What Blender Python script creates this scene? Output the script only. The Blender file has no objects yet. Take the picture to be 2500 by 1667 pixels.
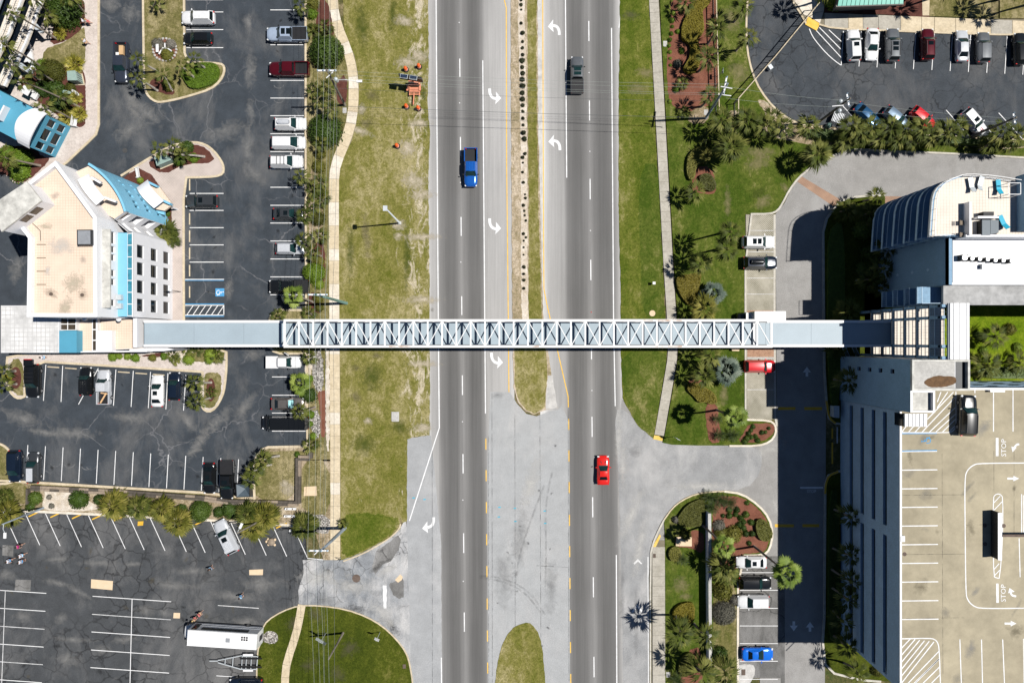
import bpy, bmesh, math, random
from mathutils import Vector, Matrix
random.seed(11)
R = math.radians
scene = bpy.context.scene
COL = scene.collection

# ---------------------------------------------------------------- camera, sky, sun
H, F, CX, CY = 104.0, 1664.0, 1250.0, 833.5      # height, focal length and centre of the photograph in its own pixels
cam = bpy.data.cameras.new('camera'); camo = bpy.data.objects.new('camera', cam); COL.objects.link(camo)
cam.sensor_width = 36.0; cam.sensor_fit = 'HORIZONTAL'; cam.lens = 36.0 * F / 2500.0
cam.clip_start = 1.0; cam.clip_end = 3000.0
camo.location = (0, 0, H); camo.rotation_euler = (0, 0, 0)
scene.camera = camo
SUN_EL, SUN_AZ = 59.0, 84.5                       # azimuth clockwise from +Y
w = bpy.data.worlds.new('World'); scene.world = w; w.use_nodes = True
nt = w.node_tree; bg = nt.nodes['Background']
sky = nt.nodes.new('ShaderNodeTexSky'); sky.sky_type = 'NISHITA'; sky.sun_disc = False
sky.sun_elevation = R(SUN_EL); sky.sun_rotation = R(SUN_AZ); sky.air_density = 0.7; sky.dust_density = 0.0; sky.ozone_density = 2.5
nt.links.new(sky.outputs['Color'], bg.inputs['Color']); bg.inputs['Strength'].default_value = 0.05
sun = bpy.data.lights.new('sun', 'SUN'); sun.energy = 5.0; sun.angle = R(0.5); sun.color = (1.0, 0.965, 0.91)
suno = bpy.data.objects.new('sun', sun); COL.objects.link(suno); suno.location = (60, 10, 120)
_d = Vector((-math.cos(R(SUN_EL)) * math.sin(R(SUN_AZ)), -math.cos(R(SUN_EL)) * math.cos(R(SUN_AZ)), -math.sin(R(SUN_EL))))
suno.rotation_euler = _d.to_track_quat('-Z', 'Y').to_euler()
vs = scene.view_settings; vs.view_transform = 'Standard'; vs.look = 'None'; vs.exposure = 0.06; vs.gamma = 1.0
vs.use_curve_mapping = False
scene.render.engine = 'CYCLES'
scene.cycles.max_bounces = 4; scene.cycles.diffuse_bounces = 1; scene.cycles.glossy_bounces = 2
scene.cycles.transparent_max_bounces = 24; scene.cycles.caustics_reflective = False; scene.cycles.caustics_refractive = False

# ---------------------------------------------------------------- plan coordinates
CR = {'A1': (0, 0), 'A2': (0, 350), 'A3': (0, 700), 'A4': (0, 1050), 'A5': (0, 1267), 'B1': (400, 0), 'B2': (400, 350),
      'B3': (400, 700), 'B4': (400, 1000), 'B5': (500, 1267), 'C1': (800, 0), 'C2': (800, 400), 'C3': (800, 740),
      'C4': (900, 1100), 'D1': (1250, 0), 'D2': (1250, 400), 'D3': (1250, 740), 'E1': (1600, 0), 'E2': (2000, 0),
      'E3': (1600, 350), 'E4': (2000, 400), 'E5': (1600, 740), 'E6': (2000, 740)}
CR = {k: (v[0], v[1], 3.92) for k, v in CR.items()}
CR['F1'] = (1500, 1180, 3.22); CR['F2'] = (2000, 1100, 2.766); CR['O'] = (0, 0, 0.9408); CR['S'] = (0, 0, 1.0)
CR['W4'] = (150, 380, 6.533); CR['W3'] = (0, 400, 7.128); CR['W5'] = (0, 740, 5.113); CR['W2'] = (0, 160, 6.532); CR['W1'] = (0, 0, 7.84)
CR['V6'] = (420, 1500, 7.84); CR['T7'] = (2150, 640, 3.446); CR['T8'] = (2250, 400, 4.48)
def pt(c, x, y):
    o = CR[c]; return (o[0] + x / o[2], o[1] + y / o[2])
def PS(c, s):
    return [pt(c, *map(float, q.split(','))) for q in s.split()]
def G(p, z=0.0):
    return Vector(((p[0] - CX) * (H - z) / F, (CY - p[1]) * (H - z) / F, z))
def GL(pts, z=0.0): return [G(p, z) for p in pts]
def smooth(pts, n=2, closed=True):
    for _ in range(n):
        out = []; m = len(pts)
        if not closed: out.append(pts[0])
        for i in range(m if closed else m - 1):
            a, b = pts[i], pts[(i + 1) % m]
            out.append((a[0] * .75 + b[0] * .25, a[1] * .75 + b[1] * .25)); out.append((a[0] * .25 + b[0] * .75, a[1] * .25 + b[1] * .75))
        if not closed: out.append(pts[-1])
        pts = out
    return pts
def ragged(pts, amp=1.2, step=9.0, closed=True, seed=1):
    rnd = random.Random(seed); out = []; m = len(pts)
    for i in range(m if closed else m - 1):
        a, b = pts[i], pts[(i + 1) % m]; L = math.hypot(b[0] - a[0], b[1] - a[1]); k = max(1, int(L / step))
        for j in range(k):
            t = j / k; out.append((a[0] + (b[0] - a[0]) * t + rnd.uniform(-amp, amp), a[1] + (b[1] - a[1]) * t + rnd.uniform(-amp, amp)))
    if not closed: out.append(pts[-1])
    return out

# ---------------------------------------------------------------- materials
def srgb(c):
    f = lambda v: v / 12.92 if v <= 0.04045 else ((v + 0.055) / 1.055) ** 2.4
    return tuple(f(v / 255.0) for v in c) + (1.0,)
def lin(*c): return (c[0], c[1], c[2], 1.0) if len(c) == 3 else (c[0], c[0], c[0], 1.0)
MATS = {}
class NT:
    def __init__(s, name):
        s.m = bpy.data.materials.new(name); s.m.use_nodes = True; s.t = s.m.node_tree; s.b = s.t.nodes['Principled BSDF']
        MATS[name] = s.m
    def n(s, typ, **kw):
        o = s.t.nodes.new(typ)
        for k, v in kw.items(): setattr(o, k, v)
        return o
    def l(s, a, b): s.t.links.new(a, b)
    def pos(s, obj=False, scale=(1, 1, 1)):
        p = s.n('ShaderNodeTexCoord').outputs['Object'] if obj else s.n('ShaderNodeNewGeometry').outputs['Position']
        if scale != (1, 1, 1):
            mp = s.n('ShaderNodeMapping'); mp.inputs['Scale'].default_value = scale; s.l(p, mp.inputs['Vector']); p = mp.outputs['Vector']
        return p
    def noise(s, p, scale, detail=5, rough=.55, dist=0.0):
        o = s.n('ShaderNodeTexNoise'); o.inputs['Scale'].default_value = scale; o.inputs['Detail'].default_value = detail
        o.inputs['Roughness'].default_value = rough; o.inputs['Distortion'].default_value = dist; s.l(p, o.inputs['Vector']); return o.outputs['Fac']
    def ramp(s, f, stops, interp='LINEAR'):
        o = s.n('ShaderNodeValToRGB'); e = o.color_ramp.elements; o.color_ramp.interpolation = interp
        e[0].position, e[0].color = stops[0]; e[1].position, e[1].color = stops[-1]
        for p, c in stops[1:-1]:
            q = e.new(p); q.color = c
        s.l(f, o.inputs['Fac']); return o.outputs['Color']
    def mr(s, f, a, b, c, d):
        o = s.n('ShaderNodeMapRange'); o.inputs['From Min'].default_value = a; o.inputs['From Max'].default_value = b
        o.inputs['To Min'].default_value = c; o.inputs['To Max'].default_value = d; s.l(f, o.inputs['Value']); return o.outputs['Result']
    def mix(s, f, a, b, blend='MIX'):
        o = s.n('ShaderNodeMix', data_type='RGBA', blend_type=blend)
        if isinstance(f, float): o.inputs[0].default_value = f
        else: s.l(f, o.inputs[0])
        for v, i in ((a, 6), (b, 7)):
            if isinstance(v, tuple): o.inputs[i].default_value = v
            else: s.l(v, o.inputs[i])
        return o.outputs[2]
    def math(s, op, a, b=None, c=None):
        o = s.n('ShaderNodeMath', operation=op)
        for i, v in enumerate((a, b, c)):
            if v is None: continue
            if isinstance(v, (int, float)): o.inputs[i].default_value = v
            else: s.l(v, o.inputs[i])
        return o.outputs[0]
    def mul(s, col, f):      # colour times a value
        c = s.n('ShaderNodeCombineColor')
        for i in range(3): s.l(f, c.inputs[i])
        return s.mix(1.0, col, c.outputs[0], 'MULTIPLY')
    def out(s, col, rough=.85, spec=.3, metal=0.0, bump=None, bs=.3, bd=.02, coat=0.0):
        if isinstance(col, tuple): s.b.inputs['Base Color'].default_value = col
        else: s.l(col, s.b.inputs['Base Color'])
        s.b.inputs['Roughness'].default_value = rough; s.b.inputs['Specular IOR Level'].default_value = spec
        s.b.inputs['Metallic'].default_value = metal
        if coat: s.b.inputs['Coat Weight'].default_value = coat; s.b.inputs['Coat Roughness'].default_value = .04
        if bump is not None:
            bn = s.n('ShaderNodeBump'); bn.inputs['Strength'].default_value = bs; bn.inputs['Distance'].default_value = bd
            s.l(bump, bn.inputs['Height']); s.l(bn.outputs['Normal'], s.b.inputs['Normal'])
        return s.m
def M(n): return MATS[n]

def m_surface(name, stops, scale=.4, fine=18, fa=.25, rough=.9, obj=False, mid=None, bump=.25, spec=.25, aniso=(1, 1, 1)):
    t = NT(name); p = t.pos(obj, aniso)
    c = t.ramp(t.noise(p, scale, 6, .6), stops)
    fn = t.noise(t.pos(obj), fine, 3, .6)
    c = t.mul(c, t.mr(fn, .25, .75, 1 - fa, 1 + fa))
    if mid: c = t.mul(c, t.mr(t.noise(t.pos(obj), mid, 5, .65), .3, .7, .85, 1.15))
    return t.out(c, rough, spec, bump=fn, bs=bump)
def g(v, tint=(1, 1, 1)): return lin(v * tint[0], v * tint[1], v * tint[2])

def m_asphalt(name, lo, hi, pale, crack=None, crack_scale=.35, crack_w=.02, patch=(.55, .75), tint=(.95, 1, 1.08), pscale=.12, crk=(.44, .58)):
    t = NT(name); p = t.pos()
    a = t.noise(p, .5, 7, .65); c = t.ramp(a, [(.3, g(lo, tint)), (.7, g(hi, tint))])
    # traffic-worn pale blotches
    b = t.noise(t.pos(False, (1, .6, 1)), pscale, 8, .66, .6); b2 = t.noise(t.pos(False, (.9, .35, 1)), pscale * 4.5, 6, .7, .9)
    b = t.math('ADD', t.math('MULTIPLY', b, .72), t.math('MULTIPLY', b2, .28))
    c = t.mix(t.mr(b, patch[0], patch[1], 0, .9), c, g(pale, (1.02, 1, .98)))
    fl = t.noise(p, 9, 4, .7); c = t.mul(c, t.mr(fl, .25, .75, .62, 1.38))
    sp = t.noise(p, 2.2, 6, .7); c = t.mix(t.mr(sp, .66, .78, 0, .35), c, g(pale * 1.1))
    if crack:
        wv = t.n('ShaderNodeTexNoise'); wv.inputs['Scale'].default_value = .6; wv.inputs['Detail'].default_value = 4; t.l(p, wv.inputs['Vector'])
        mx = t.n('ShaderNodeMix', data_type='RGBA', blend_type='LINEAR_LIGHT'); mx.inputs[0].default_value = .9; t.l(p, mx.inputs[6]); t.l(wv.outputs['Color'], mx.inputs[7])
        v = t.n('ShaderNodeTexVoronoi', feature='DISTANCE_TO_EDGE'); v.inputs['Scale'].default_value = crack_scale; t.l(mx.outputs[2], v.inputs['Vector'])
        msk = t.math('MULTIPLY', t.mr(v.outputs['Distance'], 0, crack_w, 1, 0), t.mr(t.noise(p, .09, 4), crk[0], crk[1], 0, .75))
        c = t.mix(msk, c, lin(*crack))
    return t.out(c, .92, .2, bump=fl, bs=.3)

def m_grass(name, green, olive, tan, sand=None, bias=.5, sand_lo=.62, band=None):
    t = NT(name); p = t.pos()
    n1 = t.noise(t.pos(False, (1, .45, 1)), .14, 5, .6); n2 = t.noise(t.pos(False, (1, .7, 1)), .8, 8, .72, .6); n3 = t.noise(p, 6, 5, .8); n4 = t.noise(p, 2.6, 5, .75, .4)
    f = t.math('ADD', t.math('MULTIPLY_ADD', n1, .42, t.math('MULTIPLY', n2, .40)), t.math('MULTIPLY', n4, .18))
    c = t.ramp(f, [(bias - .10, g(1, green)), (bias, g(1, olive)), (bias + .09, g(1, tan))])
    if sand:
        s1 = t.noise(t.pos(False, (1, .5, 1)), .7, 10, .8, .8)
        if band:
            sx = t.n('ShaderNodeSeparateXYZ'); t.l(p, sx.inputs[0]); bx = t.mr(t.math('ABSOLUTE', t.math('SUBTRACT', sx.outputs[0], band[0])), 0, band[1], band[2], 0); s1 = t.math('ADD', s1, bx)
        c = t.mix(t.mr(s1, sand_lo, sand_lo + .08, 0, .9), c, g(1, sand))
    c = t.mul(c, t.mr(n3, .2, .8, .42, 1.58)); c = t.mul(c, t.mr(n4, .3, .7, .8, 1.2))
    return t.out(c, .95, .1, bump=n3, bs=.9, bd=.08)

def m_paint(name, col, rough=.3, metal=.0, coat=.6, spec=.5):
    t = NT(name); p = t.pos(True); n = t.noise(p, 3.0, 4)
    c = t.mul(t.mix(0.0, lin(*col), lin(*col)), t.mr(n, .3, .7, .93, 1.05))
    return t.out(c, rough, spec, metal, coat=coat)
def m_plain(name, col, rough=.6, metal=0.0, var=.1, scale=2.0, spec=.35, obj=True, fine=25, fa=.06):
    t = NT(name); p = t.pos(obj); n = t.noise(p, scale, 6, .65); f = t.noise(p, fine, 3)
    c = t.mul(t.mul(t.mix(0.0, lin(*col), lin(*col)), t.mr(n, .3, .7, 1 - var, 1 + var)), t.mr(f, .3, .7, 1 - fa, 1 + fa))
    return t.out(c, rough, spec, metal)
def m_glass(name, col, rough=.06):
    t = NT(name); n = t.noise(t.pos(True), 1.5, 2)
    return t.out(t.mul(t.mix(0.0, lin(*col), lin(*col)), t.mr(n, .3, .7, .7, 1.3)), rough, .42)
def m_leaf(name, a, b, c, rough=.5, spec=.35, tr=.15):
    t = NT(name); oi = t.n('ShaderNodeObjectInfo').outputs['Random']; n = t.noise(t.pos(), 2.4, 4, .7)
    f = t.math('ADD', t.math('MULTIPLY', oi, .45), t.math('MULTIPLY', n, .6))
    col = t.ramp(f, [(.28, lin(*a)), (.52, lin(*b)), (.8, lin(*c))])
    col = t.mul(col, t.mr(t.noise(t.pos(), 11, 3), .25, .75, .65, 1.35))
    m = t.out(col, rough, spec)
    tb = t.n('ShaderNodeBsdfTranslucent'); t.l(col, tb.inputs['Color']); ms = t.n('ShaderNodeMixShader'); ms.inputs[0].default_value = tr
    t.l(t.b.outputs[0], ms.inputs[1]); t.l(tb.outputs[0], ms.inputs[2]); t.l(ms.outputs[0], t.t.nodes['Material Output'].inputs['Surface'])
    return m

# ground, paving
m_grass('ground', (.05, .075, .02), (.11, .10, .04), (.26, .21, .12), (.45, .38, .27))
m_grass('verge_dry', (.115, .125, .018), (.195, .18, .05), (.34, .295, .145), (.55, .48, .36), .50, .64, (-14.2, 4.2, .16))
m_grass('verge_green', (.070, .100, .009), (.135, .148, .026), (.27, .245, .10), None, .53)
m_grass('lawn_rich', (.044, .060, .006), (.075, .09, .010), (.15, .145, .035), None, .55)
m_grass('lawn_right', (.050, .084, .008), (.098, .122, .020), (.24, .22, .085), None, .54)
m_grass('lawn_dark', (.012, .018, .006), (.03, .034, .012), (.06, .06, .025), None, .52)
m_grass('lawn_lime', (.09, .15, .005), (.15, .21, .010), (.22, .25, .03), None, .5)
m_grass('lawn_tan', (.095, .10, .024), (.175, .155, .06), (.32, .27, .145), None, .49)
m_grass('median_sand', (.20, .175, .085), (.36, .29, .19), (.56, .47, .36), (.62, .56, .47), .49, .60)
m_grass('dirt', (.14, .12, .05), (.30, .235, .15), (.50, .42, .31), (.58, .50, .40), .50, .64)
m_asphalt('lot_dark', .045, .068, .17, (.19, .19, .20), .17, .016, (.49, .72), (.84, 1, 1.20), pscale=.085, crk=(.46, .6))
m_asphalt('lot_old', .056, .083, .20, (.016, .016, .017), .34, .042, (.49, .70), (.94, 1, 1.07), pscale=.08, crk=(.37, .55))
m_asphalt('lot_upper', .050, .074, .14, (.018, .019, .021), .36, .030, (.48, .75), (.87, 1, 1.16), crk=(.34, .5))
m_asphalt('service', .25, .32, .40, None, patch=(.5, .8), tint=(1.03, 1, .96))
m_asphalt('driveway_mid', .25, .33, .48, None, patch=(.46, .68), tint=(.99, 1, 1.01), pscale=.11)
m_asphalt('lower_bay', .11, .18, .36, (.02, .02, .02), .14, .014, (.46, .72), (1.02, 1, .96), crk=(.4, .55))
m_asphalt('apron', .17, .32, .58, (.05, .05, .05), .36, .03, (.44, .64), (.95, 1, 1.06), .16, crk=(.42, .56))
m_asphalt('crossover', .35, .42, .48, None, patch=(.48, .75), tint=(.98, 1, 1.01))
m_asphalt('driveway_pale', .32, .40, .54, None, patch=(.5, .85), tint=(.98, 1, 1.02))
m_surface('shoulder', [(.35, g(.42, (1.03, 1, .96))), (.65, g(.60, (1.03, 1, .95)))], .8, 14, .2)
m_surface('kerb', [(.3, lin(.50, .41, .28)), (.7, lin(.66, .57, .42))], .8, 16, .15, mid=4)
m_surface('kerb_grey', [(.3, lin(.46, .43, .37)), (.7, lin(.60, .57, .50))], .8, 16, .15, mid=4)
m_surface('walk_tan', [(.3, lin(.52, .43, .29)), (.7, lin(.68, .58, .42))], .5, 16, .12, mid=3)
m_surface('walk_pale', [(.3, lin(.62, .55, .44)), (.7, lin(.76, .70, .60))], .5, 16, .12, mid=3)
m_surface('walk_grey', [(.3, lin(.36, .335, .28)), (.7, lin(.47, .44, .38))], .5, 16, .12, mid=3)
m_surface('paver_pink', [(.3, lin(.50, .43, .385)), (.7, lin(.64, .57, .52))], .5, 10, .2, mid=3)
m_surface('joint', [(.3, lin(.16, .14, .10)), (.7, lin(.24, .21, .15))], 1, 14, .2)
m_surface('mulch_dark', [(.3, lin(.075, .026, .02)), (.7, lin(.13, .05, .036))], 1.2, 14, .45, mid=5)
m_surface('mulch_red', [(.3, lin(.15, .055, .034)), (.7, lin(.23, .095, .06))], .7, 14, .4, mid=5)
m_surface('sand', [(.3, lin(.46, .38, .28)), (.55, lin(.62, .55, .46)), (.75, lin(.76, .71, .64))], .8, 9, .35, mid=3)
def m_gravel(name):
    t = NT(name); v = t.n('ShaderNodeTexVoronoi'); v.inputs['Scale'].default_value = 4.5; t.l(t.pos(), v.inputs['Vector']); s = t.n('ShaderNodeSeparateColor'); t.l(v.outputs['Color'], s.inputs[0])
    c = t.ramp(s.outputs[0], [(.0, lin(.20, .18, .16)), (.4, lin(.5, .46, .42)), (1.0, lin(.75, .71, .65))]); c = t.mul(c, t.mr(v.outputs['Distance'], 0, .75, 1.2, .25)); return t.out(c, .9, .2)
m_gravel('gravel')
m_surface('concrete', [(.3, g(.40, (1.02, 1, .95))), (.7, g(.52, (1.02, 1, .95)))], .5, 14, .12, mid=3)
m_surface('deck', [(.25, lin(.31, .27, .19)), (.5, lin(.38, .335, .24)), (.75, lin(.45, .395, .28))], .10, 12, .07, mid=.5)
m_surface('brick', [(.3, lin(.33, .19, .125)), (.7, lin(.44, .28, .19))], 1.5, 7, .35, mid=4)
m_surface('line_white', [(.25, g(.66)), (.6, g(.84))], 1.2, 22, .12)
m_surface('line_worn', [(.25, g(.36)), (.6, g(.70))], 1.2, 14, .25)
m_surface('line_yellow', [(.25, lin(.72, .42, .05)), (.6, lin(.85, .55, .12))], 1.2, 18, .15)
m_surface('line_orange', [(.25, lin(.62, .36, .03)), (.6, lin(.75, .46, .06))], 1.2, 18, .2)
m_surface('ramp_yellow', [(.25, lin(.72, .47, .08)), (.6, lin(.8, .56, .16))], 1.2, 18, .12)
m_surface('line_blue', [(.25, lin(.05, .25, .52)), (.6, lin(.09, .34, .62))], 1.2, 18, .12)
m_surface('patch_tan', [(.25, lin(.66, .5, .32)), (.6, lin(.74, .58, .40))], 1.2, 18, .08)
m_surface('patch_dark', [(.25, g(.05)), (.6, g(.08))], 1.2, 12, .2)
m_surface('iron', [(.25, lin(.10, .075, .06)), (.6, lin(.16, .12, .10))], 2, 18, .2)
def m_grid(name, base, line, px, py, lw, var=.12, rough=.8, rot=0.0, scale=.5, mlo=.0):
    t = NT(name); p = t.pos()
    if rot:
        mp = t.n('ShaderNodeMapping'); mp.inputs['Rotation'].default_value = (0, 0, rot); t.l(p, mp.inputs['Vector']); p = mp.outputs['Vector']
    s = t.n('ShaderNodeSeparateXYZ'); t.l(p, s.inputs[0])
    fx = t.math('FRACT', t.math('DIVIDE', s.outputs[0], px)); fy = t.math('FRACT', t.math('DIVIDE', s.outputs[1], py))
    ln = t.math('MAXIMUM', t.math('LESS_THAN', fx, lw / px), t.math('LESS_THAN', fy, lw / py))
    c = t.mul(t.mix(0.0, lin(*base), lin(*base)), t.mr(t.noise(p, scale, 6, .65), .3, .7, 1 - var, 1 + var))
    k = t.mr(t.noise(p, .35, 4), .38, .62, mlo, 1); c = t.mix(t.math('MULTIPLY', ln, k), c, lin(*line))
    c = t.mul(c, t.mr(t.noise(p, 18, 3), .3, .7, .93, 1.07))
    return t.out(c, rough, .3)
m_grid('roof_cream', (.76, .615, .49), (.60, .46, .35), .36, .36, .05, .07, mlo=.2)
m_grid('terrace_cream', (.78, .71, .62), (.56, .48, .39), .38, .38, .05, .07, mlo=.3)
m_grid('roof_stained', (.64, .635, .625), (.36, .35, .34), .62, .62, .07, .35, mlo=0, scale=.35)
m_grid('grass_paver', (.42, .39, .32), (.16, .15, .10), .22, .22, .07, .2, rot=.78, mlo=.2)
m_grid('brick_band', (.37, .235, .16), (.25, .155, .11), .24, .24, .045, .2, rot=.5, mlo=.3)
m_grid('paver_herring', (.53, .455, .41), (.36, .30, .27), .30, .30, .035, .14, rot=.785, mlo=.2)
# buildings and objects
m_plain('wall_white', (.80, .80, .82), .7, var=.04, scale=.4)
m_plain('wall_grey', (.40, .44, .48), .8, var=.12, scale=.5)
m_plain('garage_wall', (.33, .47, .62), .8, var=.10, scale=.4, fine=6, fa=.12)
m_plain('tower_wall', (.23, .37, .51), .8, var=.10, scale=.4, fine=6, fa=.12)
m_plain('blue_light', (.22, .53, .73), .6, var=.05, scale=.5)
m_plain('blue_mid', (.09, .33, .47), .6, var=.06, scale=.5)
m_plain('white_metal', (.80, .80, .80), .45, var=.05)
m_plain('rusty_white', (.80, .79, .77), .5, var=.06)
m_plain('bridge_roof', (.35, .425, .475), .5, var=.07, scale=.25, fine=8, fa=.06)
m_plain('grey_concrete', (.38, .38, .375), .85, var=.30, scale=.9)
m_plain('stain_concrete', (.55, .54, .5), .85, var=.35, scale=.8)
m_plain('brown_stain', (.13, .07, .03), .8, var=.4, scale=2)
m_plain('roof_white', (.86, .86, .86), .6, var=.03, scale=.4)
m_plain('steel', (.5, .52, .54), .4, .5, var=.12)
m_plain('galv', (.58, .62, .64), .5, .2, var=.12)
m_plain('dark_metal', (.035, .037, .04), .5, .2)
m_plain('black', (.012, .012, .013), .6)
m_plain('rail_blue', (.42, .58, .72), .5)
m_plain('wood', (.30, .24, .18), .8, var=.25, scale=3)
m_plain('wood_dark', (.10, .085, .07), .85, var=.3, scale=2)
m_plain('pole_wood', (.17, .15, .12), .85, var=.3, scale=2)
m_plain('pole_green', (.13, .22, .19), .5, var=.15)
m_plain('pole_steel', (.22, .26, .30), .5, var=.15)
m_plain('box_green', (.28, .38, .34), .55, var=.12)
m_plain('roof_green', (.02, .36, .27), .4, var=.08)
m_plain('soffit', (.18, .17, .155), .8)
m_plain('orange', (.85, .13, .02), .5, var=.08)
m_plain('salmon', (.72, .27, .16), .6, var=.15)
m_plain('solar', (.025, .04, .075), .15, var=.3, scale=6)
m_plain('cardboard', (.58, .38, .20), .8)
m_plain('lumber', (.66, .42, .22), .8)
m_plain('teal', (.03, .42, .60), .6, var=.1)
m_plain('cover_grey', (.085, .115, .14), .5, var=.1)
m_plain('skin', (.60, .36, .26), .6)
m_plain('tyre', (.014, .014, .015), .85)
m_plain('rim', (.46, .47, .48), .3, .8)
m_plain('trim', (.02, .02, .022), .5)
m_plain('wire', (.10, .11, .11), .5)
m_plain('wire_light', (.36, .40, .36), .5)
m_plain('trunk', (.22, .185, .15), .9, var=.3, scale=4)
m_plain('trunk_pale', (.34, .31, .27), .9, var=.3, scale=4)
m_plain('stone', (.48, .46, .43), .85, var=.25, scale=2)
m_plain('lamp_red', (.55, .012, .012), .25)
m_plain('lamp_clear', (.72, .74, .76), .12)
m_glass('glass', (.006, .010, .012)); m_glass('glass_teal', (.010, .032, .032)); m_glass('glass_blue', (.05, .24, .33))
m_glass('glass_warm', (.07, .055, .04)); m_glass('glass_cyan', (.35, .65, .68))
for nm, c, ro, me in (('white', (.74, .745, .75), .28, 0), ('silver', (.58, .60, .63), .3, .12), ('silver_blue', (.38, .46, .58), .3, .12), ('grey', (.16, .17, .18), .28, .4),
                      ('grey_brown', (.17, .155, .145), .28, .4), ('dark_grey', (.055, .06, .065), .25, .3), ('black', (.010, .011, .012), .2, .1), ('navy', (.010, .018, .035), .2, .2),
                      ('slate', (.05, .06, .085), .25, .35), ('maroon', (.10, .006, .012), .22, .3), ('red', (.62, .012, .02), .22, .1), ('race_red', (.66, .018, .012), .22, .0),
                      ('blue', (.012, .12, .50), .22, .25), ('bright_blue', (.010, .16, .72), .22, .15), ('mid_blue', (.015, .085, .19), .22, .3), ('steel_blue', (.13, .19, .26), .28, .4)):
    m_paint('paint_' + nm, c, ro, me)
# leaves
m_leaf('palm_leaf', (.038, .054, .008), (.085, .105, .018), (.22, .22, .055), .6, .18)
m_leaf('palm_yellow', (.07, .08, .010), (.15, .15, .024), (.31, .27, .065), .6, .18)
m_leaf('spiky_yellow', (.16, .16, .02), (.30, .27, .035), (.50, .43, .10), .45, .4)
m_leaf('palm_young', (.09, .14, .02), (.17, .24, .035), (.30, .36, .08), .55, .25)
m_leaf('palm_silver', (.06, .09, .07), (.12, .16, .125), (.24, .28, .22), .6, .2)
m_leaf('cycad_leaf', (.02, .034, .010), (.045, .07, .018), (.10, .13, .035), .55, .25)
m_leaf('shrub_deep', (.022, .045, .006), (.05, .09, .012), (.10, .15, .022), .55, .3)
m_leaf('shrub_olive', (.06, .065, .010), (.105, .11, .016), (.18, .17, .03), .6, .25)
m_leaf('shrub_gold', (.10, .085, .006), (.17, .14, .010), (.26, .22, .02), .6, .25)
m_leaf('shrub_bright', (.06, .11, .008), (.12, .20, .015), (.24, .31, .04), .55, .3)
m_leaf('shrub_yellow', (.20, .19, .015), (.34, .31, .03), (.5, .42, .06), .55, .3)
m_leaf('shrub_grey', (.10, .10, .075), (.17, .16, .13), (.28, .26, .22), .7, .2)
m_leaf('tuft_dark', (.016, .022, .010), (.03, .036, .016), (.055, .058, .026), .7, .2)

# soft stains: thin sheets whose cover fades out from their middle
def m_stain(name, col, strength=.8, scale=1.2, lo=.35, hi=.62, ang=None):
    t = NT(name); o = t.n('ShaderNodeTexCoord').outputs['Object']; ln = t.n('ShaderNodeVectorMath', operation='LENGTH'); t.l(o, ln.inputs[0])
    fall = t.mr(ln.outputs['Value'], .0, 1.0, 1, 0); nz = t.noise(t.pos(), scale, 9, .74, .8)
    f = t.mr(t.math('MULTIPLY_ADD', fall, .95, t.math('MULTIPLY', nz, 1.9)), 1.28, 2.05, 0, strength)
    m = t.out(lin(*col), .9, .2); tr = t.n('ShaderNodeBsdfTransparent'); ms = t.n('ShaderNodeMixShader'); t.l(f, ms.inputs[0]); t.l(tr.outputs[0], ms.inputs[1]); t.l(t.b.outputs[0], ms.inputs[2]); t.l(ms.outputs[0], t.t.nodes['Material Output'].inputs['Surface']); return m
m_stain('stain_oil', (.016, .016, .017), .55, 2.5); m_stain('stain_pale', (.30, .295, .285), .55, .8); m_stain('stain_sand', (.56, .49, .37), .95, 1.6); m_stain('stain_white', (.66, .645, .61), .6, .7); m_stain('stain_dry', (.27, .235, .115), .75, 1.4); m_stain('stain_dirt', (.14, .12, .08), .45, .9); m_stain('stain_grey', (.2, .2, .2), .35, .6); m_stain('stain_green', (.055, .085, .010), .6, 1.2)
def m_scuff(name, col, strength):
    t = NT(name); nz = t.noise(t.pos(), 1.1, 6, .7); f = t.mr(nz, .38, .62, 0, strength); t.out(lin(*col), .9, .2); tr = t.n('ShaderNodeBsdfTransparent'); ms = t.n('ShaderNodeMixShader'); t.l(f, ms.inputs[0]); t.l(tr.outputs[0], ms.inputs[1]); t.l(t.b.outputs[0], ms.inputs[2]); t.l(ms.outputs[0], t.t.nodes['Material Output'].inputs['Surface'])
m_scuff('tyre_mark', (.10, .10, .10), .22); m_scuff('seam', (.06, .06, .06), .7); m_scuff('tyre_ring', (.30, .30, .30), .5); m_scuff('rust_run', (.50, .24, .09), .6)
# highway wear: albedo follows the wheel paths and seams across the carriageway
def m_highway(name, stops, x0, x1):
    t = NT(name); s = t.n('ShaderNodeSeparateXYZ'); t.l(t.pos(), s.inputs[0])
    wob = t.noise(t.pos(False, (.3, .02, 1)), 1.0, 4)
    u = t.math('ADD', t.math('MULTIPLY', s.outputs[0], 16.0), t.math('MULTIPLY', s.outputs[1], .0081 * 16.0))
    u = t.math('ADD', u, CX - .0081 * CY); u = t.math('ADD', u, t.mr(wob, .2, .8, -3, 3))
    c = t.ramp(t.mr(u, x0, x1, 0, 1), [((x - x0) / (x1 - x0), g(v, (1.02, 1, .975))) for x, v in stops])
    st = t.noise(t.pos(False, (2.6, .05, 1)), 1.0, 6, .6); c = t.mul(c, t.mr(st, .25, .75, .86, 1.14))
    big = t.noise(t.pos(False, (1, .4, 1)), .11, 6, .6); c = t.mul(c, t.mr(big, .3, .7, .88, 1.12))
    f = t.noise(t.pos(), 9, 4, .8); c = t.mul(c, t.mr(f, .25, .75, .82, 1.18))
    return t.out(c, .9, .25, bump=f, bs=.25)
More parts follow.
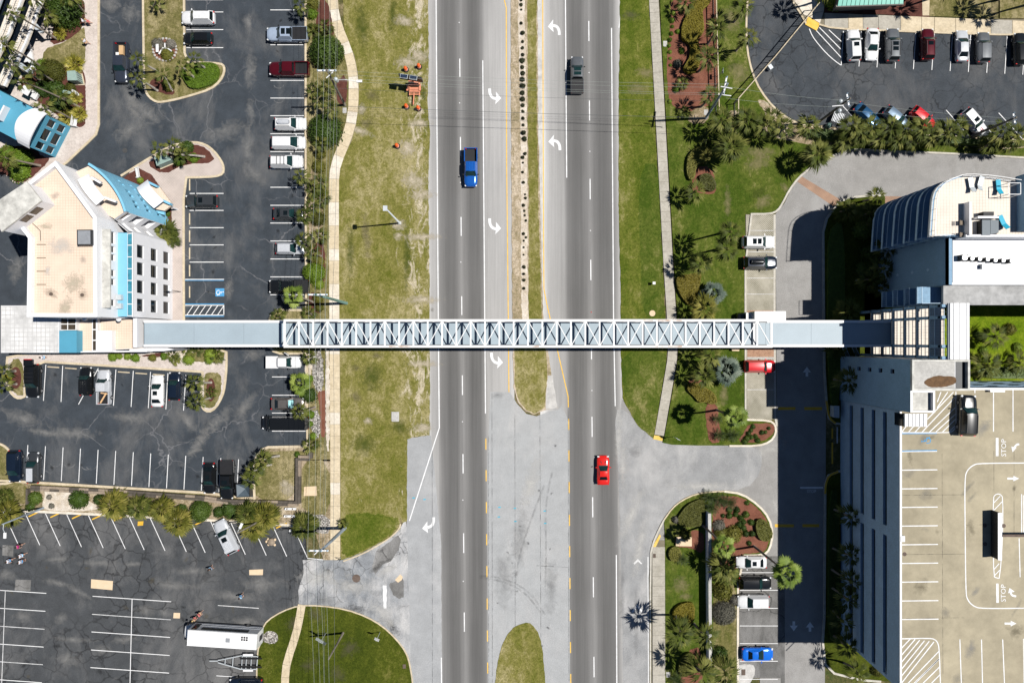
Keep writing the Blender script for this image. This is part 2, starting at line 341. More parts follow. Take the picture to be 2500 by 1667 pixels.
m_highway('highway_west', [(1040, .50), (1047, .40), (1062, .32), (1070, .19), (1090, .128), (1108, .138), (1119, .21), (1124, .24), (1131, .185), (1145, .128), (1165, .138), (1176, .22), (1182, .35), (1205, .385), (1236, .40), (1248, .46)], 1040, 1248)
m_highway('highway_east', [(1312, .66), (1324, .56), (1334, .41), (1350, .35), (1372, .31), (1382, .17), (1398, .128), (1415, .138), (1430, .19), (1438, .235), (1446, .18), (1462, .128), (1482, .138), (1494, .19), (1504, .33), (1514, .50)], 1312, 1514)
# ---------------------------------------------------------------- builders
def mesh_data(name, verts, faces, smooth=False):
    me = bpy.data.meshes.new(name); me.from_pydata([tuple(v) for v in verts], [], faces); me.update()
    if smooth: me.polygons.foreach_set('use_smooth', [True] * len(me.polygons))
    return me
def link(name, me, mat=None, parent=None, slot=False):
    o = bpy.data.objects.new(name, me); COL.objects.link(o)
    if mat is not None:
        m = M(mat)
        if slot:
            if not me.materials: me.materials.append(None)
            o.material_slots[0].link = 'OBJECT'; o.material_slots[0].material = m
        elif not me.materials: me.materials.append(m)
    if parent is not None: o.parent = parent
    return o
def tag(o, label, cat, group=None):
    o['label'] = label; o['category'] = cat
    if group: o['group'] = group
    return o
def thing(name, label, cat, loc=(0, 0, 0), rz=0.0, group=None):
    o = bpy.data.objects.new(name, None); COL.objects.link(o); o.location = loc; o.rotation_euler = (0, 0, rz)
    o.empty_display_size = .2
    return tag(o, label, cat, group)
def structure(o): o['kind'] = 'structure'; return o
class MB:
    def __init__(s): s.v = []; s.f = []
    def add(s, vs, fs):
        b = len(s.v); s.v += [Vector(v) for v in vs]; s.f += [tuple(i + b for i in f) for f in fs]; return s
    def box(s, x, y, z, sx, sy, sz, rz=0.0, tilt=None):
        c = [(-1, -1, -1), (1, -1, -1), (1, 1, -1), (-1, 1, -1), (-1, -1, 1), (1, -1, 1), (1, 1, 1), (-1, 1, 1)]
        m = Matrix.Rotation(rz, 3, 'Z')
        if tilt is not None: m = m @ tilt
        return s.add([m @ Vector((a * sx / 2, b * sy / 2, d * sz / 2)) + Vector((x, y, z)) for a, b, d in c],
                     [(0, 3, 2, 1), (4, 5, 6, 7), (0, 1, 5, 4), (1, 2, 6, 5), (2, 3, 7, 6), (3, 0, 4, 7)])
    def bar(s, a, b, w, h=None):
        a, b = Vector(a), Vector(b); h = h or w; d = b - a; L = d.length
        if L < 1e-6: return s
        d /= L; up = Vector((0, 0, 1)) if abs(d.z) < .95 else Vector((0, 1, 0)); sd = d.cross(up).normalized(); up = sd.cross(d)
        vs = [p + sd * (i * w / 2) + up * (j * h / 2) for p in (a, b) for i, j in ((-1, -1), (1, -1), (1, 1), (-1, 1))]
        return s.add(vs, [(0, 3, 2, 1), (4, 5, 6, 7), (0, 1, 5, 4), (1, 2, 6, 5), (2, 3, 7, 6), (3, 0, 4, 7)])
    def tube(s, pts, rad, n=8, cap=True):
        pts = [Vector(p) for p in pts]; rad = rad if isinstance(rad, (list, tuple)) else [rad] * len(pts); vs = []; fs = []
        for i, p in enumerate(pts):
            d = (pts[min(i + 1, len(pts) - 1)] - pts[max(i - 1, 0)]).normalized()
            up = Vector((0, 0, 1)) if abs(d.z) < .9 else Vector((1, 0, 0)); a = d.cross(up).normalized(); b = d.cross(a)
            for k in range(n):
                t = 2 * math.pi * k / n; vs.append(p + (a * math.cos(t) + b * math.sin(t)) * rad[i])
        for i in range(len(pts) - 1):
            for k in range(n): fs.append((i * n + k, i * n + (k + 1) % n, (i + 1) * n + (k + 1) % n, (i + 1) * n + k))
        if cap: fs.append(tuple(range(n))); fs.append(tuple((len(pts) - 1) * n + k for k in range(n)))
        return s.add(vs, fs)
    def prism(s, poly, z0, z1):
        n = len(poly); a = sum(poly[i][0] * poly[(i + 1) % n][1] - poly[(i + 1) % n][0] * poly[i][1] for i in range(n))
        if a < 0: poly = poly[::-1]
        vs = [(p[0], p[1], z0) for p in poly] + [(p[0], p[1], z1) for p in poly]
        return s.add(vs, [tuple(range(n - 1, -1, -1)), tuple(range(n, 2 * n))] + [(i, (i + 1) % n, (i + 1) % n + n, i + n) for i in range(n)])
    def lathe(s, prof, n=12, c=(0, 0, 0)):
        vs = []; fs = []
        for r, z in prof:
            for k in range(n): t = 2 * math.pi * k / n; vs.append((c[0] + r * math.cos(t), c[1] + r * math.sin(t), c[2] + z))
        for i in range(len(prof) - 1):
            for k in range(n): fs.append((i * n + k, i * n + (k + 1) % n, (i + 1) * n + (k + 1) % n, (i + 1) * n + k))
        fs.append(tuple(range(n - 1, -1, -1))); fs.append(tuple((len(prof) - 1) * n + k for k in range(n)))
        return s.add(vs, fs)
    def build(s, name, mat, parent=None, smooth=False, loc=None):
        vs = s.v
        if loc is not None: loc = Vector(loc); vs = [v - loc for v in vs]
        o = link(name, mesh_data(name, vs, s.f, smooth), mat, parent)
        if loc is not None: o.location = loc
        return o
def sheet(name, px, z, mat, parent=None, hz=None):
    """flat outline given in photograph pixels, laid at height z"""
    P = GL(px, z if hz is None else hz); n = len(P)
    a = sum(P[i][0] * P[(i + 1) % n][1] - P[(i + 1) % n][0] * P[i][1] for i in range(n))
    if a < 0: P = P[::-1]
    o = link(name, mesh_data(name, [(p[0], p[1], z) for p in P], [tuple(range(n))]), mat, parent)
    return o
def slab_px(name, px, z0, z1, mat, parent=None, hz=None):
    P = GL(px, z1 if hz is None else hz); return MB().prism([(p[0], p[1]) for p in P], z0, z1).build(name, mat, parent)
def ribbon_mb(pts, width, z0, z1, closed=False):
    P = [Vector((p[0], p[1])) for p in pts]; n = len(P); L = []; Rr = []
    for i in range(n):
        a = P[(i - 1) % n] if (closed or i > 0) else P[i]; b = P[(i + 1) % n] if (closed or i < n - 1) else P[i]
        d1 = (P[i] - a); d2 = (b - P[i])
        if d1.length < 1e-6: d1 = d2
        if d2.length < 1e-6: d2 = d1
        d1.normalize(); d2.normalize(); n1 = Vector((-d1.y, d1.x)); n2 = Vector((-d2.y, d2.x)); m = (n1 + n2)
        if m.length < 1e-4: m = n1
        m.normalize(); k = min(1.6, 1 / max(.3, m.dot(n1))); L.append(P[i] + m * width / 2 * k); Rr.append(P[i] - m * width / 2 * k)
    b = MB(); vs = []; fs = []
    flat = abs(z1 - z0) < 1e-6
    for i in range(n):
        vs += [(L[i].x, L[i].y, z1), (Rr[i].x, Rr[i].y, z1)]
        if not flat: vs += [(Rr[i].x, Rr[i].y, z0), (L[i].x, L[i].y, z0)]
    q = 2 if flat else 4
    for i in range(n if closed else n - 1):
        a, c = i * q, ((i + 1) % n) * q
        fs.append((a + 1, c + 1, c, a))
        if not flat: fs += [(a + 2, c + 2, c + 1, a + 1), (a, c, c + 3, a + 3)]
    if not flat and not closed: fs += [(0, 3, 2, 1), ((n - 1) * q, (n - 1) * q + 1, (n - 1) * q + 2, (n - 1) * q + 3)]
    return b.add(vs, fs)
def ribbon(name, px, width, z0, z1, mat, parent=None, closed=False, hz=0.0):
    return ribbon_mb(GL(px, hz), width, z0, z1, closed).build(name, mat, parent)
def line(parent, a, b, w=.11, mat='line_white', z=.062, name='parking_line', hz=None):
    return ribbon(name, [a, b], w, z, z, mat, parent, hz=z if hz is None else hz)
def inside(p, poly):
    c = False; n = len(poly)
    for i in range(n):
        a, b = poly[i], poly[(i + 1) % n]
        if (a[1] > p[1]) != (b[1] > p[1]) and p[0] < (b[0] - a[0]) * (p[1] - a[1]) / (b[1] - a[1]) + a[0]: c = not c
    return c
def slabs(parent, px, width, step, mats, z0, z1, gap=.03, seed=3, name='slab'):
    """walk along a centre line and lay separate paving slabs"""
    rnd = random.Random(seed); P = [Vector((v.x, v.y)) for v in GL(px)]; seg = []; tot = 0
    for a, b in zip(P, P[1:]): seg.append((tot, a, b)); tot += (b - a).length
    def at(s):
        for t0, a, b in reversed(seg):
            if s >= t0 - 1e-6:
                L = (b - a).length; d = (b - a) / L; return a + d * min(s - t0, L), d
    s = 0
    while s < tot - .3:
        e = min(s + step, tot); p, d = at(s + gap / 2); q, d2 = at(e - gap / 2); n1 = Vector((-d.y, d.x)); n2 = Vector((-d2.y, d2.x))
        h = rnd.uniform(-.006, .006); mt = rnd.choice(mats)
        MB().prism([tuple(p + n1 * width / 2), tuple(q + n2 * width / 2), tuple(q - n2 * width / 2), tuple(p - n1 * width / 2)], z0, z1 + h).build(name, mt, parent)
        s = e

# ================================================================ the setting
structure(sheet('ground', [(-6000, -6000), (8500, -6000), (8500, 7700), (-6000, 7700)], -.06, 'ground'))
T = .0081
def X(u, y): return u + T * y
# --- highway
YT, YB = -260, 1930
hw = structure(sheet('highway', [(X(1044, YT), YT), (X(1248, YT), YT), (X(1248, YB), YB), (X(1030, YB), YB)], 0.0, 'highway_west'))
he = structure(sheet('highway', [(X(1311, YT), YT), (X(1514, YT), YT), (X(1514, YB), YB), (X(1311, YB), YB)], 0.0, 'highway_east'))
structure(sheet('turn_lane', ragged(PS('C3', '757,1290 820,1285 965,1265 990,1268') + [(X(1066, 1320), 1320), (X(1066, YB), YB), (993, YB), (993, 1300)], .8, 8), .004, 'driveway_pale'))
xo = structure(sheet('crossover', [(1197, 956), (1245, 957), (1262, 985), (1285, 1010), (1310, 1016), (1340, 1004), (1364, 1000), (1371, 990), (1390, 1030), (1392, YB), (1192, YB), (1190, 1120)], .004, 'crossover'))
# markings
WH, YE = 'line_white', 'line_yellow'
def stripes(par, pts, w, mat=WH, name='lane_line', z=.012):
    return ribbon(name, pts, w, z, z, mat, par, hz=0)
stripes(hw, [(X(1065, YT), YT), (1070, 780), (1072.5, 1044), (999.5, 1271)], .16)
stripes(hw, [(1077.5, 1604), (1081, YB)], .16)
stripes(hw, [(1178.6, 148), (1183.5, 780), (1185.3, 1009)], .16)
stripes(hw, [(1230, YT), (1231, 0), (1236, 20), (1237, 400), (1241, 780), (1242.6, 957)], .15, YE)
for y0, y1 in ((-240, -195), (-49, -3), (144, 189), (335, 381), (530, 576), (723, 769), (916, 964), (1108, 1155), (1301, 1349), (1494, 1541), (1688, 1734)):
    stripes(hw, [(X(1121.3, y0), y0), (X(1121.3, y1), y1)], .15)
for y0 in (1070, 1147, 1225, 1303, 1381, 1460, 1538, 1616): stripes(hw, [(X(1177.5, y0), y0), (X(1177.5, y0 + 27), y0 + 27)], .15, YE)
stripes(he, [(1379, YT), (1380.5, 0), (1383.5, 434)], .16)
stripes(he, [(1493, 69), (1498, 780), (1502, 991)], .16); stripes(he, [(1525, YT), (1520, 0), (1511, 69)], .16)
stripes(he, [(1323.5, YT), (1325, 0), (1327, 560), (1328, 705), (1335, 742), (1387, 968), (1387.6, 994)], .15, YE)
for y0, y1 in ((-142, -92), (52, 101), (246, 295), (437, 487), (634, 684), (829, 877), (1017, 1066), (1213, 1262), (1408, 1457), (1602, 1652)):
    stripes(he, [(X(1437, y0), y0), (X(1437, y1), y1)], .15)
for y0 in (1022, 1099, 1176, 1256, 1332, 1410, 1488, 1566, 1644): stripes(he, [(X(1380, y0), y0), (X(1380, y0 + 27), y0 + 27)], .15, YE)
stripes(he, [(1504.7, 1354), (1507, YB)], .16); 
stripes(he, [pt('F1', 264, 575), pt('F1', 268, 1568), (1585, YB)], .13)
# turn arrows: a bent shaft and a head
def turn_arrow(par, crop, shaft, head, z=.012, w=.42):
    s = smooth(PS(crop, shaft), 2, False); ribbon('turn_arrow', s, w, z, z, WH, par); 
    sheet('turn_arrow_head', PS(crop, head), z + .001, WH, par, hz=0)
for c, dx, dy in (('C1', 0, 0), ('C2', 0, -324), ('C3', 18, -375)):
    sh = ' '.join('%g,%g' % (a + dx, b + dy) for a, b in ((1549, 848), (1552, 900), (1575, 938), (1612, 948)))
    hd = ' '.join('%g,%g' % (a + dx, b + dy) for a, b in ((1610, 880), (1660, 942), (1603, 1000), (1612, 945)))
    turn_arrow(hw, c, sh, hd)
for c, dx, dy in (('D1', 0, 0), ('D1', 6, 1101)):
    sh = ' '.join('%g,%g' % (a + dx, b + dy) for a, b in ((453, 338), (450, 290), (430, 255), (392, 247)))
    hd = ' '.join('%g,%g' % (a + dx, b + dy) for a, b in ((395, 190), (342, 258), (398, 310), (390, 250)))
    turn_arrow(he, c, sh, hd)
turn_arrow(hw, 'C4', '622,635 620,690 600,720 565,733', '563,672 512,742 568,785 562,735')
sheet('merge_arrow', PS('F1', '150,625 185,590 218,628 210,632 185,612 158,635'), .012, WH, he, hz=0)
sheet('merge_arrow', PS('F1', '135,1005 178,945 222,1000 212,1008 178,972 145,1014'), .012, WH, he, hz=0)
for i, (c, x, y) in enumerate((('C4', 430, 450), ('C4', 535, 465), ('C4', 1252, 540), ('C4', 1400, 550), ('C4', 1685, 575), ('C4', 1246, 632), ('C4', 1404, 675), ('C4', 1690, 693))):
    p = pt(c, x, y); sheet('survey_mark', [(p[0] - 3, p[1] - 1), (p[0] + 3, p[1] - 1.5), (p[0] + 3, p[1] + 1), (p[0] - 3, p[1] + 1.5)], .012, 'teal', xo, hz=0)
# reflectors
for x, y, m in ((1121, 56, 0), (1122, 252, 0), (1124, 446, 0), (1125, 640, 0), (1129, 1029, 0), (1130, 1220, 0), (1131, 1418, 0), (1438, 178, 0), (1440, 370, 0), (1441.5, 563, 0), (1443.5, 762, 1), (1445, 953, 0)):
    p = G((x, y)); MB().box(p.x, p.y, .02, .14, .14, .03).build('road_stud', 'lamp_red' if m else 'line_white', hw if x < 1300 else he)
# median
md = structure(sheet('median', ragged([(1247, YT), (1312, YT), (1312.5, 0), (1314, 300), (1320, 560), (1326, 770), (1337, 852), (1349, 930), (1361, 995), (1334, 1000), (1304, 1012), (1283, 1004), (1265, 982), (1254, 944), (1252, 870), (1251, 780), (1249, 500), (1247, 200)], 1.0, 10, seed=4), .05, 'median_sand'))
sheet('grass_strip', ragged([(1287, YT), (1310, YT), (1310, 0), (1311, 300), (1316, 560), (1323, 770), (1333, 860), (1336, 905), (1330, 995), (1304, 1009), (1285, 1001), (1267, 980), (1257, 940), (1255, 850), (1290, 830), (1291, 500), (1288, 200)], 1.2, 10, seed=5), .054, 'verge_dry', md, hz=0)
ribbon('sandy_line', ragged([(1272, -260), (1273, 60), (1277, 200), (1279, 330), (1280, 480), (1280, 620), (1281, 720), (1283, 830)], 1.2, 8, False, 31), 1.0, .060, .060, 'sand', md)
sheet('concrete_apron', ragged(PS('D3', '345,690 385,690 410,840 435,1000 325,1015 325,850'), .8, 8), .058, 'shoulder', md, hz=0)
structure(sheet('median', ragged(smooth([(1280, 1518), (1246, 1535), (1222, 1580), (1211, 1640), (1206, 1700), (1206, YB), (1332, YB), (1332, 1700), (1328, 1610), (1318, 1550), (1300, 1522)], 1), .8, 8, seed=6), .05, 'verge_dry'))
# sandy road edges
structure(sheet('sand_edge', ragged([(1312, YT), (1322, YT), (1322, 0), (1324, 540), (1328, 690), (1324, 760), (1318, 600), (1313, 300)], 1.0, 8, seed=8), .008, 'shoulder'))
# --- verges
vl = structure(sheet('verge', ragged([(826, YT), (1046, YT), (1045, 0), (1047, 130), (1044, 250), (1050, 330), (1046, 420), (1048, 600), (1049, 780), (1050, 930), (1049, 1062), (1010, 1067), (995, 1072), (993, 1180), (994, 1272), (984, 1276), (975, 1262), (978, 1290), (955, 1310), (934, 1321), (883, 1349), (839, 1366), (826, 1368), (828, 900), (826, 420), (874, 260), (874, 200), (840, 70)], .9, 9, seed=9), .03, 'verge_dry'))
sheet('green_patch', ragged(smooth(PS('B4', '1700,1010 1900,980 2150,1010 2270,1050 2200,1180 2060,1260 1900,1350 1710,1425 1690,1200'), 1), 2.6, 4, seed=3), .034, 'verge_green', vl, hz=0)
0 and sheet('sand_patch', ragged(smooth(PS('C1', '700,560 760,540 820,560 900,480 940,480 930,560 890,640 850,690 780,720 700,680 640,640 620,580'), 1), 2.2, 6, seed=13), .034, 'sand', vl, hz=0)
0 and sheet('worn_patch', ragged(smooth(PS('B1', '1870,1000 1930,1020 1930,1080 1880,1150 1890,1300 1800,1568 1740,1560 1830,1250'), 1), 1.2, 6, seed=14), .034, 'sand', vl, hz=0)
vr = structure(sheet('verge', ragged([(1515, YT), (1586, YT), (1584, 0), (1604, 400), (1624, 780), (1630, 850), (1610, 980), (1596, 1070), (1556, 1038), (1533, 998), (1520, 970), (1516, 860), (1515, 700), (1510, 500), (1511, 200), (1513, 90)], .9, 9, seed=10), .03, 'verge_green'))
sheet('green_patch', ragged(smooth(PS('D2', '1240,0 1400,0 1410,300 1430,700 1450,1100 1470,1480 1240,1480 1230,900 1210,400'), 1), 2, 9, seed=16), .034, 'lawn_right', vr, hz=0)
sheet('green_patch', ragged(smooth(PS('D3', '1045,450 1480,450 1470,600 1420,900 1350,1290 1200,1170 1100,960 1060,800'), 1), 1, 9, seed=17), .035, 'lawn_right', vr, hz=0)
# --- sidewalks, each slab on its own
sw = structure(sheet('sidewalk', [(797, YT), (824, YT), (824, 0), (830, 50), (846, 92), (865, 135), (874, 180), (876, 220), (875, 258), (869, 306), (858, 345), (835, 393), (827, 430), (828, 700), (831, 1000), (831, 1365), (807, 1365), (805, 1000), (804, 700), (803, 430), (812, 390), (830, 340), (845, 300), (851, 260), (852, 200), (848, 165), (838, 120), (818, 84), (805, 40), (799, 0)], .04, 'joint'))
swc = [(811, YT), (811.5, 0), (817, 42), (830, 82), (847, 122), (859, 165), (863.5, 205), (863.5, 255), (858, 300), (846, 340), (829, 378), (818, 410), (815, 435), (816, 700), (818, 1000), (818.5, 1366)]
slabs(sw, smooth(swc, 2, False), 1.52, 1.78, ['walk_tan', 'walk_tan', 'walk_pale'], .02, .09)
sw2 = structure(ribbon('sidewalk', smooth(PS('B5', '930,815 905,960 875,1100 820,1260 775,1410 768,1568 768,1700'), 2, False), 1.2, .0, .04, 'joint'))
slabs(sw2, smooth(PS('B5', '930,815 905,960 875,1100 820,1260 775,1410 768,1568 768,1700'), 2, False), 1.18, 1.9, ['walk_tan'], .03, .09, seed=8)
swr = structure(ribbon('sidewalk', [(1589, YT), (1596, 0), (1607, 200), (1619, 420), (1631, 640), (1641, 800), (1642, 870), (1627, 960), (1609, 1062)], 1.46, .0, .04, 'joint'))
slabs(swr, [(1589, YT), (1596, 0), (1607, 200), (1619, 420), (1631, 640), (1641, 800), (1642, 870), (1627, 960), (1609, 1062)], 1.44, 1.52, ['walk_grey'], .03, .09, seed=5)
sheet('tactile_ramp', PS('D3', '1360,1262 1445,1275 1437,1318 1350,1298'), .10, 'ramp_yellow', swr, hz=0)
swl = structure(ribbon('sidewalk', [(1607.5, 1318), (1608, 1500), (1609, YB)], 1.94, .0, .04, 'joint'))
slabs(swl, [(1607.5, 1334), (1608, 1500), (1609, YB)], 1.92, 1.5, ['walk_grey'], .03, .10, seed=6)
sheet('tactile_ramp', PS('F1', '355,395 365,412 318,510 297,500'), .06, 'ramp_yellow', swl, hz=0)
MB().box(*(lambda p: (p.x, p.y, .105))(G(pt('F1', 313, 565))), .42, .62, .02).build('drain_grate', 'iron', swl)
# --- left car park
lot = structure(sheet('parking_lot', [(-300, YT), (745, YT), (746, 0), (748, 400), (749, 800), (749, 1100), (760, 1120), (640, 1225), (500, 1204), (50, 1178), (-300, 1150)], 0.002, 'lot_dark'))
old = structure(sheet('parking_lot', ragged([(-300, 1240), (97, 1250), (240, 1258), (464, 1270), (704, 1283), (745, 1290), (760, 1480), (700, 1492), (650, 1516), (640, 1540), (628, 1600), (628, YB), (-300, YB)], .6, 12, seed=12), .006, 'lot_old'))
drv = structure(sheet('driveway', ragged([(739, 1366), (833, 1366), (884, 1348), (936, 1320), (974, 1290), (990, 1270), (994, 1290), (1003, 1620), (1010, 1720), (967, 1560), (934, 1529), (895, 1506), (844, 1488), (781, 1479), (730, 1478), (728, 1440), (741, 1400)], .8, 8, seed=13), .010, 'apron'))
sheet('asphalt_patch', ragged(PS('B5', '1640,300 1720,250 1850,150 1880,200 1850,290 1780,400 1700,430 1630,530 1600,460'), 1, 5, seed=2), .014, 'lower_bay', drv, hz=0)
sheet('asphalt_patch', ragged(PS('B5', '1760,620 1890,560 1905,600 1905,740 1860,760 1800,720'), 1, 5, seed=2), .014, 'lower_bay', drv, hz=0)
sheet('concrete_patch', PS('B5', '1820,580 1870,525 1895,550 1885,580 1850,605'), .018, 'patch_tan', drv, hz=0)
sheet('stop_bar', ragged(PS('B5', '1703,632 1742,632 1738,850 1712,850'), .8, 6, seed=9), .016, 'line_white', drv, hz=0)
MB().lathe([(.62, .0), (.62, .022), (.40, .022), (.40, .03), (.0, .03)], 20, tuple(G(pt('B5', 1450, 565), .012))).build('manhole_cover', 'iron', drv)
MB().lathe([(.38, .0), (.38, .012), (.0, .012)], 16, tuple(G(pt('A1', 1195, 1442), .003))).build('manhole_cover', 'patch_dark', lot)
for c, s, m in (('A5', '873,573 1082,590 1076,677 870,658', 'patch_tan'), ('B5', '425,483 558,478 556,533 426,533', 'patch_tan'), ('A5', '1662,893 1724,895 1722,947 1658,945', 'patch_tan'), ('A5', '25,247 130,250 127,355 22,345', 'lower_bay'), ('A5', '150,575 298,580 292,685 140,680', 'lower_bay')):
    sheet('patch_repair', PS(c, s), .012, m, old, hz=0)
# --- service road, parking bays and lots on the right
srv = structure(sheet('service_road', [(1860, 1930), (1850, 1340), (1760, 1290), (1660, 1290), (1596, 1345), (1530, 1340), (1508, 1280), (1510, 1060), (1518, 972), (1533, 996), (1556, 1036), (1594, 1070), (1617, 1078), (1700, 1086), (1880, 1078), (1897, 1040), (1893, 523), (1915, 497), (1930, 465), (1952, 434), (1980, 411), (2024, 386), (2059, 371), (2100, 366), (2180, 371), (2357, 378), (2760, 405), (2760, 560), (2250, 520), (2122, 480), (2076, 485), (2053, 494), (2034, 513), (2018, 540), (2013, 1930)], .004, 'service'))
sheet('pale_apron', ragged(smooth([(1500, 1000), (1530, 1000), (1556, 1040), (1600, 1076), (1700, 1088), (1860, 1084), (1860, 1150), (1820, 1196), (1735, 1196), (1690, 1204), (1655, 1222), (1615, 1266), (1590, 1330), (1582, 1420), (1584, 1930), (1526, 1930), (1515, 1300), (1508, 1120)], 1), .8, 9, seed=21), .008, 'driveway_mid', srv, hz=0)
bay = structure(sheet('parking_bays', [(1821, 524), (1890, 524), (1890, 1022), (1880, 1026), (1824, 1023)], .012, 'grass_paver'))
ribbon('concrete_strip', [(1891, 524), (1891, 780), (1893, 1020), (1897, 1040)], .32, .0, .02, 'kerb_grey', bay)
sheet('brick_panel', PS('E5', '880,70 1135,70 1137,515 880,515'), .016, 'brick', bay, hz=0)
sheet('concrete_band', PS('E5', '880,515 1137,515 1137,535 880,535'), .017, 'concrete', bay, hz=0)
for y in (563, 615, 679, 718, 951): line(bay, (1824, y), (1889, y), .07, 'line_worn', .018)
sheet('brick_crossing', PS('E3', '1400,318 1785,548 1710,608 1358,368'), .012, 'brick_band', srv, hz=0)
sheet('brick_apron', PS('E4', '500,305 700,312 1000,322 1000,500 650,470 530,455'), .012, 'brick_band', srv, hz=0)
for s in ('1180,993 1340,993 1340,1020 1170,1022', '1425,993 1595,993 1595,1022 1425,1022'): sheet('speed_hump_mark', PS('E5', s), .010, 'line_orange', srv, hz=0)
for s in ('1260,318 1412,320 1410,343 1262,342', '1478,318 1610,318 1610,342 1478,342'): sheet('speed_hump_mark', PS('F1', s), .010, 'line_orange', srv, hz=0)
def straight_arrow(par, tip, L, ang, z, hz, w=.20, hw_=.62, hl=.85, mat='line_white'):
    t = G(tip, hz); d = Vector((math.cos(ang), math.sin(ang))); n = Vector((-d.y, d.x)); t = Vector((t.x, t.y)); b = t - d * hl
    vs = [t, b + n * hw_, b + n * w / 1, t - d * L + n * w, t - d * L - n * w, b - n * w, b - n * hw_]
    return link('lane_arrow', mesh_data('lane_arrow', [(v.x, v.y, z) for v in vs], [(0, 1, 6), (2, 3, 4, 5)]), mat, par)
straight_arrow(srv, pt('E5', 1450, 608), 1.5, math.pi / 2, .012, 0); straight_arrow(srv, pt('F1', 1537, 1085), 1.5, math.pi / 2, .012, 0)
straight_arrow(srv, pt('F1', 1410, 1158), 1.5, -math.pi / 2, .012, 0)
sheet('stop_bar', PS('F1', '1460,25 1640,25 1640,40 1460,40'), .010, 'line_white', srv, hz=0)
def text_mark(par, s, px, size, ang, z, hz, mat='line_white', squash=1.0):
    c = bpy.data.curves.new('stop_text', 'FONT'); c.body = s; c.size = size; c.align_x = 'CENTER'; c.align_y = 'CENTER'; c.resolution_u = 2
    o = bpy.data.objects.new('tmp', c); COL.objects.link(o); dg = bpy.context.evaluated_depsgraph_get(); me = bpy.data.meshes.new_from_object(o.evaluated_get(dg))
    bpy.data.objects.remove(o); bpy.data.curves.remove(c); me.name = 'road_lettering'
    q = link('road_lettering', me, mat, par); p = G(px, hz); q.location = (p.x, p.y, z); q.rotation_euler = (0, 0, ang); q.scale = (squash, 1, 1); return q
text_mark(srv, 'STOP', pt('F1', 1550, 62), .62, 0, .012, 0, squash=.95)
upl = structure(sheet('parking_lot', [(1826, YT), (1826, 0), (1822, 60), (1824, 122), (1836, 177), (1856, 220), (1889, 263), (1927, 291), (1954, 304), (2034, 314), (2052, 317), (2357, 335), (2500, 341), (2760, 352), (2760, 60), (2485, 86), (2418, 86), (2153, 76), (2034, 71), (2000, 62), (1968, 58), (1955, 38), (1930, 0), (1925, YT)], .006, 'lot_upper'))
lwr = structure(sheet('parking_lot', [(1804, 1357), (1870, 1357), (1916, 1357), (1916, 1750), (1906, 1750), (1906, 1654), (1804, 1654)], .010, 'lower_bay'))
# --- parking lines
for y in (30, 73, 117, 0): line(lot, (455, y), (545, y))
for y in (25, 110, 154, 197, 240, 283, 327, 370.5, 413.5, 457.5, 501.5, 544.8, 588.5, 632.3, 676, 719.5): line(lot, (660, y), (742 if y > 150 else 740, y))
for y in (919.8, 964.5, 1008, 1052): line(lot, (664, y), (746, y))
for y in (472.5, 514, 556, 598, 640): line(lot, (463, y), (546, y))
line(lot, (452, 682), (547, 682)); ribbon('parking_line', [(452, 684.5), (547, 684.5)], .1, .062, .062, 'line_blue', lot)
for y, m in ((742, 'line_blue'), (745.3, WH), (769, WH), (772, 'line_blue')): line(lot, (452, y), (547, y), .12, m)
line(lot, (546.5, 744), (546.5, 770))
for x in (456, 471, 486, 501, 516, 531): line(lot, (x, 769), (x + 16, 745.5), .11, z=.064)
for y in (452, 535, 577, 619, 661, 713): # wheel stops
    c = G((463.5, y)); MB().box(c.x, c.y, .07, .16, 1.75, .11).build('wheel_stop', 'kerb', lot)
for x0, x1 in ((112, 106), (153, 149), (240, 191.5), (283, 277), (325.5, 320), (367.5, 362), (410, 405), (454, 448)):
    y0 = 890 + (x0 - 112) * .07; line(lot, (x0, y0), (x1, y0 + 88))
for x in (131, 174, 303, 345.5, 388, 474): c = G((x, 896 + (x - 131) * .072)); MB().box(c.x, c.y, .07, 1.75, .16, .11, -.07).build('wheel_stop', 'kerb', lot)
for i, x in enumerate((68, 111, 154, 196.5, 239.5, 282.5, 325.5, 368, 411, 453.5, 496, 539, 582.5)):
    y0 = 1086 + i * 2.9; line(lot, (x, y0), (x - 4.5, y0 + 82))
for i in range(15):
    x0 = (8, 61, 111, 163, 216, 270, 316, 367, 419, 465, 514, 563, 614, 664, 714)[i]; y0 = 1248 + x0 * .046; line(old, (x0, y0), (x0 + 36, y0 + 79), .11, 'line_white', .064)
line(old, (750, 1362), (792, 1366), .11)
for x, y in ((84, 1254), (137, 1256), (190, 1259), (239, 1261), (292, 1264), (490, 1274), (688, 1282)): ribbon('wheel_stop', [(x - 13, y + 6), (x + 13, y - 6)], .2, .01, .12, 'line_orange', old)
sheet('speed_mark', PS('A4', '1322,870 1375,868 1372,908 1318,912'), .07, 'line_orange', old, hz=0)
for y in (0, 43.7, 87.5, 131, 174, 218): line(old, (-40, 1437.5 + y), (113 - y * .05, 1447.5 + y), .11, 'line_worn' if y in (87.5, 174) else 'line_white')
line(old, (13, 1441), (2, 1720), .11, 'line_worn', .066)
for y in (0, 44, 87, 131, 174): line(old, (226 - y * .03, 1454.5 + y), (418 - y * .03, 1468 + y), .11, 'line_worn' if y == 44 else 'line_white')
line(old, (322.5, 1461), (316, 1720), .11, 'line_white', .066)
line(old, (532, 1477), (632, 1484), .11, 'line_worn'); line(old, (528, 1648.5), (626, 1655), .1, 'line_white')
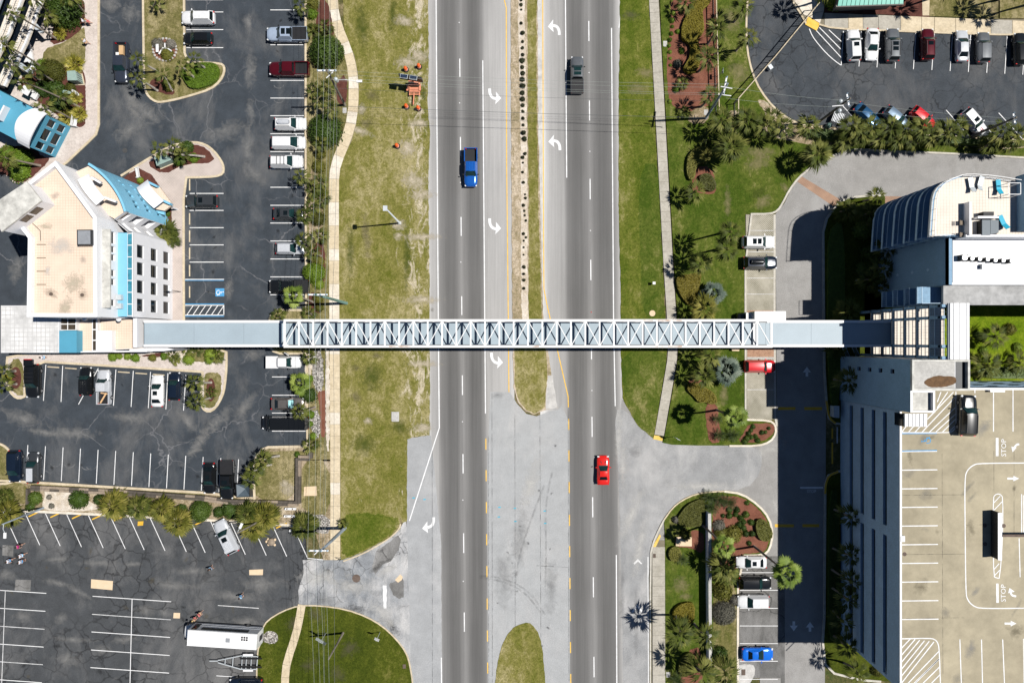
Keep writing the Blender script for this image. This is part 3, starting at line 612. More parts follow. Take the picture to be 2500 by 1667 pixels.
# upper-right lot
for i, x in enumerate((2103, 2147, 2191.5, 2236, 2281, 2325.5, 2370, 2415, 2459, 2503)): line(upl, (x, 77 + i * 1.4), (x - 6, 163 + i * 2.2))
ribbon('parking_line', smooth(PS('E1', '1472,280 1500,350 1560,430 1640,520 1720,590 1775,628'), 1, False), .13, .062, .062, WH, upl)
line(upl, pt('E1', 1800, 300), pt('E1', 1778, 628), .13, z=.064)
for a, b in (('1540,295', '1780,555'), ('1570,265', '1783,482'), ('1660,288', '1786,405')): line(upl, PS('E1', a)[0], PS('E1', b)[0], .13)
sheet('tactile_ramp', PS('E1', '1460,165 1575,232 1540,300 1432,240'), .10, 'line_yellow', upl, hz=0)
for a, b in (('1215,1055', '1440,1310'), ('1625,1245', '1690,1318'), ('1718,1082', '1885,1262'), ('1885,1262', '1960,1350'), ('225,1015', '315,1112'), ('330,1160', '400,1220')): line(upl, PS('E2', a)[0], PS('E2', b)[0], .12)
line(upl, pt('E2', 1440, 1310), pt('E2', 1690, 1335), .12, z=.064)
# lower-right bay lines
for y in (1397, 1440, 1484, 1527, 1570, 1613, 1657): line(lwr, (1806, y), (1899, y), .10)

# --- stains, seams and scuffs
DISC = mesh_data('stain', [(math.cos(2 * math.pi * k / 16), math.sin(2 * math.pi * k / 16), 0) for k in range(16)], [tuple(range(16))])
SZ = [0]
def stain(par, p, rx, ry, mat, ang=0.0, z=.016, hz=0.0, name='stain'):
    SZ[0] += 1; v = G(p, hz); o = link(name, DISC, mat, slot=True); o.parent = par; o.location = (v.x, v.y, z + .0004 * (SZ[0] % 9)); o.scale = (rx, ry, 1); o.rotation_euler = (0, 0, R(ang)); return o
rs = random.Random(21)
for x, y0, y1, n_ in ((700, 20, 740, 16), (700, 880, 1060, 4), (505, 440, 720, 6)):
    for k in range(n_): stain(lot, (x + rs.uniform(-22, 22), y0 + (y1 - y0) * (k + rs.random()) / n_), rs.uniform(.3, .8), rs.uniform(.25, .6), 'stain_oil', rs.uniform(0, 180))
for k in range(11): stain(lot, (130 + k * 34 + rs.uniform(-8, 8), 925 + rs.uniform(-10, 25)), rs.uniform(.3, .7), rs.uniform(.3, .6), rs.choice(['stain_oil', 'stain_grey']), rs.uniform(0, 180))
for k in range(13): stain(lot, (85 + k * 40 + rs.uniform(-8, 8), 1130 + k * 2.5 + rs.uniform(-15, 15)), rs.uniform(.3, .7), rs.uniform(.3, .6), rs.choice(['stain_oil', 'stain_oil', 'stain_grey']), rs.uniform(0, 180))
for c, x, y, rx, ry, a in (('A1', 1260, 960, 5, 2.0, -70), ('A1', 1400, 1080, 5.5, 2.6, -30), ('A1', 1250, 1240, 5, 2.2, 40), ('A1', 1050, 40, 3, 2, 0), ('A1', 1250, 120, 3.0, 2.5, 90), ('B1', 830, 680, 5, 1.6, 90), ('B1', 810, 220, 2.5, 1.2, 90), ('B1', 600, 1260, 5.5, 2.4, 20), ('B1', 830, 1080, 4, 1.2, 90), ('B1', 800, 1400, 5, 1.5, 90), ('B2', 860, 300, 4, 1.8, -40), ('B2', 620, 1400, 3, 1.2, 80), ('B3', 560, 960, 2.4, .9, 75), ('B3', 500, 1300, 6, 1.8, 45), ('B3', 780, 1150, 5, 1.6, 50), ('B3', 330, 1500, 6, 1.6, 50), ('B3', 850, 640, 3, 2, 0), ('A3', 220, 1260, 6, 2, -20), ('A3', 420, 1390, 5, 1.0, -10), ('A3', 1250, 1250, 6, 1.6, -5), ('A3', 1800, 1290, 4, 1.5, -50), ('A3', 700, 1400, 7, 1.6, -5), ('A3', 1900, 1500, 4, 1.8, 60), ('A2', 160, 1200, 4, 2.0, 80)):
    stain(lot, pt(c, x, y), rx, ry, 'stain_pale', a)
for x, y, rx, ry, a in ((550, 385, 4.5, .8, 5), (930, 420, 5, .9, 0), (1270, 430, 3.5, .7, 0), (1830, 500, 5, 1.2, 0), (560, 610, 5, .9, -12), (760, 700, 3.5, .8, -25), (1650, 640, 6, 1.2, -3), (1390, 880, 3, 1.6, 0), (590, 950, 2, 1.4, 30), (70, 530, 2.6, 1.4, 0), (230, 930, 3, 1.6, 0), (1580, 900, 2.2, 1.0, -10), (650, 1340, 3, 2, 0), (700, 1150, 6, .8, -3), (1200, 1150, 4, 1.2, 10), (2250, 740, 7, 1.6, -3), (2500, 620, 6, 2.0, 0), (2350, 980, 4, 1.6, 10), (980, 1250, 3, 1.4, 0)): stain(old, pt('A5', x, y), rx, ry, 'stain_pale', a)
for k in range(26): stain(old, (rs.uniform(10, 610), rs.uniform(1285, 1660)), rs.uniform(.4, 1.5), rs.uniform(.3, .9), rs.choice(['stain_oil', 'stain_grey', 'stain_dirt']), rs.uniform(0, 180))
for c, x, y, rx, ry, a, m in (('B5', 1100, 560, 6, 2.2, 0, 'stain_white'), ('B5', 1400, 640, 6, 2.4, -5, 'stain_white'), ('B5', 1700, 900, 5, 2, -40, 'stain_white'), ('B5', 1150, 780, 5, 1.6, 0, 'stain_grey'), ('B5', 1450, 860, 3, 1.4, -10, 'stain_oil'), ('B5', 1750, 480, 3, 1, 35, 'stain_white'), ('B5', 1180, 500, 1.6, .5, 90, 'stain_oil'), ('B5', 1800, 1030, 2.6, 1.0, -50, 'stain_oil'), ('B5', 1650, 460, 2.4, .9, 40, 'stain_oil')): stain(drv, pt(c, x, y), rx, ry, m, a, .02)
for c, x, y, rx, ry, a, m in (('D3', 1020, 1300, 7.5, 1.0, 90, 'stain_white'), ('D3', 1060, 1560, 6, 1.0, 90, 'stain_white'), ('F1', 130, 260, 8, 1.6, 65, 'stain_white'), ('F1', 200, 480, 8, 1.2, 80, 'stain_white'), ('F1', 700, 20, 9, 1.3, 0, 'stain_white'), ('D3', 1190, 1420, 2.2, 1.6, 0, 'stain_grey'), ('E5', 1100, 1400, 5, 1.6, 20, 'stain_white'), ('F1', 1280, 220, 5, 1.0, -70, 'stain_white'), ('F1', 170, 1100, 10, .7, 90, 'stain_grey'), ('F1', 60, 900, 11, .7, 90, 'stain_grey')): stain(srv, pt(c, x, y), rx, ry, m, a, .016)
for c, x, y, rx, ry, a in (('C4', 1560, 300, 7, 2.0, 75), ('C4', 1450, 800, 9, 2.0, 85), ('C4', 1300, 1200, 8, 2.5, 90), ('C4', 1750, 1300, 8, 1.6, 90), ('C3', 1630, 880, 1.6, .8, 0)): stain(xo, pt(c, x, y), rx, ry, 'stain_grey' if y != 300 else 'stain_white', a)
for k in range(14): stain(xo, (rs.uniform(1205, 1375), rs.uniform(1040, 1660)), rs.uniform(.2, .7), rs.uniform(.2, .5), 'stain_oil', rs.uniform(0, 180))
for pts in ([(1201, 960), (1202, 1667), (1203, 1900)], [(1257, 1010), (1258, 1667)], [(1318, 1010), (1321, 1667)], [(1192, 1060), (1194, 1900)], [(1387, 1000), (1390, 1900)], [(1310, 1380), (1386, 1384)], [(1055, 1100), (1056, 1900)]): ribbon('seam', pts, .07, .013, .013, 'seam', xo)
for pts in (PS('C4', '1060,1195 1200,1205 1340,1240 1480,1310 1580,1400 1690,1568'), PS('C4', '1060,1215 1190,1226 1325,1262 1460,1332 1555,1420 1660,1568'), PS('C4', '1690,1300 1700,900 1690,600 1720,350 1760,200'), PS('C4', '1400,1300 1440,1000 1560,640 1680,330')): ribbon('tyre_track', smooth(pts, 2, False), .3, .014, .014, 'tyre_mark', xo)
for c, x, y in (('A4', 530, 300), ('A4', 665, 310), ('A4', 830, 330), ('A4', 875, 330), ('A4', 1190, 350), ('B1', 1100, 800), ('B1', 1100, 940)):
    p = pt(c, x, y); ribbon('tyre_scuff', [(p[0] + 13 * math.cos(R(a)), p[1] + 12 * math.sin(R(a))) for a in range(20, 170, 15)], .14, .018, .018, 'tyre_ring', lot)
for c, pts in (('B3', '460,1230 520,1215'), ('B3', '130,1485 345,1490'), ('B3', '336,1200 336,1350')): ribbon('scratch', PS(c, pts), .07, .018, .018, 'tyre_ring', lot)
for c, x, y, rx, ry, a, m in (('C1', 760, 600, 3.2, 1.8, 0, 'stain_sand'), ('C1', 880, 540, 1.6, 2.6, 60, 'stain_sand'), ('C1', 730, 200, 1.4, 2.6, 80, 'stain_sand'), ('C1', 760, 1420, 2.2, 2.6, 0, 'stain_sand'), ('C1', 880, 1180, 1.2, 3, 90, 'stain_sand'), ('C2', 830, 170, 2.4, 3.6, 70, 'stain_sand'), ('C2', 900, 300, 1.4, 3.5, 90, 'stain_sand'), ('C2', 680, 590, 2.0, 1.6, 0, 'stain_sand'), ('C2', 680, 690, 1.2, 1.2, 0, 'stain_sand'), ('C2', 900, 700, 1.0, 5, 90, 'stain_sand'), ('C2', 900, 1300, 1.1, 5, 90, 'stain_sand'), ('C3', 920, 580, .9, 4, 90, 'stain_sand'), ('C3', 920, 1190, 1.3, 2.4, 90, 'stain_sand'), ('B1', 1860, 1250, 1.0, 4.5, 70, 'stain_sand'), ('B1', 1890, 1050, 1.2, 1.4, 0, 'stain_sand'), ('C3', 390, 1130, 1.2, 1.0, 0, 'stain_sand'), ('C3', 280, 900, 1.4, 1.6, 0, 'stain_dirt'), ('C3', 270, 620, 1.2, 1.0, 0, 'stain_dirt'), ('C3', 470, 500, 1.8, .9, 0, 'stain_dirt'), ('C1', 430, 920, 2, 1.6, 0, 'stain_dirt'), ('C1', 390, 1180, 2, 1.8, 0, 'stain_dirt'), ('C2', 370, 700, 1.2, 6, 5, 'stain_dirt'), ('C3', 1000, 60, .5, .5, 0, 'stain_dirt'), ('C1', 330, 250, 1.8, 6, 5, 'stain_green'), ('C1', 620, 150, 1.2, 5, 0, 'stain_green'), ('C2', 220, 850, 1.0, 7, 0, 'stain_green'), ('C2', 760, 900, 1.0, 8, 0, 'stain_green'), ('C3', 420, 700, 3, 4, 0, 'stain_green'), ('C3', 350, 1350, 3.5, 3, 0, 'stain_green'), ('C3', 690, 1180, 2.4, 2, 0, 'stain_green'), ('C1', 920, 900, .7, 2.6, 0, 'stain_green')): stain(vl, pt(c, x, y), rx, ry, m, a, .036)
for c, x, y, rx, ry, a, m in (('D1', 1290, 700, 1.4, 3, 80, 'stain_dry'), ('D1', 1130, 150, 1.5, 2.5, 90, 'stain_dirt'), ('D1', 1200, 850, 1.6, 3, 80, 'stain_dry')): stain(vr, pt(c, x, y), rx, ry, m, a, .040)
# ================================================================ islands, lawns, beds
def island(name, px, mat, zt=.10, kerb='kerb', n=1, kw=.32, kpts=None, kclosed=True, rag=0.0, kz=.15):
    p = smooth(px, n) if n else px
    if rag: p = ragged(p, rag, 9, seed=len(px))
    P = GL(p); o = structure(MB().prism([(v[0], v[1]) for v in P], -.03, zt).build(name, mat))
    if kerb:
        k = (smooth(kpts, n, False) if n else kpts) if kpts else p
        ribbon('kerb', k, kw, -.02, kz, kerb, o, closed=kclosed and kpts is None)
    return o
def bed(par, crop, s, mat, z=.106, n=1, rag=1.0, name='bed'):
    k = par.get('beds', 0); par['beds'] = k + 1
    return sheet(name, ragged(smooth(PS(crop, s), n), rag * 1.3, 4.5, seed=len(s)), z + .003 * k, mat, par, hz=0)
def oval(c, x, y, rx, ry, n=18): 
    s = CR[c][2]; p = pt(c, x, y); return [(p[0] + rx / s * math.cos(2 * math.pi * k / n), p[1] + ry / s * math.sin(2 * math.pi * k / n)) for k in range(n)]
isl1 = island('lawn', [(350, -260), (350, 0), (352, 150), (353, 217), (365, 239), (383, 250), (398, 250), (430, 244), (464, 235), (515, 219), (538, 199), (548, 179), (548, 163), (539, 156), (487, 154), (452, 154), (450, 60), (450, -260)], 'lawn_tan', n=1)
bed(isl1, 'A1', '1470,400 1560,370 1660,390 1700,470 1690,560 1610,600 1520,580 1460,500', 'mulch_red'); bed(isl1, 'A1', '1440,760 1560,760 1660,840 1680,920 1560,900 1440,860', 'mulch_dark')
plaza = island('plaza', [(-300, -260), (243, -260), (243, 0), (244, 306), (237, 329), (217, 349), (163, 400), (110, 430), (70, 447), (-300, 447)], 'paver_pink', n=0, kerb='kerb', kpts=[(242, -260), (242, 0), (242, 305), (235, 329), (216, 348), (163, 398), (140, 415)])
for s, m, z in (('430,470 560,430 640,400 800,260 822,290 822,640 640,640 430,640 400,620', 'lawn_tan', .106), ('590,-40 812,-40 820,260 640,400 480,440 510,300', 'mulch_dark', .110), ('410,620 640,640 820,610 828,1170 800,1215 740,1225 690,1200 370,980 150,790', 'mulch_dark', .110)):
    bed(plaza, 'A1', s, m, z, rag=.6)
bed(plaza, 'A2', '-60,40 330,20 410,140 500,145 280,365 150,380 90,310 -60,300', 'mulch_dark', .110); bed(plaza, 'A2', '-300,300 60,290 150,400 260,380 300,500 -300,500', 'lot_dark', .108, rag=.2)
ent = island('entrance_walk', [(298, 429), (383, 377), (410, 363), (434, 353), (474, 348), (502, 354), (522, 369), (540, 393), (546, 409), (544, 424), (527, 431), (476, 433), (449, 433), (449, 640), (450, 850), (400, 850), (400, 560), (340, 470)], 'paver_herring', n=1, kpts=[(296, 430), (383, 376), (410, 362), (434, 352), (474, 347), (502, 353), (523, 369), (541, 393), (547, 409), (545, 425), (527, 432), (476, 434), (449, 434), (449, 640), (450, 850)])
for c, s in (('A2', '1180,320 1390,215 1640,560 1650,800 1560,940 1400,700 1200,380'), ('A2', '1400,200 1500,140 1680,70 1960,190 1700,200 1575,305'), ('B2', '0,200 40,110 140,40 300,10 420,50 510,190 200,200 0,310')): bed(ent, c, s, 'mulch_dark', rag=.5)
sth = island('walkway', [(20, 863), (245, 863), (420, 852), (553, 848), (554, 894), (549, 945), (543, 968), (527, 996), (510, 1006), (494, 996), (490, 975), (497, 909), (490, 907), (255, 892), (62, 880), (65, 966), (48, 973), (33, 966), (18, 942), (17, 900)], 'paver_pink', n=1)
for c, s, m in (('A3', '100,690 225,690 235,1035 190,1045 120,1000 85,940', 'lawn_tan'), ('B3', '400,815 555,825 555,960 530,1080 480,1150 420,1165 380,1100 388,900', 'lawn_tan'), ('A3', '1340,640 1600,615 1620,570 1960,560 1960,700 1500,690', 'sand'), ('B3', '190,690 380,580 600,585 570,700 400,730', 'lawn_tan')): bed(sth, c, s, m)
for c, q in (('A3', (155, 870, 55, 105)), ('B3', (453, 985, 42, 112))): sheet('bed', oval(c, *q), .112, 'mulch_dark', sth, hz=0)
bed(sth, 'A3', '1340,650 1600,625 1560,680 1400,670', 'mulch_dark', .112)
strip = island('planting_strip', [(748, -260), (797, -260), (799, 0), (805, 40), (818, 84), (838, 120), (848, 165), (852, 200), (851, 260), (845, 300), (830, 340), (812, 390), (803, 430), (804, 700), (806, 1000), (807, 1125), (752, 1125), (751, 860), (700, 863), (678, 860), (664, 852), (660, 800), (663, 768), (678, 758), (749, 757), (748, 430)], 'lawn_tan', n=0, kpts=[(746.5, -260), (747, 430), (748, 757), (678, 757), (664, 766), (659, 780), (659, 846), (668, 857), (684, 863), (750, 863), (751, 1090)])
for c, s, m in (('B1', '1480,0 1560,0 1600,140 1640,380 1500,460 1450,300', 'mulch_dark'), ('B1', '1640,800 1750,700 1760,1000 1660,1010', 'mulch_dark'), ('B2', '1500,900 1545,980 1545,1380 1440,1400 1430,1000', 'mulch_dark'), ('B2', '1390,250 1500,250 1540,900 1400,960 1380,600', 'dirt'), ('B3', '1385,60 1500,60 1530,240 1440,260 1390,200', 'mulch_dark'), ('B3', '1420,600 1525,600 1532,990 1470,1010 1425,900', 'gravel'), ('B3', '1400,1180 1500,1180 1500,1440 1440,1460 1400,1300', 'gravel'), ('B3', '1460,1000 1570,990 1570,1180 1550,1440 1500,1430 1500,1150', 'mulch_red'), ('B3', '1355,640 1420,640 1420,800 1360,1180 1350,1100', 'sand'), ('B3', '1545,600 1590,600 1590,1568 1555,1568', 'sand')): bed(strip, c, s, m)
bedb = island('planting_strip', [(624, 1217), (622, 1166), (626, 1122), (631, 1110), (638, 1099), (655, 1092), (752, 1090), (753, 1121), (807, 1121), (807, 1366), (790, 1366), (770, 1300), (704, 1281), (464, 1267), (97, 1249), (-300, 1235), (-300, 1160), (53, 1176), (500, 1203)], 'dirt', n=0, kpts=[(-300, 1158), (53, 1175), (400, 1196), (500, 1202), (622, 1216), (620, 1166), (624, 1122), (630, 1109), (638, 1098), (655, 1091), (749, 1089)], kw=.36)
ribbon('kerb', [(-300, 1234), (97, 1248), (464, 1266), (704, 1281), (770, 1297)], .36, -.02, .14, 'walk_pale', bedb)
for c, s, m in (('A4', '430,560 660,575 690,620 920,700 940,770 500,770 400,740 430,640', 'sand'), ('B4', '890,470 960,400 1370,385 1370,450 1260,450 1260,885 880,870 868,640', 'lawn_tan'), ('B4', '1310,480 1590,480 1600,1000 1400,1000 1300,900', 'lawn_tan'), ('A4', '0,490 200,490 280,560 280,700 100,700 0,700', 'lawn_tan'), ('A4', '300,500 1960,600 1960,625 300,535', 'lawn_tan'), ('B4', '0,795 500,830 870,862 870,875 500,845 0,815', 'lawn_tan'), ('B4', '1300,1000 1590,1000 1600,1180 1480,1180 1320,1100', 'gravel')): bed(bedb, c, s, m, rag=.6)
sheet('concrete_pad', PS('B4', '1345,735 1465,728 1467,820 1342,822'), .13, 'patch_tan', bedb, hz=0)
island('lawn', [(-80, 1070), (0, 1082), (15, 1090), (27, 1104), (24, 1150), (48, 1180), (-80, 1180)], 'lawn_tan', n=1)
lawnb = island('lawn', [(640, 1535), (653, 1513), (691, 1490), (730, 1477), (781, 1477), (844, 1486), (895, 1504), (934, 1527), (967, 1558), (992, 1591), (1002, 1625), (1012, 1700), (1030, 1930), (627, 1930), (627, 1667), (628, 1590), (640, 1560)], 'lawn_rich', n=1, kw=.2, zt=.05, kz=.10)
sheet('gravel_patch', ragged(oval('B5', 630, 1130, 75, 62), 1.2, 6), .056, 'gravel', lawnb, hz=0)
MB().prism([(v.x, v.y) for v in GL(PS('B5', '1895,1385 1925,1385 1925,1425 1895,1425'))], .03, .07).build('drain_cover', 'iron', lawnb)
ribbon('kerb', smooth([(838, 1369), (884, 1352), (934, 1324), (960, 1306), (976, 1288), (978, 1278)], 1, False), .2, -.02, .10, 'kerb', vl)
rl = island('lawn', [(1610, -260), (1611, 0), (1615, 100), (1621, 200), (1633, 420), (1645, 640), (1655, 800), (1656, 870), (1641, 960), (1621, 1070), (1617, 1080), (1640, 1085), (1700, 1087), (1780, 1087), (1850, 1088), (1880, 1078), (1894, 1058), (1892, 1036), (1878, 1026), (1824, 1024), (1819, 1020), (1819, 523), (1880, 523), (1898, 515), (1911, 495), (1926, 465), (1949, 434), (1977, 411), (2021, 386), (2059, 370), (2089, 365), (2179, 370), (2357, 377), (2500, 388), (2760, 402), (2760, 352), (2500, 344), (2357, 338), (2051, 320), (1952, 307), (1926, 294), (1888, 266), (1855, 223), (1835, 180), (1822, 123), (1820, 60), (1824, 0), (1824, -260)], 'lawn_right', n=0, kerb=None)
for k, m in (([(1825, -260), (1825, 0), (1821, 60), (1823, 123), (1836, 180), (1856, 223), (1889, 265), (1927, 293), (1953, 306), (2051, 319), (2357, 337), (2760, 351)], 'kerb'), ([(1820, 1022), (1819, 523), (1880, 523), (1898, 515), (1911, 495), (1926, 465), (1949, 434), (1977, 411), (2021, 386), (2059, 370), (2089, 365), (2179, 370), (2357, 377), (2760, 402)], 'kerb_grey'), ([(1822, 1024), (1878, 1026), (1892, 1036), (1894, 1058), (1880, 1078), (1850, 1088), (1780, 1088)], 'walk_pale')): ribbon('kerb', smooth(k, 1, False), .28, -.02, .15, m, rl)
for c, s, m in (('E1', '150,-60 570,-60 590,200 592,620 600,780 545,1000 400,1060 270,1080 180,1030 120,950 105,600 140,300', 'mulch_red'), ('E1', '960,960 1040,960 1150,1060 1350,1180 1960,1250 1960,1400 1700,1420 1300,1360 1000,1280 1080,1120', 'dirt'), ('E2', '0,1255 1400,1330 1960,1350 1960,1440 1400,1400 700,1370 100,1390', 'dirt'), ('E1', '690,1060 800,1060 800,1290 690,1290', 'dirt'), ('E1', '330,1060 500,1000 520,1180 300,1190', 'dirt'),
                ('E3', '365,225 535,225 590,440 545,492 400,480 340,440', 'mulch_red'), ('E5', '300,730 440,720 480,800 330,800', 'mulch_red'), ('E5', '470,960 590,960 600,1090 640,1330 510,1340 490,1180', 'mulch_red'), ('E5', '890,1150 1120,1148 1148,1190 1110,1270 1000,1328 780,1335 850,1230', 'mulch_red')): bed(rl, c, s, m, rag=.8)
wk = structure(sheet('sidewalk', [(1932, -260), (1932, 0), (1957, 36), (1968, 58), (2000, 60), (2034, 69), (2153, 74), (2418, 84), (2485, 84), (2760, 60), (2760, 48), (2500, 48), (2250, 45), (2163, 38), (2010, 33), (2013, 0), (2012, -260)], .08, 'joint'))
xs = [2012, 2070, 2106, 2144, 2198, 2249, 2280, 2332, 2384, 2418, 2470, 2520, 2600]
for a, b in zip(xs, xs[1:]):
    up = lambda x: 33 + (x - 2010) * .04; lo = lambda x: (62 + (x - 2000) * .25) if x < 2034 else 70 + (x - 2034) * .036
    P = GL([(a + .5, up(a)), (b - .5, up(b)), (b - .5, lo(b)), (a + .5, lo(a))]); MB().prism([(v.x, v.y) for v in P], .0, .125).build('slab', random.choice(['walk_tan', 'walk_grey', 'walk_tan']), wk)
for s in ('1300,-20 1470,-20 1455,60 1370,70', '1470,-20 1620,-20 1610,110 1520,130 1455,62', '1372,74 1455,64 1518,132 1470,160 1420,150', '1522,134 1608,114 1572,228 1478,168'):
    P = GL(PS('E1', s)); MB().prism([(v.x, v.y) for v in P], .0, .12).build('slab', 'walk_pale', wk)
ribbon('kerb', smooth([(1931, -260), (1931, 0), (1955, 37), (1967, 59)], 1, False), .26, -.02, .15, 'kerb', wk); ribbon('kerb', smooth([(1999, 61), (2034, 71), (2153, 76), (2418, 86), (2485, 86), (2560, 78)], 1, False), .26, -.02, .15, 'kerb', wk)
tb = island('planting_bed', [(2016, -200), (2270, -200), (2268, 44), (2163, 37), (2013, 32)], 'mulch_dark', n=0, kerb=None, zt=.11)
tb2 = island('lawn', [(2270, -200), (2418, -200), (2418, 45), (2268, 41)], 'lawn_tan', n=0, kerb=None, zt=.11); island('lawn', [(2440, -200), (2760, -200), (2760, 48), (2440, 46)], 'lawn_tan', n=0, kerb=None, zt=.11)
bed(tb, 'E2', '980,-60 1055,-60 1048,155 985,155', 'walk_tan', .118, 0, 0)
il = island('lawn', smooth(PS('F1', '390,285 500,150 620,92 750,68 870,62 1000,82 1130,170 1210,270 1240,390 1215,510 1170,556'), 1, False) + PS('F1', '970,562 968,1440 968,1660 400,1660 397,440'), 'lawn_right', n=0, kerb=None)
ribbon('kerb', smooth(PS('F1', '862,60 1000,78 1130,166 1214,268 1245,390 1220,512 1172,560 970,564 968,1440 968,1660'), 1, False), .3, -.02, .15, 'walk_pale', il)
ribbon('kerb', smooth(PS('F1', '282,1660 282,560 300,480 330,400 388,285'), 1, False), .26, -.02, .12, 'kerb_grey', il); ribbon('kerb', smooth(PS('F1', '388,285 455,190 530,130 640,80 760,64 862,60'), 1, False), .2, -.02, .12, 'kerb', il)
for s, m in (('765,240 800,100 880,95 1000,105 1120,185 1200,285 1225,390 1200,500 1160,545 975,550 960,700 770,640', 'mulch_red'), ('772,640 955,690 962,1440 950,1660 778,1660', 'lawn_tan'), ('470,420 700,340 705,560 600,500 480,500', 'mulch_red'), ('560,1310 690,1270 690,1640 500,1640', 'mulch_red')): bed(il, 'F1', s, m, rag=.8)
sheet('wash_out', ragged(smooth(PS('F1', '930,1430 1080,1410 1110,1470 1070,1568 1000,1600 930,1560'), 1), 1.5, 6, seed=3), .05, 'shoulder', lwr, hz=0)
MB().box(*(lambda p: (p.x, p.y, .07))(G(pt('F1', 1013, 1480))), .6, .9, .03).build('drain_grate', 'iron', lwr)
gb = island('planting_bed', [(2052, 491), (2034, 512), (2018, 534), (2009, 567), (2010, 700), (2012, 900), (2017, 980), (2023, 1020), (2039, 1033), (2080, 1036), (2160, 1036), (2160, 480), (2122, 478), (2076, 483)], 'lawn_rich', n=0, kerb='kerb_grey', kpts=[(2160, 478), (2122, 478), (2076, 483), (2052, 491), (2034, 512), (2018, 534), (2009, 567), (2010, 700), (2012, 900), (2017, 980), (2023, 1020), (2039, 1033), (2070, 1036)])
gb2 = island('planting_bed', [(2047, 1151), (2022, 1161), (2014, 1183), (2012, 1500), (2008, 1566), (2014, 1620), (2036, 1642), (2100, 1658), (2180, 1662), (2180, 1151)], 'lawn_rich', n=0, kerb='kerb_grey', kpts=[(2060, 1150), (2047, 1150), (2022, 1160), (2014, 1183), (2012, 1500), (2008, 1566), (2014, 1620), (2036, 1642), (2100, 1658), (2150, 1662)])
ribbon('kerb_paint', smooth([(2016.5, 978), (2023, 1020), (2039, 1033)], 1, False), .3, .10, .156, 'line_orange', gb)
ribbon('kerb_paint', smooth([(2046, 1150), (2022, 1160), (2014.5, 1183), (2013.5, 1205)], 1, False), .3, .10, .156, 'line_orange', gb2)
for y in (1045, 1080, 1106): line(srv, (2032, y), (2032, y + 26), .25, 'line_orange', .012)
line(srv, (2044, 1042), (2044, 1082), .2, 'line_worn', .012)
cy = island('courtyard_lawn', [(2110, 690), (2760, 690), (2760, 960), (2110, 960)], 'lawn_lime', n=0, kerb=None)

for c, x, y, rx, ry, a, m in (('E3', 980, 180, 3.5, 2.2, 20, 'stain_dry'), ('E3', 1030, 560, 2.6, 1.6, 40, 'stain_dry'), ('E3', 1240, 430, 1.6, .8, -50, 'stain_dry'), ('E3', 690, 560, 1.0, 4, 0, 'stain_dry'), ('E1', 720, 200, 3, 3.5, 0, 'stain_dry'), ('E1', 800, 700, 2.4, 3, 30, 'stain_dry'), ('E1', 1000, 1460, 4, 1.6, 0, 'stain_dry'), ('E5', 650, 880, 1.2, 2.5, 0, 'stain_dry'), ('E3', 980, 480, 2.2, 1.4, 20, 'stain_green'), ('E1', 740, 640, 1.8, 1.5, 0, 'stain_green')): stain(rl, pt(c, x, y), rx, ry, m, a, .1012)
for c, x, y, rx, ry, m in (('F1', 520, 790, 2.2, 2.2, 'stain_dry'), ('F1', 560, 880, 1.5, 1, 'stain_dry')): stain(il, pt(c, x, y), rx, ry, m, 0, .1012)
for x, y, rx, ry in ((1200, 760, 2.0, 1.8), (1160, 700, 1.2, 1)): stain(bedb, pt('B4', x, y), rx, ry, 'stain_sand', 20, .15)
for x, y, rx, ry in ((1050, 900, 2, 2.5), (1390, 1230, 2.5, 2), (860, 1000, 2.5, 2), (1280, 1480, 2, 2.4), (1000, 1400, 2.6, 1.6)): stain(lawnb, pt('B5', x, y), rx, ry, 'stain_dirt', 40, .0512)
# ================================================================ plants
RND = random.Random(5)
def fan_frond(seed, pet=.52, fan=1.16, seg=8, spread=62, droop=.30, wseg=.052):
    rnd = random.Random(seed); b = MB(); b.bar((0, 0, 0), (pet * .5, 0, .03), .035, .02); b.bar((pet * .5, 0, .03), (pet, 0, .0), .03, .018)
    for i in range(seg):
        a = R(-spread / 2 + spread * i / (seg - 1) + rnd.uniform(-4, 4)); L = fan * (1 - .28 * abs(a) / R(spread / 2)) * rnd.uniform(.88, 1.08)
        c, s_ = math.cos(a), math.sin(a); n = Vector((-s_, c, 0)); wd = wseg * rnd.uniform(.8, 1.15); d = droop * rnd.uniform(.7, 1.3)
        B = Vector((pet, 0, 0)); P = lambda r: B + Vector((c * r, s_ * r, -d * (r / fan) ** 2 * fan - .06 * abs(a)))
        b.add([P(0), P(L * .55) + n * wd, P(L * .55) - n * wd + Vector((0, 0, .03)), P(L)], [(0, 2, 1), (1, 2, 3)])
    return mesh_data('fan_frond', b.v, b.f)
def pinnate_frond(seed, L=1.1, seg=13):
    rnd = random.Random(seed); b = MB()
    P = lambda t: Vector((L * t, 0, .28 * L * t - .5 * L * t * t))
    for i in range(5): b.bar(P(i / 5), P((i + 1) / 5), .03, .02)
    for i in range(seg):
        t = .12 + .88 * i / (seg - 1); ln = .27 * L * (math.sin(math.pi * min(1, t * .9 + .08)) ** .6) * rnd.uniform(.9, 1.1)
        for s in (-1, 1):
            q = P(t); e = q + Vector((.45 * ln, s * ln * .85, -.05)); m = (q + e) / 2; b.add([q, m + Vector((.025, 0, .01)), m + Vector((-.025, 0, .01)), e], [(0, 1, 2), (1, 3, 2)])
    return mesh_data('pinnate_frond', b.v, b.f)
FAN = [fan_frond(i) for i in range(5)]; FANB = [fan_frond(20 + i, .62, .82, 14, 175, .18, .075) for i in range(3)]; PIN = [pinnate_frond(40 + i) for i in range(3)]
HEART = MB().lathe([(.05, -.55), (.17, -.35), (.21, -.05), (.14, .12), (.02, .22)], 8)
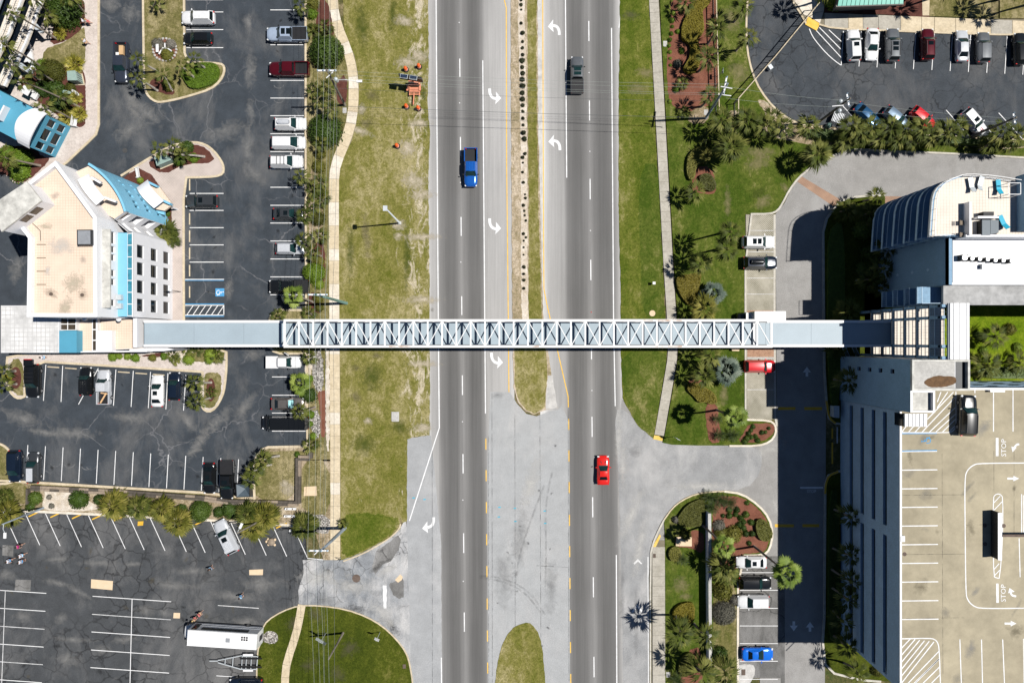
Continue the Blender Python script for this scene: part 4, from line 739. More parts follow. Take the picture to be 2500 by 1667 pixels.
heart_me = mesh_data('palm_heart', HEART.v, HEART.f, True)
def palm(label, top, h, base=None, r=1.45, n=24, leaf='palm_leaf', fr=None, group='fan palms', trunk='trunk', name='palm_tree', trad=.15, lo=-34, hi=46):
    """top: crown centre in photograph pixels at height h; base: trunk foot in pixels"""
    T_ = G(top, h); B = G(base) if base else Vector((T_.x + RND.uniform(-.25, .25), T_.y + RND.uniform(-.25, .25), 0)); B.z = .05
    t = thing(name, label, 'palm', B, 0, group); d = T_ - B
    if h > .9:
        k = 6; bow = Vector((RND.uniform(-.25, .25), RND.uniform(-.25, .25), 0)) * (h / 8); pts = [d * (i / k) + bow * math.sin(math.pi * i / k) for i in range(k + 1)]
        MB().tube(pts, [trad * (1.35 - .45 * min(1, i / k * 2)) * (1 if i < k else 1.15) for i in range(k + 1)], 8).build('trunk', trunk, t, True)
    cr = link('crown', heart_me, leaf, t, slot=True); cr.location = d; sc = r / 1.45 * (1.16 if h > .95 else 1.05); cr.scale = (sc,) * 3
    fr = fr or FAN; az = RND.uniform(0, 6.28)
    if n < 33 and fr is not PIN: n = max(12, int(n * (.70 if fr is FAN else .55)))
    for i in range(n):
        f = link('frond', fr[i % len(fr)], leaf, cr, slot=True); az += 2.39996; u = (i + .5) / n; el = R(hi - (hi - lo) * u ** .85 + RND.uniform(-7, 7)); s = RND.uniform(.85, 1.12) * (.72 + .42 * min(1, u * 1.8))
        f.rotation_euler = (RND.uniform(-.22, .22), -el, az); f.scale = (s, s, s); f.location = (0, 0, .05 - .3 * u)
    return t
_T = ['', '', 'twenty', 'thirty', 'forty']
ORD = ['first', 'second', 'third', 'fourth', 'fifth', 'sixth', 'seventh', 'eighth', 'ninth', 'tenth', 'eleventh', 'twelfth', 'thirteenth', 'fourteenth', 'fifteenth', 'sixteenth', 'seventeenth', 'eighteenth', 'nineteenth', 'twentieth']
ORD += [_T[k // 10] + ('-' + ORD[k % 10 - 1] if k % 10 else '') for k in range(21, 50)]; ORD[29], ORD[39] = 'thirtieth', 'fortieth'
def leaves_on(b, rnd, cnt, pos, size):
    for _ in range(cnt):
        p, nrm = pos(); u = Vector((rnd.gauss(0, 1), rnd.gauss(0, 1), rnd.gauss(0, 1))); nn = (nrm + u * .55).normalized(); a = nn.cross(Vector((rnd.gauss(0, 1), rnd.gauss(0, 1), .3))).normalized(); c = nn.cross(a); s = size * rnd.uniform(.6, 1.3)
        b.add([p - a * s, p + c * s * .55, p + a * s, p - c * s * .55], [(0, 1, 2, 3)])
def lump(rnd): 
    k = [(Vector((rnd.gauss(0, 1), rnd.gauss(0, 1), rnd.gauss(0, 1))).normalized(), rnd.uniform(-.16, .24), rnd.uniform(3, 9)) for _ in range(9)]
    return lambda d: 1 + sum(a * math.exp(-c * (1 - d.dot(v))) for v, a, c in k)
def bush_mesh(seed, r, hgt, cnt, size):
    rnd = random.Random(seed); f = lump(rnd); b = MB(); N = 10; vs = []; fs = []
    def P(d, k=1.0): q = f(d) * r * k; return Vector((d.x * q, d.y * q, max(0, d.z) * hgt * f(d) * k))
    for i in range(5):
        e = math.pi / 2 * i / 4.0
        for j in range(N): a = 2 * math.pi * j / N; vs.append(P(Vector((math.cos(a) * math.cos(e), math.sin(a) * math.cos(e), math.sin(e))), .86))
    for i in range(4):
        for j in range(N): fs.append((i * N + j, i * N + (j + 1) % N, (i + 1) * N + (j + 1) % N, (i + 1) * N + j))
    b.add(vs, fs)
    def pos():
        d = Vector((rnd.gauss(0, 1), rnd.gauss(0, 1), abs(rnd.gauss(0, .9)))).normalized(); return P(d, rnd.uniform(.84, 1.08)), d
    leaves_on(b, rnd, cnt, pos, size); return mesh_data('bush_foliage', b.v, b.f)
BS = [bush_mesh(i, .5, .55, 170, .085) for i in range(3)]; BM = [bush_mesh(10 + i, 1.0, 1.0, 620, .10) for i in range(3)]; BL = [bush_mesh(20 + i, 2.2, 2.3, 2600, .13) for i in range(3)]
def bush(label, p, r, mat='shrub_deep', h=None, ry=None, group=None, name='shrub', z=.08, rz=None):
    """p pixel centre, r radius in metres"""
    k, base = (BS, .5) if r < .75 else (BM, 1.0) if r < 1.55 else (BL, 2.2)
    o = link(name, k[RND.randrange(3)], mat, slot=True); q = G(p); o.location = (q.x, q.y, z); s = r / base; o.scale = (s, (ry or r) / base, (h / base) if h else s * RND.uniform(.85, 1.1)); o.rotation_euler = (0, 0, RND.uniform(0, 6.28) if rz is None else rz)
    return tag(o, label, 'shrub', group)
def hedge(label, px, hgt, mat, dens=95, size=.085, name='clipped_hedge', edge=.28, z0=.08, cat='hedge', n=1, group=None):
    poly = [(v.x, v.y) for v in GL(smooth(px, n))]; b = MB(); rnd = random.Random(len(label)); xs = [p[0] for p in poly]; ys = [p[1] for p in poly]; m = len(poly)
    segs = [(Vector(poly[i]), Vector(poly[(i + 1) % m])) for i in range(m)]
    def dist(x, y):
        q = Vector((x, y)); best = 9
        for a, c in segs:
            d = c - a; t = max(0, min(1, (q - a).dot(d) / max(1e-9, d.dot(d)))); best = min(best, (a + d * t - q).length)
        return best
    cx, cy_ = sum(xs) / m, sum(ys) / m
    b.prism([(p[0] + (cx - p[0]) * .03, p[1] + (cy_ - p[1]) * .03) for p in poly], z0, z0 + hgt * .80)
    A = abs(sum(poly[i][0] * poly[(i + 1) % m][1] - poly[(i + 1) % m][0] * poly[i][1] for i in range(m))) / 2
    def pos():
        while True:
            x, y = rnd.uniform(min(xs), max(xs)), rnd.uniform(min(ys), max(ys))
            if inside((x, y), poly): break
        t = min(1, dist(x, y) / edge); bump = .07 * math.sin(x * 2.1) * math.cos(y * 1.7); z = z0 + hgt * (.45 + .55 * math.sqrt(max(0, 1 - (1 - t) ** 2))) + bump + rnd.uniform(-.1, .05)
        if t < .5 and rnd.random() < .6: z = z0 + rnd.uniform(.05, 1) * hgt * .8
        return Vector((x, y, z)), Vector((0, 0, 1))
    leaves_on(b, rnd, int(A * dens), pos, size)
    c = Vector((cx, cy_, z0)); o = b.build(name, mat, loc=c); return tag(o, label, cat, group)
# ================================================================ palms
def pc(c, x, y): return pt(c, x, y)
# upper left, beside the curved hotel
for i, (t, h, b) in enumerate(sorted((((110, 120), 9.0, (555, 380)), ((30, 420), 8.0, (420, 655)), ((70, 580), 7.2, (400, 775)), ((310, 655), 5.0, (545, 805)), ((190, 770), 11.0, (780, 1035)), ((575, 925), 4.0, (700, 985)), ((410, 1010), 6.0, (700, 1150)), ((440, 130), 4.6, (605, 250)), ((300, -30), 8.0, (590, 245)), ((640, -30), 6.0, (795, 110))), key=lambda q: q[0][1])):
    palm('slender leaning palm, %s from the top beside the curved hotel' % ORD[i], pc('A1', *t), h, pc('A1', *b), 1.25, 18, group='palms beside the curved hotel', trad=.13, lo=-60)
for i, (t, h, b) in enumerate((((1320, 570), 4.3, (1520, 690)), ((1310, 750), 4.3, (1510, 870)), ((1560, 715), 3.0, (1650, 870)), ((1740, 640), 3.4, (1880, 765)), ((1850, 565), 3.4, (1985, 670)), ((1500, 10), 2.2, (1475, 60)))):
    palm('palm on the grass island left of the parked white SUV, %s from the left' % ORD[i], pc('A1', *t), h, pc('A1', *b), 1.15, 18, trunk='trunk_pale', group='palms on the upper grass island')
for i, (t, h, b) in enumerate((((1520, 60), 3.6, (1690, 110)), ((1650, 20), 4.0, (1790, 100)), ((1730, 110), 3.0, (1960, 130)))):
    palm('palm in the red mulch island beside the green utility cabinet, %s from the left' % ORD[i], pc('A2', *t), h, pc('A2', *b), 1.15, 18, trunk='trunk_pale', group='palms on the mulch island')
palm('palm with long bare trunk below the blue hotel wing', pc('A2', 20, 130), 6.0, pc('A2', 390, 215), 1.4, 20)
palm('bushy low palm clump at the corner of the white hotel', pc('A2', 1570, 850), 1.6, None, 1.6, 34, lo=-15); palm('low palm clump spilling over the paver walk by the white hotel', pc('A2', 1630, 910), 1.2, None, 1.2, 26, lo=-15)
# strip between the car park and the sidewalk
st = [('B1', 1310, 50, 3.0, (1385, 170)), ('B1', 1545, 250, 1.6, None), ('B1', 1530, 330, 1.2, None), ('B1', 1430, 850, 1.4, None), ('B1', 1560, 830, 2.6, None), ('B1', 1490, 950, 3.2, (1540, 1010)), ('B1', 1600, 1030, 3.6, (1650, 1090)), ('B1', 1500, 1370, 2.2, None), ('B2', 1310, 315, 3.6, (1415, 390)), ('B2', 1420, 430, 2.0, None), ('B2', 1495, 360, 2.0, None), ('B2', 1510, 520, 1.6, None), ('B2', 1415, 600, 3.0, (1470, 630)), ('B2', 1340, 690, 3.2, (1430, 740)), ('B2', 1490, 880, 1.4, None), ('B2', 1325, 925, 3.0, (1395, 990)), ('B2', 1420, 1035, 3.2, (1505, 1080)), ('B3', 1090, 275, 1.0, None), ('B3', 1385, 255, 1.0, None), ('B3', 1385, 670, 1.8, None), ('B3', 1290, 1195, 4.5, (1450, 1150)), ('B3', 1400, 1520, 1.2, None), ('B1', 1430, 300, 1.0, None)]
st.sort(key=lambda q: pt(q[0], q[1], q[2])[1])
for i, (c, x, y, h, b) in enumerate(st):
    lab = 'palm %s from the top in the strip between left car park and sidewalk' % (ORD[i] if i < 20 else ('third from last', 'second to last', 'last')[i - 20])
    palm(lab, pc(c, x, y), h, pc(c, *b) if b else None, 1.15, 20, group='palms in the strip beside the sidewalk')
palm('young bright green palm overhanging the black pickup near the bridge', pc('B3', 1235, 85), 4.2, pc('B3', 1440, 150), 1.5, 16, 'palm_young', FANB)
palm('fan palm with round green leaves over the empty bay below the bridge', pc('B3', 1290, 920), 2.6, pc('B3', 1370, 930), 1.6, 14, 'palm_young', FANB)
for i, (c, x, y, h, b) in enumerate((('B3', 285, 920, 4.2, (455, 915)), ('B3', 300, 1105, 4.2, (455, 1060)), ('B3', 450, 1015, .9, None))): palm('%s palm leaning from the oval mulch bed at the car park island end' % ('upper', 'lower')[i] if i < 2 else 'small low palm in the oval mulch bed between two leaning palms', pc(c, x, y), h, pc(c, *b) if b else None, 1.25 if i < 2 else .9, 20, trunk='trunk_pale')
for i, (c, x, y, h, b) in enumerate((('A3', 10, 815, 3.6, (150, 805)), ('A3', 20, 945, 3.6, (160, 930)))): palm('%s palm leaning out of the frame from the left island' % ('upper', 'lower')[i], pc(c, x, y), h, pc(c, *b), 1.1, 18, trunk='trunk_pale')
for i, (x, y, r) in enumerate(((1650, 660, 1.0), (1790, 590, 1.1), (1870, 610, 1.1), (1680, 700, .8), (2070, 660, 1.1))): palm('low palm beside the foot of the footbridge ramp, %s from the left' % ORD[i], pc('A3', x, y), .9, None, r, 22, group='low palms by the footbridge end', lo=-20)
for i, (c, x, y, r) in enumerate((('A4', 30, 640, 1.1), ('A4', 50, 800, 1.7), ('A4', 1075, 725, 1.85), ('A4', 1320, 745, 1.5), ('A4', 1545, 760, 1.65), ('A4', 1700, 890, 1.7), ('B4', 800, 1000, 1.6), ('B4', 960, 1030, 1.8), ('B4', 850, 1130, 1.7), ('B4', 1345, 1120, 1.7))):
    palm('bushy yellowish palm, %s from the left in the bed above the old car park' % ORD[i], pc(c, x, y), 1.9 if r > 1.2 else 1.0, None, r, 40, 'palm_yellow' if i % 3 else 'palm_leaf', group='bushy palms above the old car park', lo=-25)
for i, (x, y, h, b) in enumerate(((945, 480, 3.4, (1105, 440)), (850, 595, 3.0, (1030, 520)), (830, 670, 3.0, (960, 560)))): palm('palm leaning over the grass corner beside the rubbish skip, %s from the top' % ORD[i], pc('B4', x, y), h, pc('B4', *b), 1.3, 20, trunk='trunk_pale', group='palms on the grass corner')
palm('small palm at the roadside by the lower steel pole', pc('B4', 1710, 1095), .8, None, .9, 18)
# upper right
ur = sorted([('E1', 290, 20, 2.6, None, 1.3), ('E1', 850, 60, 4.6, (750, 215), 1.5), ('E1', 600, 265, 5.4, (495, 430), 1.55), ('E1', 895, 350, 5.4, (770, 490), 1.4), ('E1', 515, 545, 5.0, (410, 690), 1.6), ('E1', 530, 905, 4.8, (435, 1025), 1.3), ('E1', 265, 790, 1.0, None, .9), ('E1', 280, 1070, .9, None, .9)], key=lambda q: q[2])
for i, (c, x, y, h, b, r) in enumerate(ur): palm('palm in the red mulch garden by the upper right lawn, %s from the top' % ORD[i], pc(c, x, y), h, pc(c, *b) if b else None, r, 24, group='palms in the red mulch garden')
row = [('E1', 640, 1140, 5.0, 1.5), ('E1', 880, 1140, 5.0, 1.55), ('E1', 1050, 1195, 4.5, 1.4), ('E1', 1220, 1215, 4.5, 1.5), ('E1', 1480, 1200, 4.5, 1.5), ('E1', 1890, 1210, 4.5, 1.5), ('E2', 500, 1215, 4.5, 1.4), ('E2', 690, 1215, 4.8, 1.45), ('E2', 830, 1260, 4.5, 1.3), ('E2', 990, 1220, 4.8, 1.4), ('E2', 1080, 1300, 4.4, 1.3), ('E2', 1230, 1270, 4.8, 1.7), ('E2', 1750, 1260, 4.6, 1.5), ('E2', 1900, 1300, 4.6, 1.4), ('E1', 760, 1210, 4.2, 1.3), ('E1', 1130, 1130, 4.0, 1.3), ('E1', 1960, 1260, 4.2, 1.5), ('E2', 250, 1330, 3.0, 1.4), ('E2', 420, 1300, 3.6, 1.4), ('E2', 600, 1310, 3.6, 1.4), ('E2', 760, 1320, 3.6, 1.4), ('E2', 920, 1330, 3.2, 1.3), ('E2', 1330, 1230, 4.4, 1.4), ('E2', 1650, 1370, 3.0, 1.3), ('E2', 1840, 1370, 3.4, 1.4)]
row.sort(key=lambda q: pt(q[0], q[1], q[2])[0])
for i, (c, x, y, h, r) in enumerate(row): palm('fan palm %s from the left in the row below the upper right car park' % ORD[i], pc(c, x, y), h, None, r * 1.1, 28, group='palm row below the upper right car park')
for i, (c, x, y, h, r) in enumerate((('S', 1785, 358, 5.0, 2.0), ('S', 1998, 376, 4.6, 1.8))): palm('large pale fan palm %s the curve of the service road' % ('on the lawn left of', 'at the kerb of')[i], (x, y), h, None, r, 34)
palm('small dark palm beside the curved hedge on the lawn', pc('E1', 490, 1330), 1.0, None, 1.0, 20)
for i, (c, x, y, h, b, r, lf) in enumerate((('E3', 385, 460, 3.5, None, 1.5, 'palm_leaf'), ('E3', 725, 845, 8.3, (680, 850), 1.4, 'palm_leaf'), ('E3', 695, 1010, 7.8, (640, 1005), 1.55, 'palm_leaf'), ('E3', 440, 1150, 5.0, None, 1.5, 'palm_leaf'), ('E3', 560, 1440, 2.2, None, 1.75, 'palm_silver'), ('S', 1721, 752, 3.6, None, 1.8, 'palm_yellow'), ('E5', 525, 500, 4.2, None, 1.6, 'palm_leaf'), ('E5', 475, 690, 4.2, None, 1.65, 'palm_leaf'), ('E5', 690, 640, 2.2, None, 2.1, 'palm_silver'), ('E5', 780, 1090, 9.3, (585, 1020), 1.6, 'palm_young'))):
    lab = ('grey-green palm with pale fronds beside the small curved hedge', 'upper of two tall palms behind the white SUV on the paver bays', 'lower of two tall palms behind the blue SUV on the paver bays', 'palm just above the golden hedge by the right sidewalk', 'silver blue fan palm beside the golden hedge', 'yellowish palm right above the footbridge on the right lawn', 'upper left palm just below the footbridge on the right lawn', 'palm above the golden cloud shaped hedge below the footbridge', 'broad silvery palm with long drooping leaves beside the red SUV', 'tall palm with round green leaves at the end of the paver bays')[i]
    palm(lab, pc(c, x, y), h, pc(c, *b) if b else None, r, 30 if r > 1.7 else 26, lf, FANB if lf in ('palm_silver', 'palm_young') else None)
for i, (c, x, y, r) in enumerate((('E5', 600, 1110, 1.0), ('E5', 620, 1265, 1.2), ('E5', 750, 1265, 1.25), ('F1', 745, 110, 1.3), ('F1', 835, 130, 1.3), ('F1', 912, 150, 1.3), ('F1', 770, 190, 1.4), ('F1', 540, 600, 1.1), ('F1', 500, 1545, 1.4))):
    lab = ('lone dark cycad in the mulch above the driveway', 'left cycad of a pair at the driveway edge', 'right cycad of a pair at the driveway edge', 'topmost cycad at the head of the white boundary wall', 'middle cycad at the head of the white boundary wall', 'rightmost cycad at the head of the white boundary wall', 'lowest cycad straddling the head of the white boundary wall', 'small cycad beside the round clipped bush by the sidewalk', 'cycad at the bottom edge beside the lower right sidewalk')[i]
    palm(lab, pc(c, x, y), .9, None, r, 22, 'cycad_leaf', PIN, trunk='trunk', name='cycad', lo=-5, hi=75)
for i, (c, x, y, h, b, r, lf) in enumerate((('F1', 870, 500, 8.6, (690, 325), 1.5, 'palm_young'), ('F1', 1375, 715, 12.8, (1095, 490), 1.9, 'palm_young'), ('F1', 860, 660, 4.0, None, 2.0, 'palm_leaf'), ('F1', 900, 730, 3.2, None, 1.4, 'palm_leaf'), ('F1', 520, 1190, 7.6, (480, 1030), 1.9, 'palm_leaf'), ('F1', 722, 1205, 4.8, (625, 1100), 1.6, 'palm_leaf'), ('F1', 700, 1490, 6.5, (640, 1440), 1.9, 'palm_leaf'), ('F1', 880, 1500, 4.5, None, 1.9, 'palm_leaf'))):
    lab = ('palm with bent trunk crossing the white boundary wall', 'very tall palm leaning over the lower right service road', 'dense palm between the boundary wall and the parked white sedan', 'short palm beside the parked black SUV at lower right', 'full crowned palm below the hedge by the lower right sidewalk', 'palm leaning over the boundary wall at lower right', 'lower palm left of the boundary wall near the bottom edge', 'palm right of the boundary wall near the bottom edge')[i]
    palm(lab, pc(c, x, y), h, pc(c, *b) if b else None, r, 28, lf, FANB if lf == 'palm_young' else None)
# by the tower and the garage
for i, (c, x, y, h, b, r) in enumerate((('E4', 555, 310, 4.6, (420, 360), 1.25), ('E4', 285, 1420, 4.0, None, 1.75), ('E4', 270, 440, 2.6, None, 1.5), ('E4', 480, 470, 3.0, None, 1.6), ('E4', 660, 800, 4.5, None, 1.6), ('E4', 620, 1000, 4.5, None, 1.6), ('E4', 500, 1110, 4.0, None, 1.6), ('E4', 600, 1190, 3.0, None, 1.4), ('E6', 290, 740, 5.0, None, 1.7), ('E5', 1740, 430, 2.2, None, 1.4))):
    lab = ('small sunlit palm at the kerb by the brick apron', 'bright palm just above the footbridge beside the service road', 'shaded palm at the bend of the service road kerb', 'shaded palm beside the brick apron under the tower', 'shaded palm below the tower balconies', 'shaded palm against the tower wall with diamonds', 'shaded palm left of the tower wall', 'shaded palm at the lower corner of the tower', 'shaded palm in front of the stair tower wall', 'low palm just below the footbridge beside the ladder frames')[i]
    palm(lab, pc(c, x, y), h, pc(c, *b) if b else None, r, 26)
for i, (t, b) in enumerate((((215, 450), (90, 390)), ((215, 705), (80, 650)), ((220, 885), (70, 790)), ((195, 1005), (80, 920)), ((160, 1150), (90, 1070)), ((190, 1325), (90, 1240)), ((265, 1505), (165, 1430)))):
    palm('palm %s from the top in the shaded bed along the garage wall' % ORD[i], pc('F2', *t), 5.5, pc('F2', *b), 1.55, 24, group='palms along the garage wall')
for i, (x, y, h, r) in enumerate(((1690, 320, 3.6, 1.8), (1620, 600, 2.2, 2.0), (1920, 570, 2.2, 1.5))): palm('palm in the bright courtyard lawn beside the ribbed white roof, %s from the top' % ORD[i], pc('E6', x, y), h, None, r, 26, group='courtyard palms')

# ================================================================ shrubs and hedges
for i, (c, x, y, r, m) in enumerate((('A1', 640, 130, 2.5, 'shrub_deep'), ('A1', 530, 700, 1.75, 'shrub_olive'), ('A1', 420, 860, 1.3, 'shrub_deep'), ('A1', 560, 870, 1.5, 'shrub_deep'), ('A1', 560, 1000, 1.3, 'shrub_deep'), ('A1', 690, 850, .85, 'shrub_olive'), ('A1', 690, 1070, .8, 'shrub_olive'), ('A2', 220, 160, 1.6, 'shrub_bright'), ('A2', 215, 270, 1.5, 'shrub_bright'), ('A2', 90, 110, 1.3, 'shrub_bright'), ('A1', 415, 630, .9, 'shrub_bright'))):
    bush(('large deep green tree-like shrub at the top left walk', 'big olive shrub beside the green transformer box', 'dark shrub under the leaning palms near the blue wing', 'dark shrub in the middle of the hotel garden', 'dark shrub touching the white vault roof', 'small rounded olive shrub under the transformer box', 'small rounded olive shrub between the yellow palms', 'upper bright shrub below the blue hotel wing', 'lower bright round shrub beside the drive at the left', 'leftmost bright shrub below the blue wing', 'small bright shrub at the corner of the hotel lawn')[i], pc(c, x, y), r, m)
for i, (c, x, y, r) in enumerate((('A1', 575, 320, .95), ('A1', 715, 620, 1.3), ('A1', 730, 935, .9), ('A1', 640, 1130, 1.1), ('A1', 755, 1095, 1.1))):
    palm('yellow spiky plant, %s from the top in the hotel garden' % ORD[i], pc(c, x, y), .5, None, r, 34, 'spiky_yellow', name='spiky_plant', group='yellow spiky plants', lo=0, hi=80)
hedge('yellow-green trimmed hedge filling the island tip', PS('B1', '210,640 250,620 400,610 510,615 545,660 545,740 500,810 380,860 270,865 215,800 180,720'), .75, 'shrub_bright')
bush('low bush with white rock in the round island bed', pc('A1', 1605, 530), 1.0, 'shrub_olive', .7); bush('dry brown bush ringed by stones on the upper island', pc('A1', 1520, 430), .9, 'shrub_grey', .6); bush('dry bush at the right of the stone ring on the island', pc('A1', 1640, 430), .8, 'shrub_grey', .6); bush('small bush below the leaning palms on the island', pc('A1', 1620, 830), .9, 'shrub_olive')
for i, (c, x, y, r) in enumerate((('B1', 240, 1410, 1.0), ('B1', 290, 1520, .8), ('B1', 160, 1540, .9), ('A2', 1350, 355, .5), ('A2', 1605, 675, .5))):
    bush(('green bush at the top of the mulch island', 'green bush at the right end of the mulch island', 'green bush at the lower left of the mulch island', 'tiny green bush in mulch beside the white bench', 'tiny green bush in mulch below the white porch roof')[i], pc(c, x, y), r, 'shrub_bright' if i else 'shrub_deep')
for i, (c, x, y, r, m) in enumerate((('B1', 1430, 50, 1.0, 'shrub_olive'), ('B1', 1420, 150, .9, 'shrub_bright'), ('B1', 1415, 285, .75, 'shrub_olive'), ('B1', 1570, 520, 2.5, 'shrub_deep'), ('B1', 1550, 1255, 2.4, 'shrub_deep'), ('B1', 1500, 1480, .8, 'shrub_olive'), ('B2', 1485, 225, .95, 'shrub_olive'), ('B2', 1480, 450, .8, 'shrub_olive'), ('B2', 1480, 730, 1.1, 'shrub_olive'), ('B2', 1445, 1245, 1.6, 'shrub_bright'), ('B2', 1490, 1130, .8, 'shrub_olive'), ('B2', 1490, 1350, .8, 'shrub_bright'), ('B3', 1480, 110, .8, 'shrub_olive'), ('B3', 1490, 200, .7, 'shrub_olive'), ('B3', 1390, 1030, 1.15, 'shrub_deep'), ('B3', 1400, 880, .6, 'shrub_bright'), ('B3', 1405, 1220, .7, 'shrub_bright'), ('B3', 1405, 1310, .5, 'shrub_bright'), ('B3', 1430, 1430, .6, 'shrub_bright'), ('B4', 1280, 425, .45, 'shrub_bright'))):
    bush('shrub, %s from the top in the strip left of the sidewalk' % ORD[i], pc(c, x, y), r, m, group='shrubs in the strip beside the sidewalk')
for i, (c, x, y, r, m) in enumerate((('A3', 1090, 670, .75, 'shrub_bright'), ('A3', 1150, 665, .5, 'shrub_bright'), ('A3', 1230, 665, .6, 'shrub_bright'), ('A3', 1300, 680, .7, 'shrub_bright'), ('A3', 1465, 680, .6, 'shrub_olive'), ('A3', 1580, 665, .6, 'shrub_bright'), ('B3', 250, 695, .85, 'shrub_bright'), ('B3', 460, 640, 1.0, 'shrub_bright'), ('B3', 440, 700, .7, 'shrub_bright'), ('A3', 90, 865, .6, 'shrub_yellow'))):
    bush('bright shrub, %s from the left along the walk under the footbridge' % ORD[i] if i < 9 else 'yellowish shrub between the two leaning palms at the left edge', pc(c, x, y), r, m, group='shrubs along the walk' if i < 9 else None)
for i, (c, x, y, r, m) in enumerate((('A4', 300, 730, .7, 'shrub_deep'), ('A4', 355, 640, 1.1, 'shrub_deep'), ('A4', 770, 650, 1.5, 'shrub_deep'), ('A4', 960, 660, .9, 'shrub_deep'), ('B4', 170, 950, .8, 'shrub_deep'), ('A4', 1745, 760, .9, 'shrub_deep'), ('B4', 370, 960, 1.6, 'shrub_deep'), ('B4', 535, 970, .9, 'shrub_deep'), ('B4', 650, 960, 1.3, 'shrub_deep'), ('A4', 500, 720, .45, 'shrub_grey'), ('A4', 480, 635, .4, 'shrub_grey'))):
    bush('dark shrub, %s from the left in the sandy bed below the retaining wall' % ORD[i] if i < 9 else '%s dry grey tuft on white sand in the bed' % ('lower', 'upper')[i - 9], pc(c, x, y), r, m, group='shrubs in the sandy bed' if i < 9 else None)
# median planting holes
mp = [(1272, 2), (1272, 13), (1272.5, 25), (1272.5, 58), (1276, 82), (1276, 103), (1275.5, 118), (1276, 135), (1274.5, 149), (1275, 165), (1276, 180), (1274.5, 195), (1276, 211), (1275, 228), (1275.5, 243), (1276, 258), (1276.5, 273), (1277, 290), (1277, 306), (1278, 325), (1280, 340), (1282, 376), (1276, 385), (1277, 398), (1276, 421), (1278, 446), (1282, 475), (1283, 484), (1278, 502), (1280, 515), (1281, 526), (1284, 539), (1278, 571), (1284, 580), (1279, 588), (1278.5, 604), (1278.5, 622), (1279, 652), (1279, 669), (1279, 684), (1279, 704)]
for i, (x, y) in enumerate(mp):
    r = .34 if 70 < y < 345 else .22
    o = bush('small dark round plant, %s from the top in the median line of plants' % ORD[i], (x, y), r * RND.uniform(.6, 1.35), 'tuft_dark', RND.uniform(.15, .4), group='small plants along the median', name='median_plant', z=.05)
# right side clipped hedges
hedge('long winding clipped hedge with a double lobe in the red mulch', PS('E1', '330,40 400,10 520,-20 525,40 440,110 450,200 462,300 430,370 385,385 410,440 425,600 400,690 340,735 290,720 245,680 300,600 320,560 325,450 290,420 240,400 235,300 255,220 310,110'), .8, 'shrub_gold')
hedge('curved clipped hedge arc on the right lawn', PS('E3', '360,60 450,20 520,60 540,140 480,200 420,200 375,250 370,340 320,375 285,290 290,180 310,110'), .8, 'shrub_olive')
hedge('oval clipped hedge enclosed by the curved hedge arc', PS('E3', '400,320 470,290 530,310 575,390 570,450 530,472 460,450 420,390'), .8, 'shrub_olive')
hedge('large golden clipped hedge beside the right sidewalk', PS('E3', '190,1270 330,1250 430,1230 430,1290 410,1380 390,1500 330,1560 280,1530 220,1440 190,1350'), .8, 'shrub_gold')
hedge('golden cloud shaped hedge below the footbridge', PS('E5', '290,790 340,755 410,760 480,810 540,840 580,900 585,950 530,972 470,945 410,955 350,880 300,840'), .75, 'shrub_gold')
hedge('olive hedge at the tip of the lower right lawn', PS('F1', '500,240 560,160 640,120 700,110 705,250 690,320 600,340 510,330 480,280'), .7, 'shrub_olive')
hedge('round clipped bush by the lower right sidewalk', oval('F1', 470, 545, 52, 62), .8, 'shrub_olive'); hedge('oval clipped hedge at the right tip of the mulch island', PS('F1', '1105,270 1160,265 1220,330 1238,400 1200,450 1130,440 1095,350'), .8, 'shrub_olive')
hedge('rounded clipped hedge left of the boundary wall', PS('F1', '445,1000 490,940 570,915 625,930 625,1040 600,1100 520,1090 455,1060'), .8, 'shrub_gold'); hedge('lower oval clipped hedge left of the boundary wall', PS('F1', '500,1380 560,1310 620,1320 635,1400 600,1480 540,1510 490,1480'), .8, 'shrub_olive')
for i, (x, y, r) in enumerate(((170, 135, .4), (155, 205, .42), (158, 262, .3), (210, 310, .4), (150, 330, .35), (135, 390, .36), (128, 445, .32), (250, 495, .5), (135, 505, .34), (140, 565, .26), (140, 630, .25), (195, 865, .5), (135, 975, .35), (210, 620, .7))):
    bush('small tufted plant, %s from the top along the left of the red mulch' % ORD[i] if i < 13 else 'grey leafless shrub at the foot of the winding hedge', pc('E1', x, y), r, 'shrub_bright' if i < 13 else 'shrub_grey', group='tufts in the red mulch' if i < 13 else None)
for i, (x, y, r) in enumerate(sorted(((930, 1180, .4), (910, 1215, .35), (885, 1245, .4), (870, 1290, .5), (912, 1280, .4), (955, 1275, .4), (1015, 1235, .4), (1050, 1232, .3), (975, 1310, .45), (850, 1320, .5), (1080, 1195, .3)))): bush('low green tuft, %s from the left in the mulch tip above the driveway' % ORD[i], pc('E5', x, y), r, 'shrub_deep', group='tufts in the driveway mulch tip')
for i, (x, y, r) in enumerate(sorted(((900, 250, .5), (950, 240, .45), (990, 270, .5), (1030, 240, .55), (1070, 300, .5), (1010, 300, .45), (975, 320, .5), (1010, 345, .5), (1030, 390, .55), (1080, 390, .5), (1040, 150, .4), (900, 205, .5), (960, 205, .5), (850, 250, .35), (1055, 465, .4)), key=lambda q: (q[0], q[1]))): bush('small green plant, %s from the left in the lower right mulch island' % ORD[i], pc('F1', x, y), r, 'shrub_deep', group='plants in the lower right mulch')
